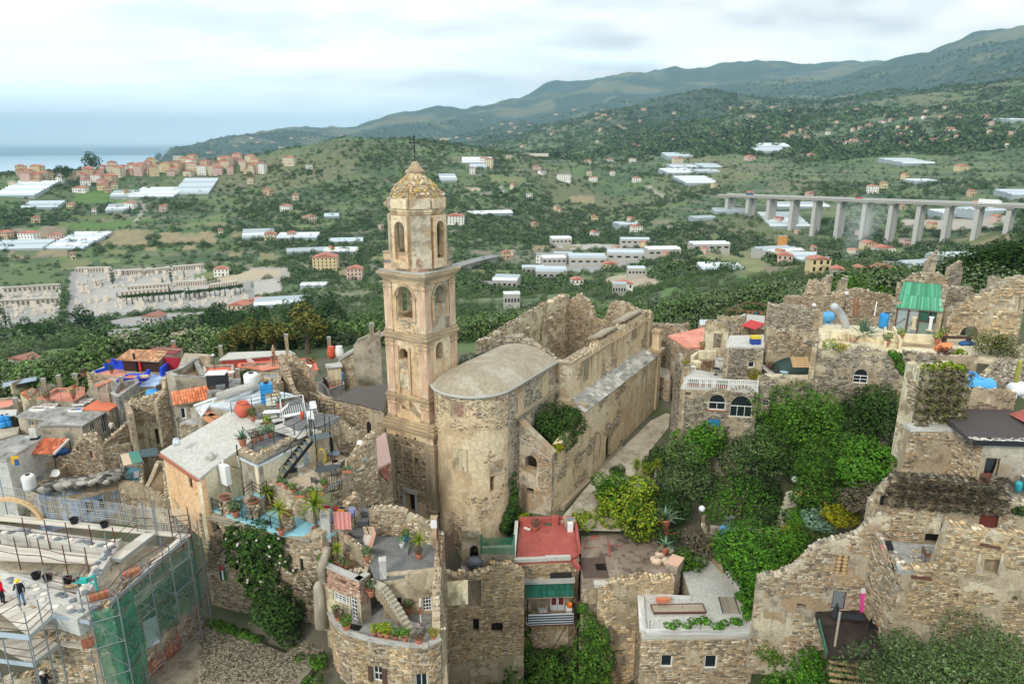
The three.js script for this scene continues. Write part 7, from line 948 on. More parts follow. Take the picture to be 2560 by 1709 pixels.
let by=uy(F,Z5(930,965))[1],bc=_b('balcony','balcony with striped corrugated front and iron posts under the green canopy','balcony');_a('floor',box(L,.16,1.3).$y(F.ry).$t(...F.at((A[0]+B[0])/2,by-.1,.66)),M._f,bc);let n=9;for(let i=0;i<n;i++)_a('corrugation',box(L-.2,.07,.1).$y(F.ry).$t(...F.at((A[0]+B[0])/2+.1,by+.75-i*.12,1.3+(i%2)*.04)),i%2?_d(64,74,84):_d(206,212,216),bc);for(let u of[A[0]+.15,B[0]-.1])_a('post',bar(F.at(u,by,1.25),F.at(u,ah-.4,1.15),.05),M.iron,bc);_a('rail',bar(F.at(A[0],by+.95,1.3),F.at(B[0],by+.95,1.3),.03),M.rust,bc);_a('beam',box(L,.16,.14).$y(F.ry).$t(...F.at((A[0]+B[0])/2,by-.3,1.3)),M.rust,bc);
let d0=uy(F,Z5(985,880)),dd=_b('balcony_door','white double door with dark red curtains on the balcony','door',F.at(d0[0],by,-.25),F.ry);for(let x of[-.32,.32]){_a('frame',merge([box(.09,2.1,.07,x-.26,1.05,0),box(.09,2.1,.07,x+.26,1.05,0),box(.43,.5,.07,x,.25,0),box(.43,.09,.07,x,2.06,0)]),_d(206,208,214,.5),dd);_a('pane',box(.43,1.5,.02,x,1.25,-.03),_d(110,42,40,.3),dd);}
let ot=_b('orange_basin','orange basin on a white washing machine on the balcony','basin',F.at(d0[0]+.95,by,.5),F.ry);_a('cabinet',box(.6,.85,.55,0,.43,0),M.white,ot);_a('basin',_J([[.001,0],[.2,0],[.27,.25],[.29,.25],[.22,-.02],[.001,-.02]],16).$t(0,.88,0),_d(232,132,30,.5),ot);
let tb=_b('patterned_table','low table with black and white patterned tiles on the balcony','table',F.at(d0[0]-1.35,by,.45),F.ry);_a('table_top',box(.8,.05,.6,0,.6,0),M.white,tb);for(let i=0;i<5;i++)for(let j=0;j<4;j++)if((i+j)%2)_a('tile',box(.13,.02,.12,-.32+i*.16,.635,-.22+j*.145),M.iron,tb);for(let x of[-.35,.35])_a('leg',box(.06,.58,.5,x,.29,0),M.iron,tb);
_a('black_patch',box(1.9,.55,.06).$y(F.ry).$t(...F.at(uy(F,Z5(1010,655))[0],uy(F,Z5(1010,655))[1],.05)),_d(44,42,40,1),h);
_G('ivy','mass of green ivy hanging below and beside the balcony','ivy',F,[[A[0]+.1,-5.3,.5],[A[0],-6.8,.6],[A[0]-.2,-8.2,.9],[A[0]+.8,-9.2,1.1,1.1],[A[0]+2.2,-9.4,1.2,1.3],[A[0]+3.4,-9.2,1.2,1.3],[B[0]+.9,-3.6,.9,3.8],[B[0]+1.6,-4.6,1.1,4.2],[B[0]+.8,-5.6,1.2,4],[B[0]+1.8,-6.4,1.3,4.4],[B[0]+.6,-7.6,1.2,4],[B[0]+1.6,-8.6,1.3,4.4],[B[0]+.3,-9.6,1.4,4.2],[A[0]-1.4,-9.6,1,1.1],[A[0]+1.4,-11,1.5,2.2],[A[0]+3.4,-11.4,1.5,2.4],[B[0]+1.4,-10.8,1.4,4.6],[A[0]-1,-11.2,1.4,2.2],[B[0]+.4,-2.6,.5,3],[A[0]-2.6,-11.6,1.2,2]],{_k:19000,leaf:.2,_p:[...G.mid,G.dark[1],G.dark[3]],_h:61});}
_o('dry shrub in a square clay pot on the red terrace',P(Z5(795,290),0),'bush',1.5,{_p:G.dry});{let s=_b('sink_unit','old stone sink and white cabinet at the corner of the red terrace','sink',P(Z5(1080,260),0),.05);_a('top',box(1.1,.1,.8,0,.8,0),M.trim,s);_a('bowl',new $C(.28,.25,.06,18).$t(.1,.86,0),_d(120,140,156,.3),s);_a('cabinet',box(.5,.9,.4,0,.4,.6),M.white,s);_a('leg',box(.9,.75,.6,0,.38,0),M._g,s);}{let s=_b('terrace_stones','white stones in the corner of the red terrace','stones'),mb=new MB(),rd=rng(9),p=P(Z5(710,270),0);for(let i=0;i<4;i++)_U(mb,[p[0]+i*.14,.1,p[2]+rd()*.3],[.14,.12,.13],lin(222,216,204),rd);_a('stones',mb.geo(),M.stone,s).userData.kind='stuff';}
let bf=_m('felt_roof_house','low house with large streaked brown felt roof beside the red terrace','house',[Z5(1190,755,-1.2),Z6(460,720,-1.2),Z6(600,865,-1.2),Z6(300,870,-1.2),Z6(160,830,-1.2)].slice(0,2).concat([Z6(510,620,-1.2),Z6(420,560,-1.2),Z6(310,350,-1.2),Z5(1640,310,-1.2),Z5(1175,330,-1.2)]),-16,{mat:M._e,_c:{pal:'tan',w:.38,h:.15,$q4:.95},roof:M.brownFelt,rt:.25,_Y:[{px:[Z5(1405,980),Z5(1445,1110)],win:WW(1,1,{frame:M._z})}]});
{let q=(x,y,w,d,m,ry=0)=>{let p=P(Z5(x,y),-1.19);_a('roof_patch',box(w,.015,d,p[0],p[1]+.004,p[2],ry),m,bf);};q(1290,595,2.2,3,_d(92,76,66,.95));q(1345,590,.9,1,_d(66,54,48,.95));let q2=(a,b,w)=>{let A=P(Z5(...a),-1.17),B=P(Z5(...b),-1.17);_a('red_line',_n(A,B,w,.02),M._M,bf);};q2([1400,345],[1425,510],.14);q2([1400,410],[1525,410],.1);q2([1195,370],[1330,355],.1);q2([1200,430],[1340,425],.08);q2([1215,370],[1205,440],.08);q2([1260,340],[1330,330],.3);
let w=_l(bf,XZ(P(Z5(1320,790),-1.2)),XZ(P(Z6(455,740),-1)),-16,[[0,-.9],[1.4,-.5],[3,-.2],[5,-.4]],{t:.7,mat:M._e,_j:.25,_c:{pal:'gold',w:.36,h:.15},cap:{pal:'gold',s:.4},name:'front_wall'});_a('white_coping',box(1.6,.3,.6).$y(w.ry).$t(...w.at(.5,-.75,-.3)),M._s,bf);}
let wr=_m('white_edged_house','stone house with white edged pale roof and two white windows below','house',[Z6(180,1168,-2),Z6(1138,1165,-2),Z6(1030,800,-2),Z6(905,650,-2),Z6(740,490,-2),Z6(560,450,-2),Z6(480,500,-2),Z6(600,870,-2),Z6(150,840,-2)],-16,{mat:M._e,_c:{pal:'tan',w:.42,h:.16},roof:M._s,rt:.3,t:.4,_Y:[{px:[Z6(342,1325),Z6(436,1428)],win:WW(1,1,{fw:.1,$w2:M._g})},{px:[Z6(710,1328),Z6(807,1440)],win:WW(1,1,{fw:.1,$w2:M._g})}]});
let edge=(p,q,hh,w)=>{let A=P(p,-2),B=P(q,-2);_a('white_edge',_n([A[0],-2+hh/2,A[2]],[B[0],-2+hh/2,B[2]],w,hh),M._E,wr);};edge(Z6(210,1150),Z6(1120,1150),.3,.5);edge(Z6(190,1140),Z6(170,850),.32,.5);edge(Z6(180,842),Z6(590,858),.2,.4);edge(Z6(1120,1140),Z6(1025,810),.25,.3);edge(Z6(1020,800),Z6(895,640),.25,.3);
{let f=_b('iron_grill','rusty iron bedspring grill lying on the pale roof','grill'),a=P(Z6(255,905),-1.75),b=P(Z6(690,895),-1.75),cc=P(Z6(720,965),-1.75),d=P(Z6(280,970),-1.75);for(let[p,q]of[[a,b],[b,cc],[cc,d],[d,a],[up3(d,-.12),up3(cc,-.12)]])_a('frame_bar',bar(p,q,.05),M.rust,f);for(let i=1;i<30;i++)_a('rod',bar(_w(a,b,i/30),_w(d,cc,i/30),.022,4),M._L,f);let bs=_b('brick_pile','stack of orange clay tiles at the end of the iron grill','bricks',P(Z6(360,880),-1.7),.1);for(let j=0;j<4;j++)for(let i=0;i<5;i++)_a('tile',box(.2,.09,.36,(i-2)*.22,.05+j*.1,(j%2)*.05),_d(206,120+(i*9)%20,90),bs);
let sl=_b('slatted_panel','grey slatted shutter panel lying on the pale roof','panel'),e=[Z6(825,838),Z6(955,838),Z6(1000,975),Z6(860,975)].map(p=>P(p,-1.9));for(let i=0;i<18;i++)_a('slat',bar(_w(e[0],e[3],(i+.5)/18),_w(e[1],e[2],(i+.5)/18),.035,4),M._g,sl);for(let[p,q]of[[e[0],e[3]],[e[1],e[2]]])_a('frame_bar',bar(p,q,.04),M.iron,sl);
let v=_b('trained_vine','grape vine trained along the front edge of the pale roof','vine'),lp=[[400,1075],[440,1085],[480,1055],[560,1080],[600,1040],[655,1045],[700,1025],[730,1050],[800,1085],[835,1080],[875,1055],[950,1040],[985,1045]].map(q=>{let p=P(Z6(...q),-1);return[p[0],p[1],p[2],.34,.6];});_a('stem',tube(lp.map(p=>[p[0],p[1]-.1,p[2]]),.02,40,4),M.bark,v);for(let q of[[247,1040,1135],[665,1060,1138],[1090,1020,1135]]){let p=P(Z6(q[0],q[2]),-2);_a('post',bar(p,up3(p,1.1),.03),M.bark,v);}_a('foliage',_C(lp,1100,.22,G.bright,64),M.leaf,v);
let v2=_b('grape_vine','grape vine climbing the right side of the pale roof','vine'),l2=[[1000,830],[1030,850],[1065,830],[1060,890],[1050,940],[1080,960],[1070,1000],[1095,890]].map(q=>{let p=P(Z6(...q),-1.6);return[p[0],p[1],p[2],.42,.7];});_a('stem',tube(l2.map(p=>[p[0],p[1]-.1,p[2]]),.03,20,4),M.bark,v2);_a('foliage',_C(l2,1300,.22,G.bright,65),M.leaf,v2);
let lf=_b('leaf_litter','heap of brown dead leaves at the head of the pale roof','leaves'),q=P(Z6(525,540),-1.95);_a('leaves',_C([[q[0],q[1],q[2],1.1,.12],[q[0]+.2,q[1],q[2]+.9,.6,.12]],1400,.14,[lin(104,82,62),lin(84,64,48),lin(128,106,80)],66),M.leaf,lf).userData.kind='stuff';
let br=_b('brick_cupboard','low brick cupboard with pink tiled lid beside the succulents','cupboard',P(Z6(455,615),-1.2),-.6);_a('wall',box(1,.9,1.5,0,.45,0),M._g,br);for(let i=0;i<5;i++)_a('tile',box(1.1,.06,.3,0,.95,-.64+i*.32),_d(216,176,150),br);let rk=_b('garden_rocks','heap of pale rocks planted with agave at the felt roof edge','rocks'),mb=new MB(),rd=rng(3);for(let i=0;i<12;i++){let p=P(Z6(lerp(270,460,rd()),lerp(450,590,rd())),-1);_U(mb,p,[.4+rd()*.3,.35,.4],lin(206,184,160),rd);}_y(_a('rocks',mb.geo(),M.stone,rk));}
_o('pale agave among the rocks at the felt roof edge',P(Z6(375,475),-.8),'agave',2.2);_T('flowering_shrub','dark shrub with red flowers beside the felt roof','shrub',P(Z6(390,400),-.8),{r:1.5,_p:G.dark,_k:1500,_X:14,fm:_d(196,60,60),_h:72});_o('big spiky aloe clump beside the lime tree',P(Z6(370,270),-.6),'agave',3.4);
{let g=_b('green_gate','dark green wooden picket gate at the top of the pale roof','gate',P(Z6(585,455),-1.8),-.05);for(let i=0;i<7;i++)_a('picket',box(.12,1.5,.04,-.6+i*.2,.8,0),_d(36,72,52),g);for(let y of[.3,1.1])_a('rail',box(1.4,.1,.04,0,y,-.05),_d(36,72,52),g);_m('white_step','white plastered block step beside the green gate','step',[Z6(640,490,-1.2),Z6(735,480,-1.2),Z6(705,430,-1.2),Z6(635,440,-1.2)],-3,{mat:M._E,roof:M._E});
let sw=_b('path_wall','sloping stone garden wall with hoses beside the pale roof','wall');_l(sw,XZ(P(Z6(880,640),-2)),XZ(P(Z6(700,290),-.5)),-8,[[0,-1.2],[3,-.6],[6,.4],[12,1.2]],{t:.4,mat:M._e});_l(sw,XZ(P(Z6(735,500),-2)),XZ(P(Z6(890,640),-2)),-8,[[0,-.6],[4,-1.3]],{t:.4,mat:M._e,_j:.15,_c:S1,cap:{s:.3}});
let ho=_b('yellow_hose','coil of pale yellow hose hung on the garden wall','hose',P(Z6(755,440),-.8));for(let i=0;i<3;i++)_a('coil',new $T(.42-i*.05,.035,6,20).$y(.2).$t(i*.06,.2,.1),_d(210,186,120),ho);
let dr=_b('stacked_drums','stack of three weathered blue plastic drums','drums',P(Z6(855,470),-1.5));for(let i=0;i<3;i++)_a('drum',_J([[.001,0],[.5,0],[.58,.1],[.58,.7],[.5,.8],[.001,.8]],18).$t(.06*i,.1+i*.82,0),_d(96,150,196,.5),dr);_a('stand',box(1.2,.12,1.2,0,.05,0),M.iron,dr);
let an=_b('tv_antenna','television aerial with many rods above the blue drums','antenna',P(Z6(905,380),-.6));_a('mast',bar([0,0,0],[0,2.6,0],.03),M.steel,an);for(let[y,ry,n]of[[2.5,.3,8],[1.9,-.2,7],[.9,.4,6]]){_a('boom',box(1,.03,.03,0,y,0,ry),M.steel,an);for(let i=0;i<n;i++)_a('rod',box(.025,.02,.5,$o(ry)*(i/n-.5),y+.02,-$i(ry)*(i/n-.5),ry),M.steel,an);}}
let ac=_b('air_conditioner','white air conditioner unit at the foot of the plastered ruin','air conditioner',PD(Z5(125,1490),49));_a('case',box(.9,.65,.35),M.white,ac);_a('fan_grille',new $C(.25,.25,.04,18).rotateX($p/2).$t(-.15,0,.19),M._f,ac);
let gs=_b('garden_soil','slope of reddish bare earth below the ruined house','soil');_a('soil',_v([P(Z5(60,1450),-12),P(Z5(540,1380),-11),P(Z5(560,1700),-12.6),P(Z5(60,1700),-13)],.4),M.earth,gs);
{let lw=_b('flower_bank','low green bank dotted with orange flowers at the bottom edge','ground cover');_a('foliage',_C([[120,1520],[300,1560],[520,1480],[640,1520],[760,1560],[900,1540],[1000,1500],[1150,1540],[420,1560],[1260,1560]].map(q=>{let p=P(Z5(...q),-11.6);return[p[0],p[1],p[2],1.3,.6];}),9000,.2,G.mid,67),M.leaf,lw).userData.kind='stuff';}
}
// ---------- right side: lane, garden walls, terraces climbing the hill ----------
let SR={pal:'grey',w:.36,h:.14,d:.06},SRT={pal:'tan',w:.36,h:.14,d:.06};
{
let lane=_a('lane',_v([Z11(780,1470),Z11(1060,1130),Z11(1340,860),Z11(1460,800),Z11(1450,900),Z11(1330,1050),Z11(1300,1200),Z11(1200,1480)].map((p,i)=>P(p,[.3,.7,1,1.1,1.1,1,.7,.3][i])),1),M.path,null);$q9(lane);
let wr=(T,a,b,y0,top,o={})=>_l(T,a,b,y0,top,{t:.5,mat:M._e,_j:.18,_c:SR,cap:{pal:'grey',s:.34},...o});
let h=_m('white_railing_house','stone house with arched windows and a white railed terrace above the garden','house',[K3(315,1062,10.2),K3(1310,1112,10.2),K3(1280,930,10.2),K3(870,880,10.2),K3(440,830,10.2)],-1,{mat:M._e,_c:SR,roof:M._s,rt:.2,t:.5,_Y:[{px:[K3(682,1150),K3(884,1355)],arch:true,win:WW(2,1,{$w2:M.terra})},{px:[K3(960,1165),K3(1218,1450)],arch:true,win:WW(3,1)},{px:[K3(665,1462),K3(816,1560)],win:{kind:'door',frame:M._z,mat:M._z}},{px:[K3(315,1118),K3(445,1165)],win:{kind:'void',mat:M._e}}]});
let F=h.walls.filter(w=>w.vis&&w.L>5).sort((x,y)=>y.n[1]-x.n[1])[0];
for(let[x,w]of[[783,1.35],[1090,1.65]]){let q=uy(F,K3(x,1250)),g=[];for(let i=0;i<13;i++){let t=$p*(i+.5)/13;_a('voussoir',box(.16,.36,.1).rotateZ(t-$p/2).$y(F.ry).$t(...F.at(q[0]+$o(t)*w*.85,q[1]+.35+$i(t)*w*.8,.03)),M._e,h);}}
_a('lintel_arch',tube([F.at(uy(F,K3(655,1440))[0],uy(F,K3(655,1440))[1],.05),F.at(uy(F,K3(740,1405))[0],uy(F,K3(740,1405))[1],.05),F.at(uy(F,K3(830,1440))[0],uy(F,K3(830,1440))[1],.05)],.16,12,6),M._g,h);
_A('white painted balustrade with square posts along the terrace edge',[F.at(.3,10.2,-.15),F.at(F.L*.62,10.2,-.15),F.at(F.L-.1,10.2,-.15)],{mat:M.white,r:.04,_O:2,_R:.2,h:1.05,step:3,name:'balustrade'});
for(let i=0;i<14;i++){let x=i<6?430+i*22:i===6?610:i===7?695:800+(i-8)*24;_o('small red clay pot standing behind the white balustrade',F.at(uy(F,K3(x,1010))[0],10.2,-.5),'bush',.9,{group:'red pots behind the white balustrade',_k:120,_h:5});}
{let b=_b('wooden_bench','slatted wooden bench against the cream sofa wall of the white terrace','bench',P(K3(665,830),10.2),-.15);for(let i=0;i<9;i++)_a('slat',box(.06,.5,.03,-.7+i*.175,.72,-.25),M.wood,b);_a('rail',box(1.6,.08,.05,0,.98,-.25),M.wood,b);for(let i=0;i<4;i++)_a('seat_slat',box(1.6,.04,.11,0,.44,-.18+i*.13),M.wood,b);for(let x of[-.74,.74])for(let z of[-.24,.24])_a('leg',box(.07,.44,.07,x,.22,z),M.wood,b);
let s=_b('masonry_sofa','built cream plaster seat in the corner of the white terrace','seat');let a=P(K3(470,800),10.2),c=P(K3(755,720),10.2);_a('backrest',_n(up3(P(K3(530,720),10.2),.6),up3(c,.6),.4,1.2),M.cream,s);_a('seat',_n(up3(a,.3),up3(P(K3(560,790),10.2),.3),1.1,.6),M.cream,s);_a('backrest',_n(up3(P(K3(455,760),10.2),.45),up3(P(K3(530,700),10.2),.45),.35,.9),M.cream,s);
_x('dark grey ribbed water tank on a white plinth',[P(K3(825,760),10.2)[0],11.6,P(K3(825,850),10.2)[2]],0,.48,1.5,_d(92,98,106,.6),true);let pl=_b('white_plinth','white plinth carrying the dark grey tank','plinth',P(K3(820,860),10.2),.1);_a('plinth',box(.95,1.4,.95,0,.7,0),M._E,pl);_a('top',box(1.1,.08,1.1,0,1.42,0),M._f,pl);
_D('folded dark bistro table by the white balustrade',P(K3(762,900),10.2),.42,M.iron,M.iron);_Z('metal lounge chair in front of the wooden bench',P(K3(680,860),10.2),.5,M.iron,M.wood);let st=_b('white_stool','small white box stool at the left of the white terrace','stool',P(K3(470,840),10.2),.2);_a('seat',box(.5,.06,.4,0,.4,0),M.white,st);for(let x of[-.2,.2])_a('leg',box(.05,.4,.36,x,.2,0),M.white,st);
_o('clay pot with yellow green shrub on the left pillar of the white terrace',P(K3(370,830),10.6),'bush',1.5,{_p:G.yellow});_o('red geranium pot on the wall above the white terrace',P(K3(585,590),11),'bush',1.3,{_p:G.mid});}
{let T=_b('corner_pillar','tall stone pillar with creeper at the left corner of the railing house','pillar');wr(T,XZ(P(K3(220,980),8)),XZ(P(K3(318,1030),9)),-1,11.2,{t:.8});}
_m('square_stone_block','square stone block with pale flat roof behind the white terrace','house',[K3(890,540,13.9),K3(1300,545,13.9),K3(1385,540,13.9),K3(1375,390,14.3),K3(935,400,14.1)],8,{mat:M._e,_c:SR,roof:M._s,t:.4,_Y:[{px:[K3(1180,735),K3(1255,810)],win:WW(1,1)}]});
{let b=_b('blue_crate','dark blue plastic box with yellow lid on the pale block roof','box',P(K3(1262,515),13.9),.1);_a('body',box(1,.7,.6,0,.35,0),_d(30,66,140),b);_a('lid',box(1.04,.3,.64,0,.82,0),_d(214,190,60),b);let n=_b('hanging_net_chair','white rope hammock hung on the stone block','hammock');let f=_r(XZ(P(K3(890,900),10.2)),XZ(P(K3(1290,940),10.2)));for(let i=0;i<7;i++){let pp=[];for(let k=0;k<=8;k++){let t=k/8;let q=uy(f,K3(lerp(1030,1185,t),790+(30+i*16)*$i($p*t)+i*2));pp.push(f.at(q[0],q[1],.15));}_a('rope',tube(pp,.02,12,4),_d(206,200,184),n);}
_T('bamboo_shrub','tall yellow green bamboo like shrub beside the stone block','shrub',P(K3(1245,980),10.2),{r:1.1,sy:1.7,_p:G.yellow,_k:1400,leaf:.2,$q1:.2,_h:91,n:6});_T('yellow_creeper','yellow flowering plant at the foot of the stone block','shrub',P(K3(905,890),10.2),{r:.8,_p:G.yellow,_k:500,_h:92});}
{let T=_b('doorway_wall','cream plastered wall with an open doorway and cable loops','wall');wr(T,XZ(P(K3(615,590),11)),XZ(P(K3(905,590),11)),5,[[0,14.6],[1.6,14.4],[3.4,13.6],[5,13.4]],{mat:M._t,_c:null,holes:[{px:[K3(740,375),K3(840,570)]}]});let w=_b('rubble_wall_back','low rubble wall behind the doorway with a red canopy','wall');wr(w,XZ(P(K3(760,420),11)),XZ(P(K3(1110,400),11.6)),5,[[0,13.6],[6,13.9]]);wr(w,XZ(P(K3(1100,400),11.6)),XZ(P(K3(1400,380),12)),5,12.6,{holes:[{px:[K3(1130,290),K3(1270,375)],win:SHADE_BACK}]});}
{let T=_b('red_canopy','small sloping red sheet canopy below the big stone wall','canopy');let p=[K3(1085,268,13.2),K3(1272,322,13.2),K3(1398,248,13.7),K3(1208,196,13.7)].map(q=>P(q,q[2]));_a('sheet',_v(p,.08),_d(190,62,62),T);for(let q of p)_a('post',bar([q[0],10,q[2]],[q[0],q[1]-.08,q[2]],.06),M.wood,T);}
_m('pink_flat_roof_house','house with a broad flat salmon pink roof right of the church end','house',[K3(150,400,9.6),K3(395,560,9.6),K3(610,545,9.6),K3(640,285,9.6)],3,{mat:M._e,_c:SRT,roof:M.salmon});
_m('white_terrace_far','house with white roof terrace and timber railings at the valley side','house',[K3(895,225,11.6),K3(1100,250,11.6),K3(1395,245,11.6),K3(1400,150,11.6),K3(1130,118,11.6)],4,{mat:M._e,_c:SRT,roof:M._s});_A('weathered timber railing round the far white roof terrace',[P(K3(1390,240),11.6),P(K3(895,215),11.6),P(K3(1150,110),11.6),P(K3(1410,145),11.6)],{mat:M.wood,_O:1,h:1.5,r:.07,step:3});_m('pale_roof_far','low house with pale grey roof by the timber railing','house',[K3(560,260,10),K3(880,230,10),K3(900,200,10),K3(555,195,10)],4,{mat:M._g,roof:M.$q0});
for(let[x,y,l]of[[1180,118,'orange clay pot on the far white terrace'],[1235,125,'green plant pot on the far white terrace'],[1275,128,'blue pot on the far white terrace'],[1345,135,'dark pot at the right of the far white terrace']])_o(l,P(K3(x,y),11.6),'bush',1.3,{_p:G.dark,pot:x===1275?M._z:M.terra});
{let T=_b('broken_gable_ruin','broken rubble walls with small arched window next to the church end','ruin');wr(T,XZ(P(K3(-330,700),4)),XZ(P(K3(240,760),4)),-1,[[0,8.6],[3,9.4],[6,8.9],[8,8.4]],{_c:SRT,holes:[{px:[K3(222,648),K3(292,705)],arch:true,win:SHADE_BACK}]});wr(T,XZ(P(K3(150,690),5)),XZ(P(K3(560,700),6)),0,[[0,9.6],[1.5,10],[4,8.8],[7,8.2]],{_c:SRT});wr(T,XZ(P(K3(-150,420),8)),XZ(P(K3(420,330),9.2)),2,[[0,10],[5,9.9],[10,10.2]],{_c:SRT});}
_m('low_grey_roof','low stone house with grey cement roof beside the lane end','house',[K3(-300,830,4.6),K3(180,960,4.6),K3(190,830,5.2),K3(-300,740,5.2)],-1,{mat:M._e,_c:SRT,roof:M.path,_Y:[{px:[K3(-55,1130),K3(6,1330)],win:WW(3,1,{frame:M.white})}]});
let mt=_b('middle_terrace','walled cream floored terrace with a green tarpaulin heap','terrace');_a('floor',_v([K3(1310,960),K3(1980,985),K3(2010,820),K3(1560,790),K3(1400,880)].map(p=>P(p,11)),.3),M.cream,mt);wr(mt,XZ(P(K3(1300,965),11)),XZ(P(K3(2060,1000),11)),0,[[0,11.3],[9,11.1]],{holes:[{px:[K3(1356,1215),K3(1447,1303)],win:WW(1,2,{fw:.12})}]});wr(mt,XZ(P(K3(1390,840),11)),XZ(P(K3(2040,800),11)),8,[[0,15.6],[2,15.2],[9,14.8]],{mat:M._e,_c:{...SRT,_F:.5}});wr(mt,XZ(P(K3(2000,990),11)),XZ(P(K3(2045,800),11)),8,14.6,{_c:null,mat:M._t});
{let T=_b('green_tarpaulin_heap','dark green tarpaulin over a heap with a wooden pallet on top','tarpaulin'),a=P(K3(1780,850),11);_a('cover',new $S(1,18,10,0,6.3,0,1.6).scale(2.7,1.5,1.3).$t(a[0],11,a[2]),_d(34,62,58,.7),T);_a('fold',tube([[a[0]-2.6,11.1,a[2]+.8],[a[0],11.3,a[2]+1.3],[a[0]+2.6,11.1,a[2]+.8]],.12,16,5),_d(30,54,50,.7),T);let p=_b('wooden_pallet','wooden pallet lying on the green tarpaulin','pallet',[a[0]+.1,12.2,a[2]+.75]);p.rotation.x=.7;for(let i=0;i<5;i++)_a('slat',box(1.9,.05,.2,0,0,-.5+i*.26),M._L,p);for(let x of[-.65,.65])_a('bearer',box(.12,.12,1.4,x,.08,0),M._L,p);
_D('blue grey bistro table on the cream middle terrace',P(K3(1625,950),11),.42,_d(150,178,188),M.iron);let s=_b('sloping_ramp','grey sloping slab roof beside the middle terrace','slab');_a('slab',_v([P(K3(1300,750),11.9),P(K3(1500,900),11),P(K3(1530,890),11),P(K3(1340,745),11.9)],.2),M._f,s);let sh=_b('tool_shed','small dark shed with flat roof against the plastered wall','shed',P(K3(1440,800),11));_a('wall',box(1.7,1.9,.9,0,.95,0),M._u,sh);_a('roof',box(2,.1,1.3,0,1.98,.1),M.steel,sh);_T('red_succulent','dark red rosette plants in front of the small dark shed','shrub',P(K3(1470,850),11),{r:1,_p:[lin(110,62,54),lin(92,58,50),lin(96,96,64)],_k:700,_h:93});
let bp=_b('blue_pipe','long pale blue pipe laid along the wall above the middle terrace','pipe');_a('pipe',bar(P(K3(1440,345),14.8),P(K3(2070,435),14.2),.09,7),_d(96,164,206),bp);_a('beam',_n(P(K3(1570,330),14.9),P(K3(2030,530),13.6),.12,.12),M.steel,bp);}
{let T=_b('big_stone_wall','big dry stone wall in the middle of the hillside terraces','wall');wr(T,XZ(P(K3(1395,335),13.4)),XZ(P(K3(2110,375),13.4)),8,[[0,16.6],[4,16.4],[8,15.9],[11,14.6]],{t:.6});}
{let T=_b('skyline_ruin','row of broken ruin walls on the skyline above the terraces','ruin'),a=XZ(PD(Z8(810,300),84)),b=XZ(PD(Z8(1515,290),82));wr(T,a,b,8,[[0,16],[2.4,16],[2.5,18],[4.6,17.9],[4.7,16.2],[5.8,16.6],[7,17],[8.6,17.2],[11,16.7],[13,16.2],[16,15.6],[23,15.2]],{t:.6,_c:SRT,_j:.35,mat:M._e});wr(T,XZ(PD(Z8(1040,240),86)),XZ(PD(Z8(1100,240),86)),12,[[0,17.6],[1.5,18.3],[3,17.4]]);wr(T,XZ(PD(Z8(1145,240),86)),XZ(PD(Z8(1200,240),86)),12,[[0,17.2],[1.2,18.2],[2.8,18.4]]);}
let ut=_b('upper_terrace','upper terrace with cream floor and low cream walls above the long stone wall','terrace'),U=14.1;_a('floor',_v([K4(-60,880),K4(560,935),K4(1330,950),K4(1810,1000),K4(2380,1060),K4(2420,840),K4(1400,690),K4(850,640),K4(0,590)].map(p=>P(p,U)),.4),M.cream,ut);
let LW=wr(ut,XZ(P(K4(-90,890),U)),XZ(P(K4(960,960),U)),2,[[0,14],[6,14.4],[8,14.1]],{holes:[{px:[K4(395,1110),K4(545,1285)],arch:true,win:WW(2,2)}],_j:.1});wr(ut,XZ(P(K4(955,955),U)),XZ(P(K4(1820,1020),U)),2,[[0,14.5],[4,14.3],[8,14.6]],{_j:.12});
let low=(a,b,hh,w=.3,m=M.cream,y=U)=>{let A=P(a,y),B=P(b,y);_a('low_wall',_n([A[0],y+hh/2,A[2]],[B[0],y+hh/2,B[2]],w,hh),m,ut);};low(K4(105,790),K4(560,800),1.1,.4);low(K4(560,800),K4(740,830),.7,.3);low(K4(890,810),K4(1345,830),1,.35);low(K4(930,850),K4(1350,880),.35,.3,M._e);low(K4(830,720),K4(915,890),1,.25);low(K4(740,900),K4(740,720),.9,.25);low(K4(1400,780),K4(1430,540),1.2,.3);for(let i=0;i<5;i++){let p=P(K4(800+i*4,900-i*32),U);_a('step',box(1.2,.2+i*.16,.5,p[0],U+.1+i*.08,p[2]),M.cream,ut);}
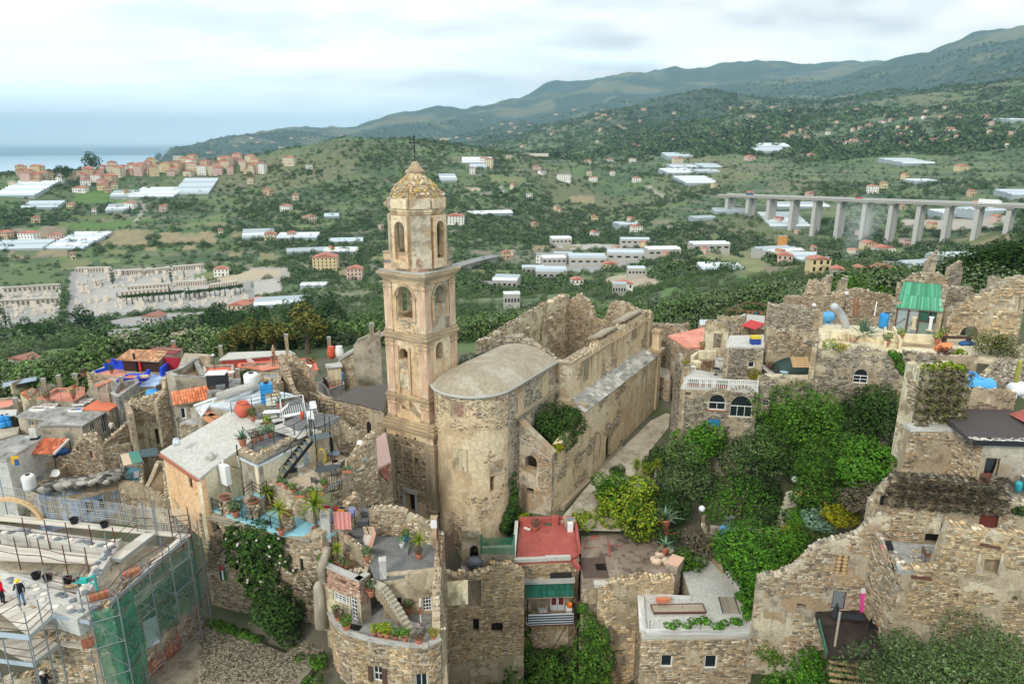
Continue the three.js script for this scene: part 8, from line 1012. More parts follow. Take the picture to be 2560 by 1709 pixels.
{let T=_b('agave','giant blue green agave on the upper terrace','agave',P(K4(510,730),U+.6));_a('foliage',$q2(30,2.3,.17,G.agave,51,{droop:.35,e0:.12,e1:1.4}),M.leaf,T);_a('stem',new $C(.2,.3,.4,8),M.bark,T);_T('red_flower_bush','red flowering aloe against the cream planter wall','shrub',P(K4(350,800),U),{r:1,sx:1.6,_p:[lin(186,66,64),lin(150,80,60),lin(120,110,72)],_k:700,$q1:.25,_h:94});_T('yellow_flower_bush','yellow green flowering bush at the left of the long stone wall','shrub',P(K4(150,890),U),{r:1,sx:1.5,_p:G.lime,_k:900,_h:95});_T('orange_flower_bush','orange yellow flowers beside the yellow green bush','shrub',P(K4(265,885),U),{r:.7,_p:[lin(206,164,56),lin(170,150,60)],_k:400,_h:96});_T('grey_bush','round ash grey bush hanging over the long stone wall','shrub',P(K4(490,960),U-.6),{r:1.3,_p:[lin(134,126,112),lin(114,108,94),lin(150,142,126)],_k:1500,leaf:.12,_h:97});_T('purple_rosettes','dark purple rosette plants by the orange parasol','shrub',P(K4(1430,950),U),{r:.9,sx:1.8,_p:[lin(84,46,48),lin(100,60,56)],_k:600,_h:98});_T('yellow_hedge','low yellow green hedge at the end of the long stone wall','shrub',P(K4(1610,965),U),{r:.7,sx:1.6,_p:G.lime,_k:700,_h:99});
_G('wall_creeper','bright green creeper on the long stone wall near the glass porch','creeper',LW,[[LW.L*.93,14,.5],[LW.L*.97,13.2,.5],[LW.L*1.02,12.6,.4],[LW.L*1.1,12.2,.4],[LW.L*.88,14.3,.4]],{_k:1200,leaf:.2,_p:G.bright,_h:100});
let p=_b('orange_parasol','folded orange parasol leaning on the upper terrace','parasol',P(K4(1395,900),U));_a('canopy',new $c(.9,.5,10).rotateZ(.5).$t(0,.6,0),_d(230,138,84),p);_a('pole',bar([0,0,0],[.2,1,0],.03),M.wood,p);let pt=_b('long_table','dark trestle table in front of the arched ruin doorway','table',P(K4(1560,830),U),-.1);_a('table_top',box(3,.08,.9,0,.75,0),M._u,pt);for(let x of[-1.2,1.2])_a('trestle',box(.1,.72,.8,x,.36,0),M._u,pt);let bl=_b('blue_sheet','crumpled blue sheet at the arched doorway','sheet',P(K4(1690,840),U));_a('cloth',new $I(.6,1).scale(1.5,.5,.6).$t(0,.2,0),_d(40,92,150),bl);_a('fold',tube([[-.8,.1,.3],[0,.35,.2],[.8,.1,.3]],.08,10,5),_d(40,92,150),bl);}
[[925,780,'yellow flowered pot on the cream low wall, left'],[1345,830,'yellow flowered pot on the cream low wall, right'],[770,840,'clay pot on the cream steps'],[1420,770,'dark flower pot by the cream pillar']].forEach((q,i)=>_o(q[2],P(K4(q[0],q[1]),U+.4),'bush',1.6,{_p:i<2?G.lime:G.mid,_h:150+i}));
{let T=_b('green_roof_porch','porch with green corrugated roof and glazed timber front','porch'),a=P(K4(850,690),U),b=P(K4(1350,745),U),f=_r(XZ(a),XZ(b));_S(T,f.at(-.2,17,.35),f.at(f.L+.1,17,.35),f.at(f.L-.2,19,-4.6),f.at(.3,19,-4.6),{w:.16,h:6,pal:[lin(74,158,120),lin(86,168,130),lin(104,178,142)],_h:52});for(let t of[0,.27,.52,1])_a('post',box(.14,2.9,.14).$y(f.ry).$t(...f.at(f.L*t,U+1.45,0)),M.rust,T);for(let[t0,t1,y0,y1,m]of[[0,.27,.1,2.8,_d(150,164,166,.25)],[.27,.52,.1,2.8,_d(158,170,172,.25)],[.52,1,.1,1.5,_d(118,140,130,.3)],[.52,.75,1.6,2.7,_d(40,92,76,.3)],[.76,.99,1.6,2.7,_d(44,84,72,.3)]])_a('pane',box(f.L*(t1-t0)-.2,y1-y0,.04).$y(f.ry).$t(...f.at(f.L*(t0+t1)/2,U+(y0+y1)/2,-.05)),m,T);_a('beam',box(f.L*.48,.12,.1).$y(f.ry).$t(...f.at(f.L*.76,U+1.55,.02)),M.rust,T);for(let t of[.12,.4])_a('brace',bar(f.at(f.L*(t-.1),U+.9,.03),f.at(f.L*(t+.1),U+1.7,.03),.035),M.wood,T);
wr(T,f.at(-.6,0,-.5).filter((_,i)=>i!==1),f.at(-.1,0,.1).filter((_,i)=>i!==1),12,17.6);wr(T,XZ(f.at(-.3,0,-4.9)),XZ(f.at(f.L+.4,0,-4.9)),12,[[0,18.6],[1.5,20],[4,20.3],[8,19.6]],{_c:SRT});wr(T,XZ(f.at(f.L+.1,0,.2)),XZ(f.at(f.L+.5,0,-4.6)),12,[[0,17],[5,19.2]]);for(let[u,h2]of[[1.7,1.3],[f.L-.9,1.5]]){let c=_b('terrace_column',u<3?'short cream pillar before the glazed porch, left':'white baluster column before the glazed porch, right','column',f.at(u,U+.9,1.2));_a('shaft',_J([[.001,0],[.2,0],[.16,.2],[.17,h2-.25],[.25,h2-.1],[.25,h2],[.001,h2]],14),u<3?M.cream:M.white,c);_a('base',box(.5,.12,.5,0,.02,0),M.cream,c);}}
_x('round blue water tank with pale lid beside the green roofed porch',P(K4(752,640),U),.2,.75,1.7,M._z,true);_x('pale blue barrel on the stone wall by the wrapped parasol',P(K4(65,590),U),.1,.6,1.6,_d(90,166,214,.45));_W('white globe lamp on a post by the brown pipes',P(K4(275,470),U+.6),2.2,.24);_W('white globe lamp at the left end of the upper terrace',P(K3(2005,110),15),.7,.24);
{let T=_b('wrapped_parasol','leaning parasol wrapped in pale grey plastic','parasol'),p=[[300,620],[270,540],[220,460],[165,400]].map((q,i)=>P(K4(...q),U+.2+i*.9));_a('cover',tube(p,.42,20,9),_d(186,190,194,.5),T);_a('tip',new $S(.44,12,8).$t(...p[3]),_d(186,190,194,.5),T);let pp=_b('brown_pipes','pair of brown drainpipes on the back wall','pipe');for(let x of[0,.4]){let a=PD(K4(385,500),77),b=PD(K4(400,290),77);_a('pipe',bar([a[0]+x,a[1],a[2]],[b[0]+x,b[1],b[2]],.09,7),_d(150,92,66),pp);}let wp=_b('white_pipe','white downpipe on the back wall left of the porch','pipe');_a('pipe',bar(PD(K4(625,500),76),PD(K4(655,340),76),.07,7),M.white,wp);}
{let T=_b('stepped_ruin','tall ruined wall with stepped broken top and an arched doorway','ruin'),a=XZ(P(K4(1425,770),U)),b=XZ(P(K4(2270,800),U));let f=_r(a,b),tp=[[0,17.2]];[[1430,430],[1600,420],[1605,370],[1700,365],[1705,320],[1790,318],[1795,270],[1880,270],[1885,225],[1965,225],[1970,195],[2050,190],[2055,140],[2150,130],[2165,90],[2330,60]].forEach(q=>tp.push(uy(f,K4(...q))));wr(T,a,b,9,tp,{t:.9,_j:0,_c:{pal:'gold',w:.5,h:.2,d:.06,$q4:.95},holes:[{px:[K4(1632,618),K4(1802,848)],arch:true}]});for(let i=0;i<11;i++){let g=$p*(i+.5)/11,q=uy(f,K4(1717,700));_a('voussoir',box(.2,.42,.12).rotateZ(g-$p/2).$y(f.ry).$t(...f.at(q[0]+$o(g)*1.35,q[1]+$i(g)*1.35,.02)),M.trim,T);}wr(T,b,XZ(f.at(f.L-.5,0,-6)),9,20,{});wr(T,XZ(f.at(.4,0,-5)),XZ(f.at(5,0,-6)),10,[[0,18.4],[3,18.8],[5,18.5]],{_c:SR});wr(T,XZ(PD(K4(1170,200),92)),XZ(PD(K4(1290,200),92)),12,[[0,18.8],[1,20.2],[2.4,20.4],[3,18.6]]);wr(T,XZ(PD(K4(1430,230),90)),XZ(PD(K4(1600,230),90)),12,[[0,18.4],[1.5,19.4],[4,18.2]]);_G('dead_creeper','dead brown creeper twigs on the stepped ruin wall','creeper',f,[[7.6,17,.8],[8.6,16.2,.9],[9.6,17.4,.7],[10.2,15.6,.8]],{_k:900,leaf:.32,$q1:.1,_p:G.dry,_h:101});_T('prickly_pear','prickly pear cactus growing against the stepped ruin','cactus',f.at(10.2,14.1,.8),{r:1.5,sy:1.3,_p:G.olive,_k:500,leaf:.36,_h:102});_T('round_shrub','round olive green shrub at the right end of the upper terrace','shrub',P(K4(1960,960),U),{r:2.2,sy:1.2,n:8,_p:[lin(86,96,46),lin(72,84,42),lin(104,110,56)],_k:3200,leaf:.18,_h:103});_T('tree_euphorbia','spiky pale cactus tree at the right edge above the rubble slope','cactus',P(K4(2180,1010),U-.4),{r:1.9,sy:1.3,_p:[lin(150,142,104),lin(128,124,92),lin(110,116,84)],_k:1300,leaf:.4,$q1:.2,_h:104});}
{let T=_b('rubble_slope_wall','long rubble faced slope wall running to the right edge','wall');wr(T,XZ(P(K4(1830,1270),13.2)),XZ(P(K4(2120,1030),14)),8,[[0,13.2],[3,13.8],[8,14.3]],{_c:SRT});_a('slope',_v([P(K4(1880,1270),13),P(K4(2400,1280),14.6),P(K4(2450,980),15.4),P(K4(2130,1025),14.3)],.6),M._e,T);let mb=new MB(),rd=rng(12);for(let i=0;i<260;i++){let u=rd(),v=rd(),p=_w(_w(P(K4(1880,1270),13),P(K4(2400,1280),14.6),u),_w(P(K4(2130,1025),14.3),P(K4(2450,980),15.4),u),v),tn=.7+rd()*.5;_U(mb,p,[.26,.14,.24],PAL.grey[i%8].map(c=>c*tn),rd);}_y(_a('rubble',mb.geo(),M.stone,T));let cc=_b('column_cactus','single tall yellowish column cactus by the white tank','cactus',P(K4(2245,1310),15),0);_a('stem',new THREE.CapsuleGeometry(.17,2,4,10).$t(0,1,0),_d(150,146,62),cc);_a('crown',new $S(.16,8,6).$t(0,2.1,0),_d(170,160,80),cc);}
let bh=_b('black_roof_house','house at the right edge with black felt roof, timber door and small paned window','house'),f0=XZ(PD(K5(1050,1300),43.3)),f1=XZ(PD(K5(1800,1420),43));let bf=_l(bh,f0,f1,6,14.5,{t:.4,mat:M._g,holes:[{px:[K5(1072,1062),K5(1252,1372)],win:WW(1,1,{frame:M._u,glass:_d(28,26,26,.3)})},{px:[K5(1290,1078),K5(1422,1275)],win:WW(2,3,{frame:M._g})}],name:'front_wall'});
{let d=uy(bf,K5(1150,1300));_a('door_leaf',box(1,.95,.06).$y(bf.ry).$t(...bf.at(d[0],11.6,-.08)),_d(112,66,54),bh);_a('roof',_v([bf.at(-1.2,14.75,.4),bf.at(bf.L,14.75,.4),bf.at(bf.L,15.1,-4.6),bf.at(-.9,15.1,-4.6)],.3),_d(78,72,70,.9),bh);_a('fascia',box(bf.L+1,.3,.08).$y(bf.ry).$t(...bf.at(bf.L/2-.5,14.52,.42)),M.iron,bh);let mb=new MB(),rd=rng(17);for(let i=0;i<90;i++)_U(mb,bf.at(-1+rd()*(bf.L+1),14.8,.1+rd()*.35),[.22,.05,.16],lin(196,190,180).map(v=>v*(.9+.2*(i%2))),rd);_y(_a('roof_ballast',mb.geo(),M.stone,bh));let q=bf.at(5.6,0,-2);_a('roof_light',new $c(2,1.5,4,1).$y(.8).$t(bf.at(5.2,0,-2.3)[0],15.9,bf.at(5.2,0,-2.3)[2]),M._M,bh);_l(bh,XZ(bf.at(-.9,0,-4.5)),XZ(bf.at(bf.L,0,-4.8)),10,[[0,16.4],[3,16.6],[9,16.4]],{t:.5,mat:M._e,_c:SRT,cap:{s:.3}});_l(bh,XZ(bf.at(-1,0,-4.4)),f0,6,14.4,{mat:M._e,_c:SRT});
let ap=_b('kitchen_unit','old white topped kitchen unit outside the black roofed house','cabinet',bf.at(3.9,11.1,.6),bf.ry);_a('cabinet',box(2.2,1,.7,0,.5,0),_d(110,118,122),ap);_a('top',box(2.3,.07,.8,0,1.03,0),M.white,ap);for(let x of[-.7,0,.7])_a('door',box(.62,.8,.04,x,.5,.36),_d(52,58,64,.4),ap);let bn=_b('teal_bucket','teal bucket on the ledge by the kitchen unit','bucket',bf.at(2.55,11.1,.5));_a('bucket',_J([[.001,0],[.2,0],[.28,.5],[.26,.5],[.19,.05],[.001,.04]],14),_d(40,160,170,.5),bn);_a('cloth',new $S(.24,10,6).$t(0,.5,0),_d(60,170,176),bn);}
_x('big sky blue cylindrical tank lying on the wall at the right edge',P(K4(1790,1445),15),.02,.72,2.3,_d(74,166,222,.35));_x('blue tank half hidden behind the big lying tank',P(K4(1690,1340),15),.3,.6,1.4,M._z);_x('white tank lying at the right edge beyond the blue one',P(K4(2270,1440),15),0,.5,1.6,M.white);
{let T=_b('overgrown_tower_ruin','square ruin tower overgrown with brown and green creeper','ruin'),a=XZ(PD(K5(430,560),46.5)),b=XZ(PD(K5(890,560),46.5)),f=_r(a,b);for(let[p,q]of[[a,b],[b,XZ(f.at(f.L,0,-2.6))],[XZ(f.at(f.L,0,-2.6)),XZ(f.at(0,0,-2.6))],[XZ(f.at(0,0,-2.6)),a]])_l(T,p,q,8,18.4,{t:.5,mat:M._t,_j:.3,_c:{...SRT,_F:.5}});_a('ledge',box(4.2,.3,1).$y(f.ry).$t(...f.at(1.2,14.3,.3)),M._s,T);_l(T,XZ(f.at(-.9,0,.6)),XZ(f.at(2.4,0,.8)),8,14.2,{t:.8,mat:M._e,_j:.4,_c:SRT});
let sp=[];for(let i=0;i<26;i++)sp.push([.1+(i%5)*.68,18.2-$f(i/5)*.75,.55,.1]);_G('brown_creeper','thick brown and olive creeper clothing the ruin tower','creeper',f,sp,{_k:5200,leaf:.24,$q1:.4,_p:[...G.dry,lin(96,98,48),lin(112,108,56),lin(84,88,44)],_h:105});_G('green_top_creeper','green and yellow creeper along the top of the ruin tower','creeper',f,[[.4,18.5,.4,-.6],[1.2,18.6,.45,-.6],[2,18.6,.45,-.6],[2.8,18.5,.4,-.6]],{_k:900,_p:G.lime,_h:106});}
{let T=_b('glass_lean_to','white framed glass lean-to between the long wall and the ruin tower','lean-to'),a=P(K5(270,170),12.6),f=_r(XZ(P(K5(265,350),9.5)),XZ(P(K5(440,350),9.5)));for(let x of[0,.33,.66,1])_a('rafter',bar(f.at(f.L*x,12,0),f.at(f.L*x-.3,13.4,-1.6),.06),M.white,T);_a('beam',box(f.L,.12,.12).$y(f.ry).$t(...f.at(f.L/2,12,0)),M.white,T);for(let x of[.5,1])_a('post',box(.1,2.6,.1).$y(f.ry).$t(...f.at(f.L*x,10.7,0)),M.white,T);for(let i=0;i<4;i++)_a('glazing_bar',box(f.L*.5,.08,.08).$y(f.ry).$t(...f.at(f.L*.75,9.7+i*.6,0)),M.white,T);_a('pane',box(f.L*.5,2.5,.03).$y(f.ry).$t(...f.at(f.L*.75,10.7,-.05)),M.glass,T);}
{let T=_b('creeper_wall_house','tall stone wall under brown creeper with arched and red doors','ruin'),a=XZ(PD(Z7(520,300),42)),b=XZ(PD(Z7(1800,330),40.5));let w=wr(T,a,b,2,[[0,10.4],[1,12.4],[4,12.6],[8,12],[8.5,11.3],[14,11.2]],{t:.6,_c:{...SRT,_F:.56},holes:[{px:[Z7(985,312),Z7(1092,500)],arch:true,win:SHADE_BACK},{px:[Z7(1390,262),Z7(1515,385)],win:{kind:'door',mat:_d(104,44,36),frame:M._u}},{px:[Z7(622,118),Z7(664,222)],win:SHADE_BACK}]});_a('plaster_patch',box(2.6,2.2,.05).$y(w.ry).$t(...w.at(3.4,9.6,.02)),M._t,T);let sp=[];for(let i=0;i<30;i++)sp.push([1.4+(i%10)*.72,12.5-$f(i/10)*.75,.62,.25]);_G('hanging_dry_creeper','curtain of bare brown creeper stems hanging over the stone wall','creeper',w,sp,{_k:6500,leaf:.42,$q1:.08,_p:G.dry,_h:107});_T('wall_shrub','small dark shrub growing out of the wall above the red door','shrub',w.at(9.3,10.5,.2),{r:.6,_p:G.dark,_k:500,_h:108});
let c=_b('chair_terrace','bare concrete terrace with fallen stones and an old chair','terrace');_a('floor',_v([Z7(690,465),Z7(1090,505),Z7(1060,690),Z7(755,690)].map(p=>P(p,8.5)),.3),M._f,c);let mb=new MB(),rd=rng(14);for(let i=0;i<9;i++)_U(mb,P(Z7(800+rd()*130,540+rd()*110),8.56),[.12,.08,.1],lin(186,164,136),rd);_y(_a('stones',mb.geo(),M.stone,c));_Z('old wooden chair standing on the bare concrete terrace',P(Z7(980,625),8.5),1.4,M._u,M.wood);
let B=_b('big_ruin_wall','big golden stone ruin wall with a brick blocked window at the right edge','ruin'),p0=XZ(PD(Z7(690,1200),37.3)),p1=XZ(PD(Z7(1900,1200),36)),f=_r(p0,p1);let tp=[[0,8.5]];[[1045,690],[1052,345],[1110,335],[1250,360],[1400,385],[1725,440]].forEach(q=>tp.push(uy(f,Z7(...q))));wr(B,p0,p1,-4,tp,{t:.7,_c:{pal:'gold',w:.34,h:.13,d:.05},cap:{pal:'gold',s:.3},holes:[{px:[Z7(1408,605),Z7(1532,732)],win:{kind:'void',mat:M._e}},{px:[Z7(1185,868),Z7(1215,905)],win:SHADE_BACK},{px:[Z7(1635,890),Z7(1675,920)],win:SHADE_BACK}]});for(let[x0,y0,x1,y1]of[[1385,485,1535,515],[855,735,1005,750]]){let A=uy(f,Z7(x0,y0)),D=uy(f,Z7(x1,y1));_a('lintel',_n(f.at(A[0],A[1],.1),f.at(D[0],D[1],.1),.2,.14),M.rust,B);}for(let x of[1385,1560]){let A=uy(f,Z7(x,640));_a('jamb',box(.4,1.4,.08).$y(f.ry).$t(...f.at(A[0],A[1],.03)),M._q,B);}wr(B,XZ(f.at(-.3,0,-5)),p0,-4,8.5,{_c:SRT});
let A=_b('niche_ruin_wall','weathered ruin wall with a stone filled niche and grey shutter','ruin'),q0=XZ(PD(Z7(-340,900),42.5)),q1=XZ(PD(Z7(600,900),41.2)),g=_r(q0,q1);let tq=[];[[-330,760],[-100,700],[0,640],[130,500],[300,460],[480,400],[560,280],[600,270]].forEach(q=>tq.push(uy(g,Z7(...q))));wr(A,q0,q1,-4,tq,{t:.6,_c:{...S1,_F:.55},mat:M._q,holes:[{px:[Z7(285,570),Z7(362,735)],win:{kind:'void',mat:M._e}},{px:[Z7(258,850),Z7(340,1000)],win:{kind:'door',mat:_d(128,134,138),frame:M.rust}},{px:[Z6(1480,895),Z6(1555,950)],win:SHADE_BACK}]});wr(A,q1,XZ(PD(Z7(640,700),43)),-4,9.4,{_c:S1});
{let nb=new MB(),rd2=rng(15),q=uy(g,Z7(320,700));for(let j=0;j<6;j++)for(let i=0;i<2;i++)_U(nb,g.at(q[0]-.2+i*.42,q[1]-.25+j*.28,-.2),[.24,.16,.2],lin(186,158,116),rd2);_y(_a('niche_stone',nb.geo(),M.stone,A));}
let d=_b('dark_deck','dark felted terrace deck with a post and clutter','terrace');_a('floor',_v([Z7(120,1010),Z7(610,990),Z7(690,1200),Z7(700,1345),Z7(215,1350)].map(p=>P(p,2.5)),.35),M.darkDeck,d);_a('edge_board',_n(P(Z7(145,1080),2.6),P(Z7(205,1330),2.6),.1,.3),M.grn,d);{let p=P(Z7(268,1275),2.5);_a('post',bar(p,up3(p,2.6),.08,6),M.palebark,d);_a('beam',_n([p[0]-.2,2.2,p[2]+.4],[p[0]+5,2.2,p[2]+.4],.2,.2),M._u,d);}
let mt2=_b('pink_mattress','bright pink mattress standing against the ruin wall','mattress',P(Z7(505,1010),2.5),.05);_a('mattress',box(.8,1.5,.18,0,.75,0).rotateX(-.15),_d(224,74,152),mt2);_a('sheet',box(.82,.28,.2,0,1.55,-.22),M.white,mt2);let gb=_b('grey_cabinet','low grey cabinet beside the pink mattress','cabinet',P(Z7(568,1005),2.5),.05);_a('carcass',box(.7,.95,.4,0,.48,0),_d(96,98,98),gb);_a('top',box(.74,.05,.44,0,.97,0),M.iron,gb);
let pr=_b('dark_parasol','collapsed black parasol and lounger on the dark deck','parasol',P(Z7(270,1060),2.5));_a('canopy',new $c(.35,1.1,7).$t(0,.75,0),_d(40,40,48),pr);_a('lounger',box(1.7,.06,.6,.9,.35,.3,-.15),_d(46,48,54),pr);for(let x of[.3,1.5])_a('leg',bar([x,0,.3],[x,.35,.3],.03),M.iron,pr);let cl=_b('clutter_table','small table piled with red and blue clutter at the right of the dark deck','table',P(Z7(640,1180),2.5),.4);_a('table_top',box(.9,.05,.6,0,.7,0),_d(186,96,56),cl);for(let x of[-.4,.4])_a('leg',box(.05,.7,.5,x,.35,0),M.wood,cl);let cls=[[176,44,44],[40,90,130],[60,70,80]];for(let i=0;i<3;i++)_a('bag',new $I(.28,1).$t(-.2+i*.25,.3+.1*i,.55),_d(...cls[i]),cl);_Z('dark folding chair beside the cluttered table',P(Z7(570,1170),2.5),.8,M.iron,M.iron);
let lt=_b('wood_closet','tall plank closet with pink corrugated and black felt roof','shed');{let a0=P(Z7(625,490),8.2),a1=P(Z7(700,680),7.4);_S(lt,P(Z7(612,500),8.3),P(Z7(685,682),7.5),P(Z7(722,672),7.9),P(Z7(652,490),8.6),{w:.2,h:2,pal:[lin(222,150,140),lin(206,132,124)],_h:54});_a('felt_roof',_v([P(Z7(655,462),8.8),P(Z7(702,462),8.8),P(Z7(762,662),8),P(Z7(722,690),8)],.1),M.iron,lt);let f2=_r(XZ(P(Z7(650,780),5)),XZ(P(Z7(735,790),5)));for(let i=0;i<7;i++)_a('plank',box(f2.L/7-.02,2.9,.05).$y(f2.ry).$t(...f2.at(f2.L*(i+.5)/7,6.1,0)),M.wood,lt);}
let bt=_b('blue_cloths','blue cloths and a white pipe hanging in the gap by the ruin wall','cloth');for(let i=0;i<3;i++)_a('cloth',box(.3,1.6,.12).$t(...P(Z7(655+i*8,830+i*80),5-i*1.2)),_d(28,92,142),bt);_a('pipe',tube([P(Z7(640,720),6),P(Z7(625,850),5),P(Z7(650,900),4.4)],.05,10,5),M.white,bt);
let pg=_b('timber_pergola','weathered timber pergola below the dark deck','pergola');for(let i=0;i<5;i++)_a('beam',_n(P(Z7(225,1390+i*50),1.2),P(Z7(560+i*20,1450+i*45),1.2),.14,.14),M._L,pg);for(let x of[320,520]){let p=P(Z7(x,1500),1.1);_a('post',bar([p[0],-5,p[2]],p,.1,6),M._u,pg);}}
}
// ---------- garden, trees and creepers of the village ----------
{
let at=(p,D,Y)=>{let v=PD(p,D);return[v[0],Y,v[2]];};
[['bright lime green tree beside the felt roof',K6(250,800),57.5,-.5,4.6,2.6,'lime',6500,.26],['fresh green tree between the church wall and the lime tree',K6(90,660),60.5,0,3.6,1.5,'mid',2600,.24],['grey green olive like tree at the left of the garden',K6(715,470),62,0,6.4,2.7,'olive',7000,.2],['light green upright tree rising behind the grey green tree',K6(800,290),64.5,1,6.6,2.3,'bright',4500,.26],['soft grey green spreading tree in the middle of the garden',K6(1220,330),63.5,2,6.8,3.7,'olive',9000,.2,{_p:[...G.olive,G.mid[0],G.mid[2]]}],['tall bright mid green tree covering the long stone wall',K6(1500,170),64.5,3,9.2,4.8,'mid',17000,.25],['dark leaved tree with orange fruit by the glass lean-to',K6(2110,200),62,5,6.8,3.6,'dark',9000,.25],['sparse young tree with pale leaves in front of the garden steps',K6(1090,680),58,-.5,5.2,2.7,'bright',2600,.2],['green feathery tree leaning over the creeper wall',K6(1850,560),53.5,4.5,5.6,3,'mid',6500,.3,{$q1:.25}],['broad leaved green tree on top of the creeper wall',K6(2090,560),50,8,4,2.4,'bright',5000,.28],['round bright green leafy tree beside the pale roof',Z6(1140,490),49.3,-2.8,6.4,2.7,'bright',13000,.24,{n:14,_U:1.2}],['right hand lobe of bright green tree leaning to the ruin wall',Z6(1420,350),50.5,0,3.6,1.5,'bright',3000,.24],['dark evergreen tree growing inside the roofless sacristy',Z11(790,830),62.3,4.2,6,2.5,'dark',8000,.22],['small clipped dark tree at the lane end by the pillar',K6(455,210),67,.3,3,1.3,'dark',1800,.22],['grey olive tree filling the bottom right corner',Z7(1150,1250),31.5,2,6.6,3.9,'olive',22000,.15,{n:16}],['second grey olive crown at the right bottom edge',Z7(1640,1330),31,1.8,6.8,3.6,'olive',14000,.15],['small olive crown in front of the big ruin wall',Z7(900,1040),33.5,3,3.6,1.3,'olive',2600,.15],['round green tree behind the skyline ruin',Z8(1350,130),92,11.5,5.6,3.2,'mid',4500,.3]].forEach((a,i)=>{let p=at(a[1],a[2],a[3]);tree(/olive/.test(a[0])?'olive_tree':'garden_tree',a[0],'tree',p,{h:a[4]+a[5]*.25,r:a[5]*1.22,_p:[...G[a[6]],G.dark[3],G.mid[i%4],G[a[6]][1]],_k:a[7]*1.35,leaf:a[8]*1.1,_h:300+i,trunk:a[4]*.35,n:11,...(a[9]||{})});});
[['dark undergrowth below the tall bright green tree',K6(1650,420),60,3,2.2,'dark'],['dark undergrowth below the soft grey green tree',K6(1250,520),60,1,2,'dark'],['deep green shrub left of the garden steps',K6(1360,760),55.5,.5,1.5,'dark'],['deep green shrub under the dark leaved tree',K6(1980,350),59,5,2,'dark'],['dark shrub beneath the grey green olive like tree',K6(560,720),59,-.5,1.9,'dark'],['dark shrub behind the lime tree',K6(480,690),60,0,1.5,'dark'],['small bright green round shrub right of the garden steps',K6(1540,800),53.5,2,1.2,'bright'],['yellow flowered shrub below the bright round shrub',K6(1495,890),52.5,1.2,1.1,'yellow'],['brownish shrub below the lower globe lamp',K6(820,880),54.5,-1.4,1.7,'dry'],['low green shrub by the green gate',K6(735,1030),53,-2,1.2,'mid'],['silver grey cushion shrub on the ruin wall top',K6(1680,990),49.5,4,1.2,'agave'],['rusty yellow shrub along the ruin wall top',K6(1850,970),48.5,5,1.4,'yellow'],['brown creeper shrub at the corner of the creeper wall',K6(2050,800),46.5,7,1.9,'dry'],['angel trumpet shrub with pale orange bells by the steps',K6(1640,610),54.5,3.2,1.6,'mid'],['leafy green shrub above the round bright tree',K6(1210,900),53,0,1,'mid'],['trailing vine over the red terrace rear parapet',Z5(1220,260),57.5,-.6,1.2,'lime'],['small vine tuft at the left rear of the red terrace',Z5(690,175),58,-.2,.6,'lime'],['small dark shrub at the foot of the church wall, nearer',K6(75,510),63.5,.2,.7,'dark'],['small dark shrub at the foot of the church wall by the door',K6(140,450),66,.2,.9,'dark'],['yellow flowers on the sacristy wall top',Z11(765,960),59,6.4,.6,'yellow'],['ivy heap on the church wall beside the tower',Z10(690,400),68.5,10.5,2,'dark'],['yellow green tuft by the tower gate',Z2(2020,1290),53.5,1.2,1.3,'lime'],['grass tuft on the cupola rim',Z9(560,330),62,31.5,.3,'mid'],['green bush on the far left path',K1(640,330),80,2,1.3,'bright'],['green bush beside the white railings at the far left',K1(840,350),80,2,1.1,'bright'],['dense garden scrub at the right of the white edged house',Z6(1400,1250),41.5,-5.5,2,'bright'],['vine leaves on the pergola beside the dark deck',Z6(1650,1330),39.5,-2.4,1.8,'bright'],['vine tangle at the foot of the niche ruin wall',Z6(1300,1080),43,-3,1.5,'mid'],['low scrub beneath the timber pergola',Z7(330,1500),36.5,-2.5,2,'mid'],['leafy scrub below the vines at the bottom edge',Z6(1300,1480),39,-7,2.2,'mid']].forEach((a,i)=>_T('garden_shrub',a[0],'shrub',at(a[1],a[2],a[3]),{r:a[4]*1.2,_p:G[a[5]],_k:500+a[4]*1100,leaf:.17+a[4]*.03,_h:400+i,n:7,_X:/bells|fruit/.test(a[0])?30:0,fs:.09,fm:_d(226,180,110)}));
for(let i=0;i<8;i++)_T('hill_scrub',['leftmost dark bush of the knoll behind the stepped ruin','second dark bush of the knoll from the left','round dark bush in the middle of the knoll','tall green bush at the top of the knoll','dark bush low on the front of the knoll','green bush right of the knoll top','dark bush at the right edge of the knoll','small light green bush at the foot of the knoll'][i],'bush',(q=>[q[0],q[1]-2.2,q[2]])(PD([2330+[-20,60,110,160,130,200,250,0][i],[715,690,670,650,715,655,640,740][i]],[112,110,108,106,100,104,100,98][i])),{r:[3.4,3.8,4,4.4,3.4,4.6,5,2][i],n:10,sy:1.1,_p:i===7?G.bright:[...G.dark,G.mid[2]],_k:3600,leaf:.42,_h:450+i});
{let T=_b('fountain_grass','large arching fountain grass clump in the garden','grass',at(K6(1710,900),51.5,2.2));_a('foliage',$q2(220,2.3,.03,[lin(112,132,62),lin(92,118,52),lin(134,146,78)],61,{droop:1.1,e0:.3,e1:1.5}),M.leaf,T);_a('stem',new $C(.2,.3,.5,8),M.bark,T);}
[[K6(290,430),'leftmost shaggy yucca beside the lane',2.9],[K6(350,470),'middle shaggy yucca beside the lane',2.6],[K6(440,430),'right hand shaggy yucca beside the lane',3.2]].forEach((a,i)=>{let T=_b('yucca',a[1],'yucca',at(a[0],63.5-i*.4,0));_a('stem',new $C(.12,.18,a[2],7).$t(0,a[2]/2,0),M.palebark,T);_a('dead_leaves',$q2(40,.8,.04,G.dry,70+i,{e0:-1.4,e1:-.5}).$t(0,a[2],0),M.leaf,T);_a('foliage',$q2(50,1,.045,G.lime,75+i,{e0:-.4,e1:1.4}).$t(0,a[2],0),M.leaf,T);});
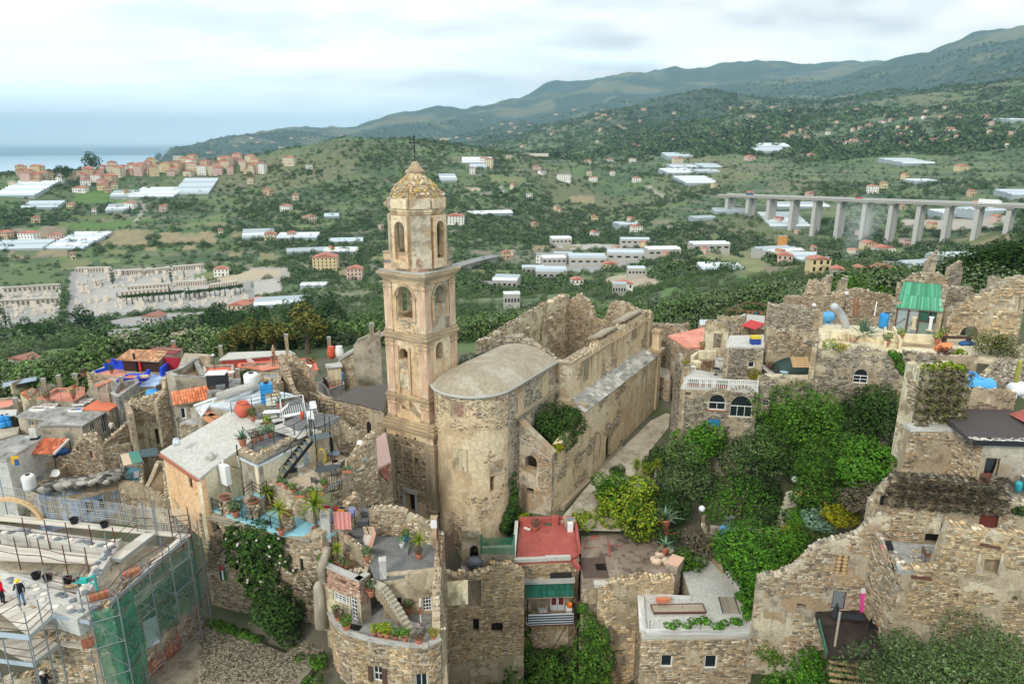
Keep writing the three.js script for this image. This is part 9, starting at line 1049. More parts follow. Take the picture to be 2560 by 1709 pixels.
_W('white globe lamp among the shrubs above the blue drums',at(K6(788,830),55,.2),2.2,.28);_W('white globe lamp at the top of the garden steps',at(K6(1500,640),56,2.2),2.6,.28);
{let T=_b('garden_steps','flight of pale stone steps climbing through the garden','steps'),a=at(K6(1400,880),53,0),b=at(K6(1500,680),57,3);for(let i=0;i<12;i++){let p=_w(a,b,i/11);_a('step',box(1.5,.3,.5,p[0],p[1]+.1,p[2],.4),M.path,T);}let w=_b('garden_terrace_wall','low grey terrace wall crossing the garden','wall');_l(w,XZ(at(K6(860,900),55,0)),XZ(at(K6(1420,900),54,0)),-3,.8,{t:.3,mat:M._g,_j:.1});}
{let f=_r(ch(-2.2,-3.4),ch(-.4,-3)),sp=[[485,1180,.25],[480,1230,.3],[490,1280,.38],[485,1330,.45],[470,1390,.5],[500,1400,.5],[450,1440,.6],[500,1460,.6],[430,1500,.6],[480,1530,.7],[530,1470,.4]].map(q=>{let v=uy(f,Z11(q[0],q[1]));return[v[0],v[1],q[2],.4];});_G('apse_ivy','column of dark ivy climbing the corner of the apse','ivy',f,sp,{_k:4200,leaf:.2,_p:[...G.dark,G.mid[2]],_h:110});}
}
// ---------- people ----------
function person(label,pos,turn,o){
let T=_b('person',label,'person',pos,turn),J={hip:[0,.95,0],ch:[0,1.32,o.lean||0],nk:[0,1.5,(o.lean||0)*1.2],hd:[0,1.66,.03+(o.lean||0)*1.4]},B=[];
let sk=lin(206,158,130),bone=(a,b,r0,r1,c)=>B.push([a,b,r0,r1,c]);
bone(J.hip,J.ch,.15,.17,o.top);bone(J.ch,J.nk,.15,.06,o.top);bone(J.nk,J.hd,.05,.06,sk);bone(J.hd,[0,1.71,J.hd[2]],.095,.1,sk);bone([-.14,1.42,J.ch[2]],[.14,1.42,J.ch[2]],.085,.085,o.top);
let hands=[];
for(let s of[-1,1]){let hip=[s*.09,.9,0],kn=[s*(.11+(o.wide||0)),.5,o.step?s*.1:.04],ft=[s*(.12+(o.wide||0)),.08,o.step?s*.16:0];bone(hip,kn,.095,.07,o.leg);bone(kn,ft,.068,.045,o.leg);bone(ft,[ft[0]+s*.02,.045,ft[2]+.16],.05,.04,o.shoe||lin(46,40,36));
let sh=[s*.19,1.4,J.ch[2]],up=s<0?o.armL:o.armR,el=up?[s*.26,1.14,.08]:[s*.25,1.12,-.02],wr=up?up:[s*.27,.87,.08];bone(sh,el,.06,.045,o.top);bone(el,wr,.044,.032,o.bare?sk:o.top);let d=[wr[0]-el[0],wr[1]-el[1],wr[2]-el[2]],L=$h(...d),e=d.map(v=>v/L);bone(wr,wr.map((v,i)=>v+e[i]*.08),.036,.034,sk);hands.push([wr,e,s]);}
let N=80,mc=new MarchingCubes(N,new THREE.MeshBasicMaterial(),false,false,60000),sc=1,sm=.03;mc.isolation=0;let dist=(p,b)=>{let[a,c,r0,r1]=b,ab=[c[0]-a[0],c[1]-a[1],c[2]-a[2]],ap=[p[0]-a[0],p[1]-a[1],p[2]-a[2]],t=_H((ap[0]*ab[0]+ap[1]*ab[1]+ap[2]*ab[2])/(ab[0]**2+ab[1]**2+ab[2]**2+1e-9));return $h(ap[0]-ab[0]*t,ap[1]-ab[1]*t,ap[2]-ab[2]*t)-lerp(r0,r1,t);};
for(let z=0;z<N;z++)for(let y=0;y<N;y++)for(let x=0;x<N;x++){let p=[(x/N*2-1)*sc,(y/N*2-1)*sc+.93,(z/N*2-1)*sc];let f=1;if($b(p[0])<.6&&$b(p[2])<.6)for(let b of B){let q=dist(p,b),h=_H(.5+.5*(f-q)/sm);f=lerp(f,q,h)-sm*h*(1-h);}mc.field[x+y*N+z*N*N]=-f;}
mc.update();let n=mc.count,pa=mc.positionArray,na=mc.normalArray,mb=new MB();mb.n=[];
for(let i=0;i<n;i++){let p=[pa[i*3]*sc,pa[i*3+1]*sc+.93,pa[i*3+2]*sc];let bd=9,c=sk;for(let b of B){let q=dist(p,b);if(q<bd){bd=q;c=b[4];}}mb.v(p[0],p[1],p[2],c);mb.n.push(na[i*3],na[i*3+1],na[i*3+2]);mb.i.push(i);}
let add=(g,c)=>{let k=g.toNonIndexed(),q=k.attributes.position;for(let i=0;i<q.count;i++){mb.i.push(mb.v(q.getX(i),q.getY(i),q.getZ(i),c));mb.n.push(k.attributes.normal.getX(i),k.attributes.normal.getY(i),k.attributes.normal.getZ(i));}};
for(let[w,e,s]of hands){let c=w.map((v,i)=>v+e[i]*.1);for(let k=0;k<4;k++){let a=[c[0]+(k-1.5)*.018,c[1],c[2]];add(bar(a,[a[0],a[1]+e[1]*.07+.005,a[2]+e[2]*.07+.015],.009,5),sk);}add(bar(w.map((v,i)=>v+e[i]*.05),[w[0]-s*.05,w[1]+e[1]*.1,w[2]+.05],.01,5),sk);}
let h=J.hd;add(new $c(.018,.045,5).$t(0,1.68,h[2]+.105),sk);for(let s of[-1,1]){add(new $S(.013,6,5).$t(s*.035,1.70,h[2]+.09),lin(40,30,26));add(new $S(.025,6,5).$t(s*.1,1.68,h[2]),sk);}add(box(.05,.012,.01,0,1.635,h[2]+.093),lin(150,84,76));
_a('body',mb.geo(),M.leaf,T);let hm=new $S(.128,14,8,0,6.3,0,1.65).$t(0,1.715,h[2]-.01);
if(o.helmet){_a('helmet',hm,o.helmet,T);_a('helmet_brim',new $C(.155,.16,.015,16).$t(0,1.725,h[2]+.02),o.helmet,T);}else _a('hair',hm.scale(.95,1,.95).$t(0,.06,-.01),o.hair||_d(58,42,32),T);
return T;
}
{
let yl=_d(240,206,30,.4),k=lin(38,40,46);
person('worker in black jacket, blue jeans and yellow helmet standing on the deck',P(Z3(175,955),_i-.6),.3,{top:k,leg:lin(86,116,158),helmet:yl,armL:[-.08,1.32,.26]});person('worker in red jacket and yellow helmet seen from behind at the left edge',P(Z3(25,945),_i-.6),2.8,{top:lin(206,30,44),leg:k,helmet:_d(230,226,40,.4)});
person('worker in white shirt and red helmet leaning on the lower scaffold deck',P(Z3(625,1450),2.4),.8,{top:lin(206,206,210),leg:k,helmet:_d(170,44,40),lean:.14,armR:[.2,1,.3],bare:1});person('worker in black beside the white shirted one on the lower deck',P(Z3(685,1450),2.4),-.6,{top:k,leg:k,helmet:_d(60,36,36),lean:.1});person('worker in black with white helmet at the bottom of the scaffold',P(Z3(365,1640),1.2),.5,{top:k,leg:lin(60,66,80),helmet:M.white,armR:[.1,1.5,.26],lean:.1});
person('woman in white top leaning on the balcony rail of the grey roofed house',P(K1(1385,1010),1.7),.7,{top:lin(226,222,216),leg:lin(90,80,90),armL:[-.2,1,.3],bare:1});person('woman in brown top standing on the far pink terrace with hand raised',P(K2(1235,385),6.45),.2,{top:lin(120,84,72),leg:lin(130,116,100),armR:[.06,1.6,.22],bare:1});
}
// ---------- valley: houses, greenhouses, cemetery, viaduct, woods ----------
let distOf=p=>$h(p[0],p[2]+0),pxm=p=>distOf(p)/FS;
let Wc={cream:_d(214,200,172),pink:_d(208,178,164),yellow:_d(214,194,150),white:_d(232,228,218),ochre:_d(202,174,144),grey:_d(176,172,164)},Rc={red:_d(182,118,98),dull:_d(156,106,92),grey:_d(150,146,140)};
let protoH=new Map();
function farHouse(w,d,h,wc,rc){
let T=new $G();T.name='house';_a('wall',box(w,h+4,d,0,h/2-2,0),Wc[wc],T);let s=new $e([[-w/2-.4,0],[w/2+.4,0],[0,$m(w,d)*.22]].map(p=>new $V(...p)));
_a('roof',rc==='grey'?box(w+.5,.4,d+.5,0,h+.2,0):new $E(s,{depth:d+.8,bevelEnabled:false}).$t(0,h,-d/2-.4),Rc[rc],T);
let nf=$x(1,$r(h/3.1)),n=$x(2,$r(w/3.2));for(let f=0;f<nf;f++)for(let i=0;i<n;i++){_a('window',box(1,1.5,.12,-w/2+w*(i+.5)/n,h*(f+.55)/nf,d/2),M.glass,T);if(i<2)_a('window',box(.12,1.5,1,w/2,h*(f+.55)/nf,-d/4+i*d/2),M.glass,T);}_a('door',box(1.1,2.1,.14,w*.1,1.05,d/2),M._u,T);return T;
}
function _I(p,pw,h,wc,rc,turn,label,group){let q=_N(p),w=_H(pw*pxm(q),5,40),key=[$r(w/4),$r(h/3),wc,rc].join();if(!protoH.has(key))protoH.set(key,farHouse($r(w/4)*4||4,$x(5,w*.7),h,wc,rc));let o=protoH.get(key).clone();o.name=_P('house');o.position.set(...q);o.rotation.y=turn;tag(o,label,'house',group);scene.add(o);return o;}
{
let rd=rng(909),wcs=['cream','pink','yellow','ochre','white','pink','cream'];
let town=[];
for(let i=0;i<128;i++){let a=i<104,x=a?lerp(660,1760,rd()):lerp(0,700,rd()),t=rd(),y=a?lerp(232,318,t)+(x>1400?-14:0):lerp(305,372,t);if(town.some(q=>$b(q[0]-x)<22&&$b(q[1]-y)<8))continue;town.push([x,y]);_I(Z12(x,y),13+rd()*9,6+$f(rd()*3)*3,wcs[$f(rd()*7)],rd()>.18?'red':'dull',(rd()-.5)*.9,a?'small pastel house with red roof packed into the far hilltop town':'pastel house with red roof by the trees at the far left edge',a?'houses of the far hilltop town':'houses at the left end of the far town');}
[[960,225,38,12,'yellow','grey','long cream apartment block above the far town, left of two'],[1165,205,25,16,'cream','grey','tall cream apartment block above the far town beside a slim conifer'],[1890,240,24,10,'cream','red','cream villa with red roof at the right end of the far town'],[1375,168,18,7,'white','red','white villa on the ridge above the far town'],[720,350,28,8,'ochre','red','orange house below the left end of the far town'],[530,415,24,5,'white','red','pale house with red roof above the greenhouses on the left slope'],[675,400,20,6,'yellow','red','yellow house right of the pale house on the left slope'],[40,715,26,7,'ochre','red','orange house at the left edge above the white greenhouse'],[195,735,30,8,'white','red','white house with brown roof behind the left white greenhouse'],[365,730,24,5,'pink','red','pink house between the two left greenhouses'],[855,520,22,5,'white','red','white house beside the winding lane on the left slope'],[1070,540,16,5,'pink','red','small pink house right of the winding lane'],[1870,540,24,6,'white','red','white house with orange roof left of the tower cupola'],[2000,600,20,4,'cream','red','low cream house left of the tower lantern'],[1770,725,24,5,'cream','red','cream house beside the silver greenhouse roofs'],[2130,920,58,11,'yellow','red','yellow and pink country house with shutters left of the tower'],[2320,985,34,9,'pink','red','pink house with red roof close to the tower'],[1450,960,32,6,'white','red','white service building with red roof beside the cemetery'],[1570,1210,54,6,'cream','red','low house with red roof among the dark trees below the cemetery'],[1680,1160,44,4,'cream','red','long low red roofed shed by the glasshouse roofs'],[1010,1260,46,4,'grey','dull','dark red roofed shed in the yard below the cemetery']].forEach(a=>_I(Z12(a[0],a[1]),a[2],a[3],a[4],a[5],(rd()-.5)*.6,a[6]));
[[370,100,17,8,'red','cream villa with pink roof, left one right of the cupola'],[412,130,17,11,'red','tall cream house with red roof right of the cupola'],[272,180,16,8,'red','white house with red roof below the white greenhouse'],[810,155,18,5,'red','pink bungalow on the slope in the centre'],[1040,240,30,9,'grey','large white villa with terraces in the centre of the slope'],[1250,195,13,6,'red','small white house above the villa on the right, upper'],[1285,245,20,6,'red','white house with red roof right of the large villa'],[1420,90,13,7,'red','white house with red roof high on the centre slope'],[1612,85,17,7,'red','white house with red roof below the dark hill'],[1238,100,14,6,'red','red roofed cottage at the road bend'],[1445,195,11,5,'red','tiny red roofed cottage in the green dip'],[1648,250,17,5,'red','white house with orange roof by the hedges'],[130,595,44,8,'red','long white house with orange roof right of the tower'],[1990,105,20,8,'red','red roofed house behind the long greenhouses'],[1645,665,30,5,'red','orange roofed farmhouse by the dark glasshouses'],[1145,1140,26,5,'red','orange roofed house at the foot of the wooded slope'],[1540,1190,34,7,'red','white house with orange roof near the quarry yard'],[1425,975,34,4,'red','orange roofed annexe by the big warehouse'],[880,920,42,7,'grey','cream and brown workshop with many windows']].forEach((a,i)=>_I(Z13(a[0],a[1]),a[2],a[3],i===3?'pink':i%4===1?'cream':'white',a[4],(rd()-.5)*.7,a[5]));
[[720,120,12,7,'pink','pink cube house on the upper right slope'],[865,135,15,7,'cream','cream house by a group of dark trees on the upper right slope'],[475,275,22,6,'pink','orange pink house below the long greenhouses'],[1390,460,16,6,'yellow','yellow house with red roof above the viaduct'],[1310,500,18,8,'white','white house with red roof just above the viaduct'],[1920,345,26,6,'yellow','yellow house with orange roof on the right slope'],[1150,165,18,4,'white','low white house on the upper right slope'],[1190,155,14,5,'ochre','orange house on the upper right slope'],[1835,80,20,4,'white','long white house near the top right'],[1505,110,18,4,'pink','pinkish long house high on the right slope'],[1380,22,12,4,'white','white house with red roof at the upper edge of the right hill'],[1290,45,14,4,'cream','cream house with terraces at the upper edge'],[710,990,36,7,'pink','pink house with pyramid roof beside the tall conifer'],[930,1080,36,8,'yellow','pale yellow gabled house above the terraces'],[1065,1085,20,4,'grey','small grey cottage right of the yellow house'],[1225,1060,28,3,'ochre','long orange roofed shed in the fields'],[1390,1120,30,4,'pink','red shed among trees near the green tree'],[1280,880,32,5,'yellow','yellow house with pink roof under the viaduct'],[1385,900,40,4,'white','low white house with pink roof under the viaduct'],[910,890,14,4,'pink','pink house by the orange silos']].forEach(a=>_I(Z14(a[0],a[1]),a[2],a[3],a[4],'red',(rd()-.5)*.7,a[5]));
for(let i=0;i<230;i++){let v=i>149,x=lerp(v?20:560,2540,rd()),y=v?lerp(390,650,rd()):lerp(268,372,rd());let q=_N([x,y],v?330:1250);if(distOf(q)>5600||distOf(q)<(v?350:1300)||(v&&rd()<.25))continue;_I([x,y],v?10+rd()*7:6+rd()*5,v?4.5:6,wcs[$f(rd()*7)],rd()>.3?'red':'grey',rd(),v?'small plain house scattered among the groves of the valley':'tiny distant house scattered over the hazy far slopes',v?'small houses of the valley groves':'tiny houses on the far slopes');}
_I(K1(320,190),50,3.4,'white','dull',-.35,'small white bungalow with brown hip roof below the village');let ph=_I(Z1(985,190),62,6.2,'cream','grey',.25,'peach two storey country house with lean-to roofs near the cemetery');_I(Z1(960,240),66,2.6,'pink','dull',.25,'long lean-to annexe in front of the peach country house');
let gp=new Map();let gm=[_d(214,220,222,.45),_d(186,198,204,.4),_d(164,174,178,.45)];
let green=(c,x,y,pw,ratio,turn,k,label,cat='greenhouse')=>{let q=_N(c(x,y)),w=pw*pxm(q),wh=cat==='warehouse',d=w*ratio*(wh?1.5:1.8),T=_b(cat,label,cat==='warehouse'?'warehouse':'greenhouse',[q[0],q[1],q[2]],turn),n=_H($r(d/7),2,9),h=wh?7:2.6;if(!wh){T.rotation.order='YXZ';let z=d/2,c=$o(turn),e=$i(turn);T.rotation.x=_H(($w1(q[0]-e*z,q[2]-c*z)-$w1(q[0]+e*z,q[2]+c*z))/d,0,.4);}_a('wall',box(w,h+6,d,0,h/2-3,0),cat==='warehouse'?Wc.grey:gm[2],T);for(let i=0;i<n;i++){let s=new $e([[-d/n/2,0],[d/n/2,0],[0,d/n*.2]].map(p=>new $V(...p)));_a('roof_span',new $E(s,{depth:w+.3,bevelEnabled:false}).$y($p/2).$t(-w/2-.15,h+.01,-d/2+d*(i+.5)/n),gm[(k+(i%3===2?1:0))%3],T);}if(cat==='warehouse')for(let i=0;i<5;i++)_a('window',box(w/9,1.6,.14,-w/2+w*(i+.5)/5,h*.6,d/2),M.glass,T);};
[[180,405,78,.75,'large pale greenhouse block at the far left'],[290,510,66,.4,'pale tent shaped greenhouse on the left slope'],[830,440,56,.5,'grey greenhouse left of the winding lane'],[1035,430,92,.5,'long double greenhouse below the hilltop town'],[1285,390,72,1,'ladder of grey greenhouse roofs climbing to the town'],[775,530,42,.6,'small white greenhouse beside the white house'],[525,745,76,1,'big white glasshouse block in the left fields'],[130,775,110,.35,'long white greenhouse at the left edge'],[1690,700,70,.5,'white greenhouse roofs left of the tower'],[1950,715,92,.3,'long silver greenhouse nearer the tower'],[2260,745,80,.25,'white greenhouse touching the tower outline'],[2000,810,90,.2,'low long greenhouse below the silver one'],[2230,810,80,.3,'wide greenhouse left of the tower bells'],[2165,580,34,.4,'white shed roof left of the tower cupola'],[1850,1150,130,.35,'long glasshouse roof among trees below the cemetery'],[2050,1040,60,.3,'grey shed roof near the pink house']].forEach((a,i)=>green(Z12,a[0],a[1],a[2],a[3],.1+(i%3)*.1,i,a[4]));
[[310,80,72,.35,'wide pale greenhouse right of the cupola'],[320,130,40,.4,'white greenhouse in front of the cream villas'],[65,225,40,.8,'grey stepped roofs right of the cupola'],[420,520,110,.12,'thin long glasshouse right of the tower'],[1990,35,62,.5,'pale greenhouse under the dark hill, left'],[2030,130,62,.4,'greenhouse in the long terrace group, upper'],[2000,170,78,.4,'greenhouse in the long terrace group, lower'],[2250,125,50,.5,'greenhouse right of the long terrace group'],[2235,170,54,.5,'arched roof greenhouse right of the long terrace group'],[2150,245,84,.6,'large pale green greenhouse beside the viaduct end'],[1590,615,70,.4,'dark glasshouse group in the green slope'],[2200,565,60,.25,'white tunnels below the viaduct end']].forEach((a,i)=>green(Z13,a[0],a[1],a[2],a[3],.05+(i%4)*.08,i,a[4]));
[[590,180,90,.3,'long white greenhouse on the upper right shoulder'],[560,210,100,.3,'second long white greenhouse on the upper right shoulder'],[1540,290,70,.7,'stepped grey greenhouses on the right slope'],[1640,425,58,.3,'white roofed shed above the viaduct'],[2310,510,60,.6,'greenhouse at the right edge above the viaduct'],[820,590,116,.2,'glasshouse behind the first tall piers'],[1880,640,90,.3,'white greenhouse seen between the piers'],[2110,625,110,.3,'large greenhouse behind the right piers'],[340,630,80,.25,'low tunnels under the viaduct end'],[700,690,90,.6,'terraced brown tunnels at the foot of the piers'],[1920,970,100,.5,'large glasshouse beside the bushy knoll'],[1640,1020,80,.4,'darker glasshouse left of the bushy knoll'],[270,1030,96,.5,'white tunnel greenhouses on the right fields'],[860,960,80,.7,'curved white tunnels by the pink house'],[2290,5,60,.4,'pale greenhouse in the top right slope']].forEach((a,i)=>green(Z14,a[0],a[1],a[2],a[3],-.1+(i%4)*.1,i,a[4]));
[[1010,775,50,.5,'workshop with dull red roof by the river trees'],[1630,785,70,.25,'long white warehouse by the river trees'],[1570,900,100,.5,'large flat grey factory with roof panels'],[1860,875,80,.35,'white warehouse right of the flat factory'],[1230,940,90,.5,'long grey warehouse in the industrial yard'],[1030,910,46,.4,'white roofed warehouse left in the industrial yard'],[950,945,60,.4,'low white roofed shed in the industrial yard'],[930,1060,76,.6,'pale grey double hall at the wood edge'],[560,1140,62,.8,'grey pitched hall behind the church tower'],[600,1310,40,.5,'white shed below the grey pitched hall'],[1640,1050,42,.5,'open concrete shell on the sandy yard'],[1500,1215,34,.5,'white barn by the sandy yard'],[2250,830,90,.3,'long hall with pale arched roof on the meadow edge'],[780,1030,56,.3,'pale flat shed above the double hall']].forEach((a,i)=>green(Z13,a[0],a[1],a[2],a[3],.1-(i%3)*.12,i,a[4],'warehouse'));
green(Z14,660,940,92,.5,.3,2,'dark roofed hall below the orange silos','warehouse');for(let[x,l]of[[682,'left orange silo'],[705,'right orange silo']]){let q=_N(Z14(x,880)),s=_b('silo',l+' beside the dark roofed hall','silo',q);_a('drum',new $C(3,3,12,14).$t(0,6,0),_d(196,140,70),s);_a('roof',new $c(3.1,1,14).$t(0,12.5,0),Rc.grey,s);}
{let v=_b('viaduct','long motorway viaduct on tall pale concrete piers across the valley','viaduct'),A=PD(Z14(290,508),800),B=PD(Z14(2640,590),560),f=_r(XZ(A),XZ(B)),yy=u=>lerp(A[1],B[1],u/f.L),seg=14,M1=_d(186,185,178),M2=_d(168,164,154);_a('deck',_n(up3(A,-1.4),up3(B,-1.4),19,1.5),M2,v);_a('parapet',_n(f.at(0,A[1]+.3,9.6),f.at(f.L,B[1]+.3,9.6),.3,1.2),M1,v);_a('parapet',_n(f.at(0,A[1]+.3,-9.6),f.at(f.L,B[1]+.3,-9.6),.3,1.2),M1,v);_a('road_surface',_n(up3(A,-.22),up3(B,-.22),18,.16),_d(140,140,138),v);
[345,487,630,790,945,1112,1288,1470,1660,1855,2062,2280].forEach((x,i)=>{let q=uy(f,Z14(x,540))[0];for(let o of i<3?[4.5,-4.5]:[4.2,-4.2]){let p=f.at(q,0,o),g=$w1(p[0],p[2])-6,t=yy(q)-2.6;_a('pier',box(3.6,t-g,6.4).$y(f.ry).$t(p[0],(t+g)/2,p[2]),M1,v);}_a('pier_cap',box(7.4,1,17.5).$y(f.ry).$t(...f.at(q,yy(q)-2.9,0)),M2,v);});
for(let[x,L,h,c,l]of[[2120,15,3.4,_d(236,236,234),'white lorry driving over the viaduct'],[1225,4.5,1.5,_d(190,50,40),'red car on the viaduct'],[480,6,2.4,_d(70,90,120),'blue van at the left end of the viaduct']]){let q=uy(f,Z14(x,550))[0],t=_b('vehicle',l,'vehicle',f.at(q,yy(q)-.14,4),f.ry);_a('body',box(L,h,2.4,0,h/2+.6,0),c,t);_a('cab',box(2,h*.8,2.3,L/2+1.1,h*.4+.5,0),c,t);_a('windscreen',box(.1,h*.3,2,L/2+2.12,h*.6+.5,0),M.glass,t);for(let w of[-L*.35,L*.35])for(let s of[-1,1])_a('wheel',new $C(.5,.5,.3,10).rotateX($p/2).$t(w,.5,s*1.1),M.iron,t);}}
{let r=_b('elevated_road','curving elevated road with concrete wall behind the tower','road'),pp=[[70,1025],[200,985],[320,950],[470,915]].map(q=>_N(Z13(...q)));for(let i=0;i<3;i++){_a('road_surface',_n(up3(pp[i],5.2),up3(pp[i+1],5.2),12,.4),_d(138,138,134),r);_a('retaining_wall',_n($w6(pp[i],[0,1,6]),$w6(pp[i+1],[0,1,6]),.6,9),M._f,r);}}
let stone=_d(208,198,182),stone2=_d(186,178,164),cem=(a,b,h,d,l)=>{let A=_N(Z12(...a)),B=_N(Z12(...b)),T=_b('burial_wall',l,'cemetery wall'),f=_r(XZ(A),XZ(B)),n=12;_a('wall',_n(up3(A,h/2-1),up3(B,h/2-1),d,h+2),stone,T);_a('coping',_n(up3(A,h+.2),up3(B,h+.2),d+1,.5),stone2,T);for(let i=0;i<n;i++){let t=(i+.5)/n,p=_w(A,B,t);_a('niche',box(f.L/n*.5,h*.7,.3).$y(f.ry).$t(p[0]+f.n[0]*d/2,p[1]+h*.45,p[2]+f.n[1]*d/2),_d(120,108,96),T);}};
cem([500,940],[725,935],3.6,5,'pale burial wall at the upper left of the cemetery');cem([760,955],[935,950],3.6,5,'pale burial wall left of the upper middle of the cemetery');cem([950,950],[1110,935],3.6,5,'pale burial wall in the upper middle of the cemetery');cem([1130,930],[1325,915],3.6,5,'pale burial wall at the upper right of the cemetery');cem([840,1060],[1120,1040],3.6,6,'long burial wall across the cemetery middle, left');cem([1160,1030],[1345,1020],3.6,6,'long burial wall across the cemetery middle, right');cem([795,1095],[1130,1070],3.6,4,'lower burial wall across the cemetery');cem([1370,1050],[1555,1025],3.6,6,'plain burial wall at the right end of the cemetery');cem([20,1075],[400,1050],4,3,'curved burial wall of the left cemetery plot');cem([0,1160],[390,1140],4,4,'middle burial wall of the left cemetery plot');
let tombs=[1.2,2.2,3.4].map((h,i)=>{let T=new $G();T.name='tomb';_a('slab',box(2.2,.7,1.3+i*.6,0,.3,0),i===1?stone2:stone,T);_a('headstone',box(1.4+i*.5,h,.5,0,h/2,-.6),i===2?stone:_d(196,190,182),T);return T;});
let zone=[[[500,950],[1330,930],[1340,1015],[500,1085]],[[480,1120],[1600,1090],[1630,1130],[700,1215],[480,1190]],[[0,1060],[400,1055],[380,1200],[0,1260]]];let tc=0;
for(let k=0;k<3000&&tc<290;k++){let x=rd()*1640,y=930+rd()*330,z=zone.findIndex(q=>$q5(x,y,q));if(z<0)continue;tc++;let q=_N(Z12(x,$r(y/9)*9)),o=tombs[$f(rd()*3)].clone();o.name=_P('tomb');o.position.set(...q);o.rotation.y=.1;o.scale.setScalar(.7+.8*rd());tag(o,z===2?'pale tomb with headstone in the left cemetery plot':z?'pale tomb with headstone in the lower cemetery rows':'pale tomb with headstone in the upper cemetery plots','tomb',['upper cemetery tombs','lower cemetery tombs','left plot tombs'][z]);scene.add(o);}
let proto=(name,lumps,th,n,leaf,_p)=>{let T=new $G();T.name=name;_a('trunk',new $C(.03,.06,th,6).$t(0,th/2,0),M.bark,T);_a('crown',_C(lumps,n,leaf,_p,77,{}),M.leaf,T);return T;};
let tp={round:proto('round_tree',[[0,.62,0,.3],[.22,.5,.1,.24],[-.2,.52,-.1,.25],[.05,.45,-.22,.22],[-.05,.78,.05,.2]],.4,900,.09,G.dark),cypress:proto('cypress',[[0,.25,0,.1],[0,.45,0,.1],[0,.65,0,.085],[0,.85,0,.05]],.2,420,.06,G.dark),pine:proto('umbrella_pine',[[0,.75,0,.28,.4],[.3,.72,.1,.25,.4],[-.3,.72,-.1,.26,.4]],.7,700,.09,G.dark),gum:proto('eucalyptus',[[0,.8,0,.2],[.25,.68,.1,.2],[-.27,.7,-.1,.2],[.1,.55,-.2,.17],[-.1,.5,.2,.17],[.35,.5,0,.13]],.6,1300,.07,[lin(112,108,50),lin(128,118,56),lin(84,92,44),lin(70,80,40)])};
let put=(c,x,y,ph,kind,label,group)=>{let q=_N(c(x,y)),o=tp[kind].clone(),h=ph*pxm(q)*1.05;o.name=_P(tp[kind].name);o.position.set(q[0],q[1]-.3,q[2]);o.scale.setScalar(h);o.rotation.y=x;tag(o,label,'tree',group);scene.add(o);};
[[2010,1470,130,'large yellow eucalyptus behind the village, right one'],[1800,1470,90,'yellow green eucalyptus left of the largest one'],[1650,1470,90,'olive yellow tree in the row behind the village, middle'],[1540,1480,70,'olive yellow tree at the left of the row behind the village']].forEach(a=>put(Z12,a[0],a[1],a[2],'gum',a[3]));
[[1410,1290,58,'big dark tree left of the red roofed house'],[1510,1300,46,'dark tree in front of the red roofed house'],[1700,1300,54,'green round tree right of the red roofed house'],[545,1320,56,'large dark tree beside the road below the cemetery'],[180,1385,50,'dark tree at the road, left of three'],[265,1390,42,'dark tree at the road, middle of three'],[335,1390,42,'dark tree at the road, right of three'],[760,1390,40,'dark tree left of the peach country house'],[610,290,42,'very large dark tree standing over the far town'],[400,355,34,'dark tree between the far town and its left end'],[445,310,20,'pair of dark trees by the far town, right'],[1040,225,20,'dark tree behind the cream apartment block'],[2000,1240,60,'broad dark tree below the glasshouse roof'],[2150,1280,70,'dark leafy tree behind the yellow eucalyptus']].forEach(a=>put(Z12,a[0],a[1],a[2],'round',a[3]));
for(let i=0;i<26;i++)put(Z12,1380+(i*83)%900,1290+(i*57)%190,42+(i*13)%30,'round','dark leafy tree in the wood between the village and the cemetery','wood behind the village');
for(let[x,y,h]of[[735,1015,34],[745,1000,28],[1120,1010,34],[838,970,16],[950,960,12],[1235,1090,24],[1215,1110,26],[1110,1090,26],[670,1030,12],[1205,980,20],[630,1030,14],[1063,1020,20],[40,1285,40],[70,1290,30],[770,1120,20],[1205,205,18]])put(Z12,x,y,h,'cypress','slim dark cypress standing in the cemetery','cypresses of the cemetery');
for(let i=0;i<22;i++){let l=i<11;put(Z12,l?830+i*35:1240+(i-11)*33,(l?1150-i*3:1120-(i-11)*4),25,'pine',l?'umbrella pine in the left row across the cemetery':'umbrella pine in the right row across the cemetery',l?'left row of cemetery pines':'right row of cemetery pines');}
for(let i=0;i<14;i++)put(Z13,845+i*5.5-(i>8?340:0),30,9,'cypress',i>8?'cypress left of the white hilltop graveyard':'cypress right of the white hilltop graveyard',i>8?'left graveyard cypresses':'right graveyard cypresses');
{let q=_N(Z13(730,30)),T=_b('graveyard_wall','white walled graveyard on the green hilltop','wall',q);_a('wall',box(70,5,20,0,1,0),stone,T);_a('gate',box(6,5,1,0,2,10.2),stone2,T);let r=_N([1120,350]),v=_b('hilltop_building','long yellowish building on the ridge behind the cross','building',r);_a('wall',box(90,12,14,0,4,0),Wc.yellow,v);_a('roof',box(92,1,16,0,10.5,0),Rc.grey,v);for(let i=0;i<12;i++)_a('window',box(2.5,3,.3,-41+i*7.4,5,7),M.glass,v);}
{let q=_N(Z14(1135,1000)),T=_b('smoke','thin blue smoke rising from a garden fire','smoke',q),sm=std({color:0xdfe8ee,transparent:true,opacity:.035,roughness:1,side:$D});for(let i=0;i<7;i++)_a('puff',new $I(2.5+i*1.1,2).scale(1.3,1,.8).$t(i*2.2,2+i*4.2,-i*2),sm,T);}
let gr=[lin(255,255,255),lin(225,225,225),lin(200,200,200)];
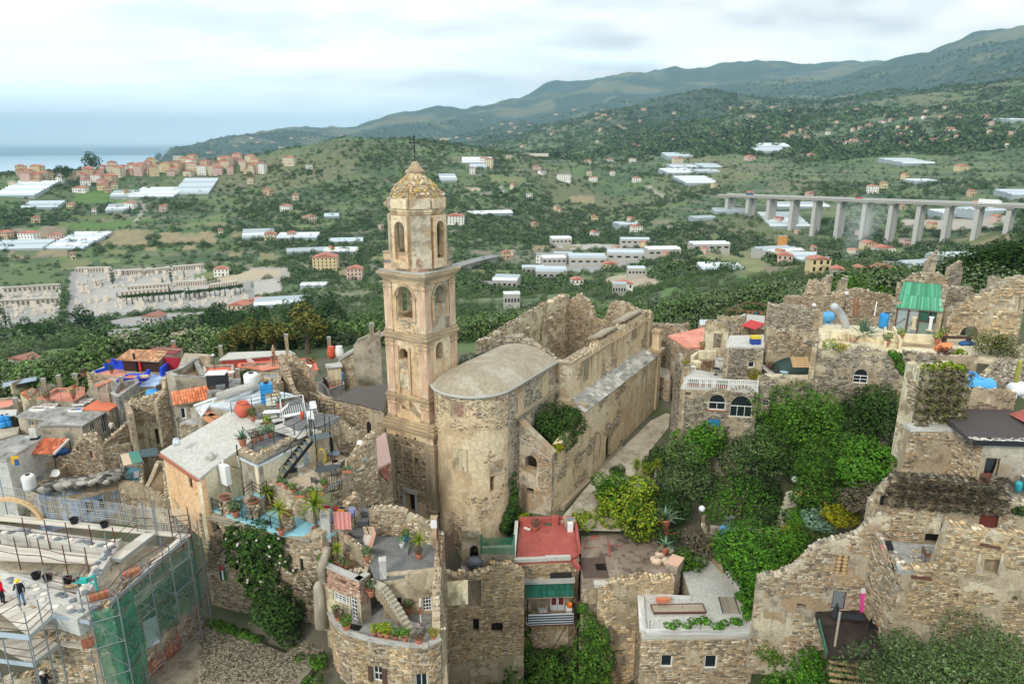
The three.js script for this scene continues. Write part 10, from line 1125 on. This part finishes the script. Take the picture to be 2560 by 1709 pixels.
let band=(name,label,r0,r1,n,s0,s1,quads,leaf,thr)=>{
let g=_C([[0,.45,0,.6],[.45,.3,.1,.42],[-.4,.32,-.15,.45],[.05,.25,-.45,.4],[-.1,.3,.45,.4]],quads,leaf,gr,31),ms=[],cs=[],m4=new THREE.Matrix4(),q=new THREE.Quaternion();
for(let k=0;k<n;k++){let az=lerp(-.72,.72,rd()),r=Math.exp(lerp(Math.log(r0),Math.log(r1),rd())),x=$i(az)*r,z=-$o(az)*r;if(fieldAt(x,z))continue;let d=fbm(x/70,z/70,4,801)*.6+fbm(x/260,z/260,2,811)*.4;if(d<thr+.14*(rd()-.5)){if(rd()>.22)continue;}let y=$w1(x,z);if(y<-170)continue;let s=lerp(s0,s1,rd()*rd())*(.6+d),t=.85+rd()*.6,w=fbm(x/40,z/40,2,821),c=mix3(mix3([.07,.125,.045],[.13,.21,.06],w),[.16,.19,.11],rd()>.7?.8:0);ms.push(m4.clone().compose(Vec(x,y-s*.15,z),q.clone().setFromAxisAngle(Vec(0,1,0),rd()*6),Vec(s,s*(.8+rd()*.5),s)));cs.push(new $l(c[0]*t,c[1]*t,c[2]*t));}
let im=new THREE.InstancedMesh(g,M.leaf,ms.length);ms.forEach((m,i)=>{im.setMatrixAt(i,m);im.setColorAt(i,cs[i]);});im.name=name;tag(im,label,'woods');_y(im);im.castShadow=im.receiveShadow=true;scene.add(im);
};
band('near_woodland','green scrub and woods on the slopes just beyond the village',118,420,12000,2,5.2,700,.13,.49);band('valley_woodland','dark green groves and woods across the valley',400,1350,46000,1.8,5.6,130,.3,.52);band('far_woodland','hazy dark woods on the distant hills',1300,5200,40000,5,15,50,.5,.46);
}
{
let bx=new THREE.Box3();
for(let o of[...scene.children])if(o.isGroup&&o.position.lengthSq()===0&&o.children.length){
bx.setFromObject(o);let p=[(bx.min.x+bx.max.x)/2,bx.min.y,(bx.min.z+bx.max.z)/2];
for(let k of o.children)k.position.set(k.position.x-p[0],k.position.y-p[1],k.position.z-p[2]);
o.position.set(p[0],p[1],p[2]);
}
}
renderer.render(scene,camera);
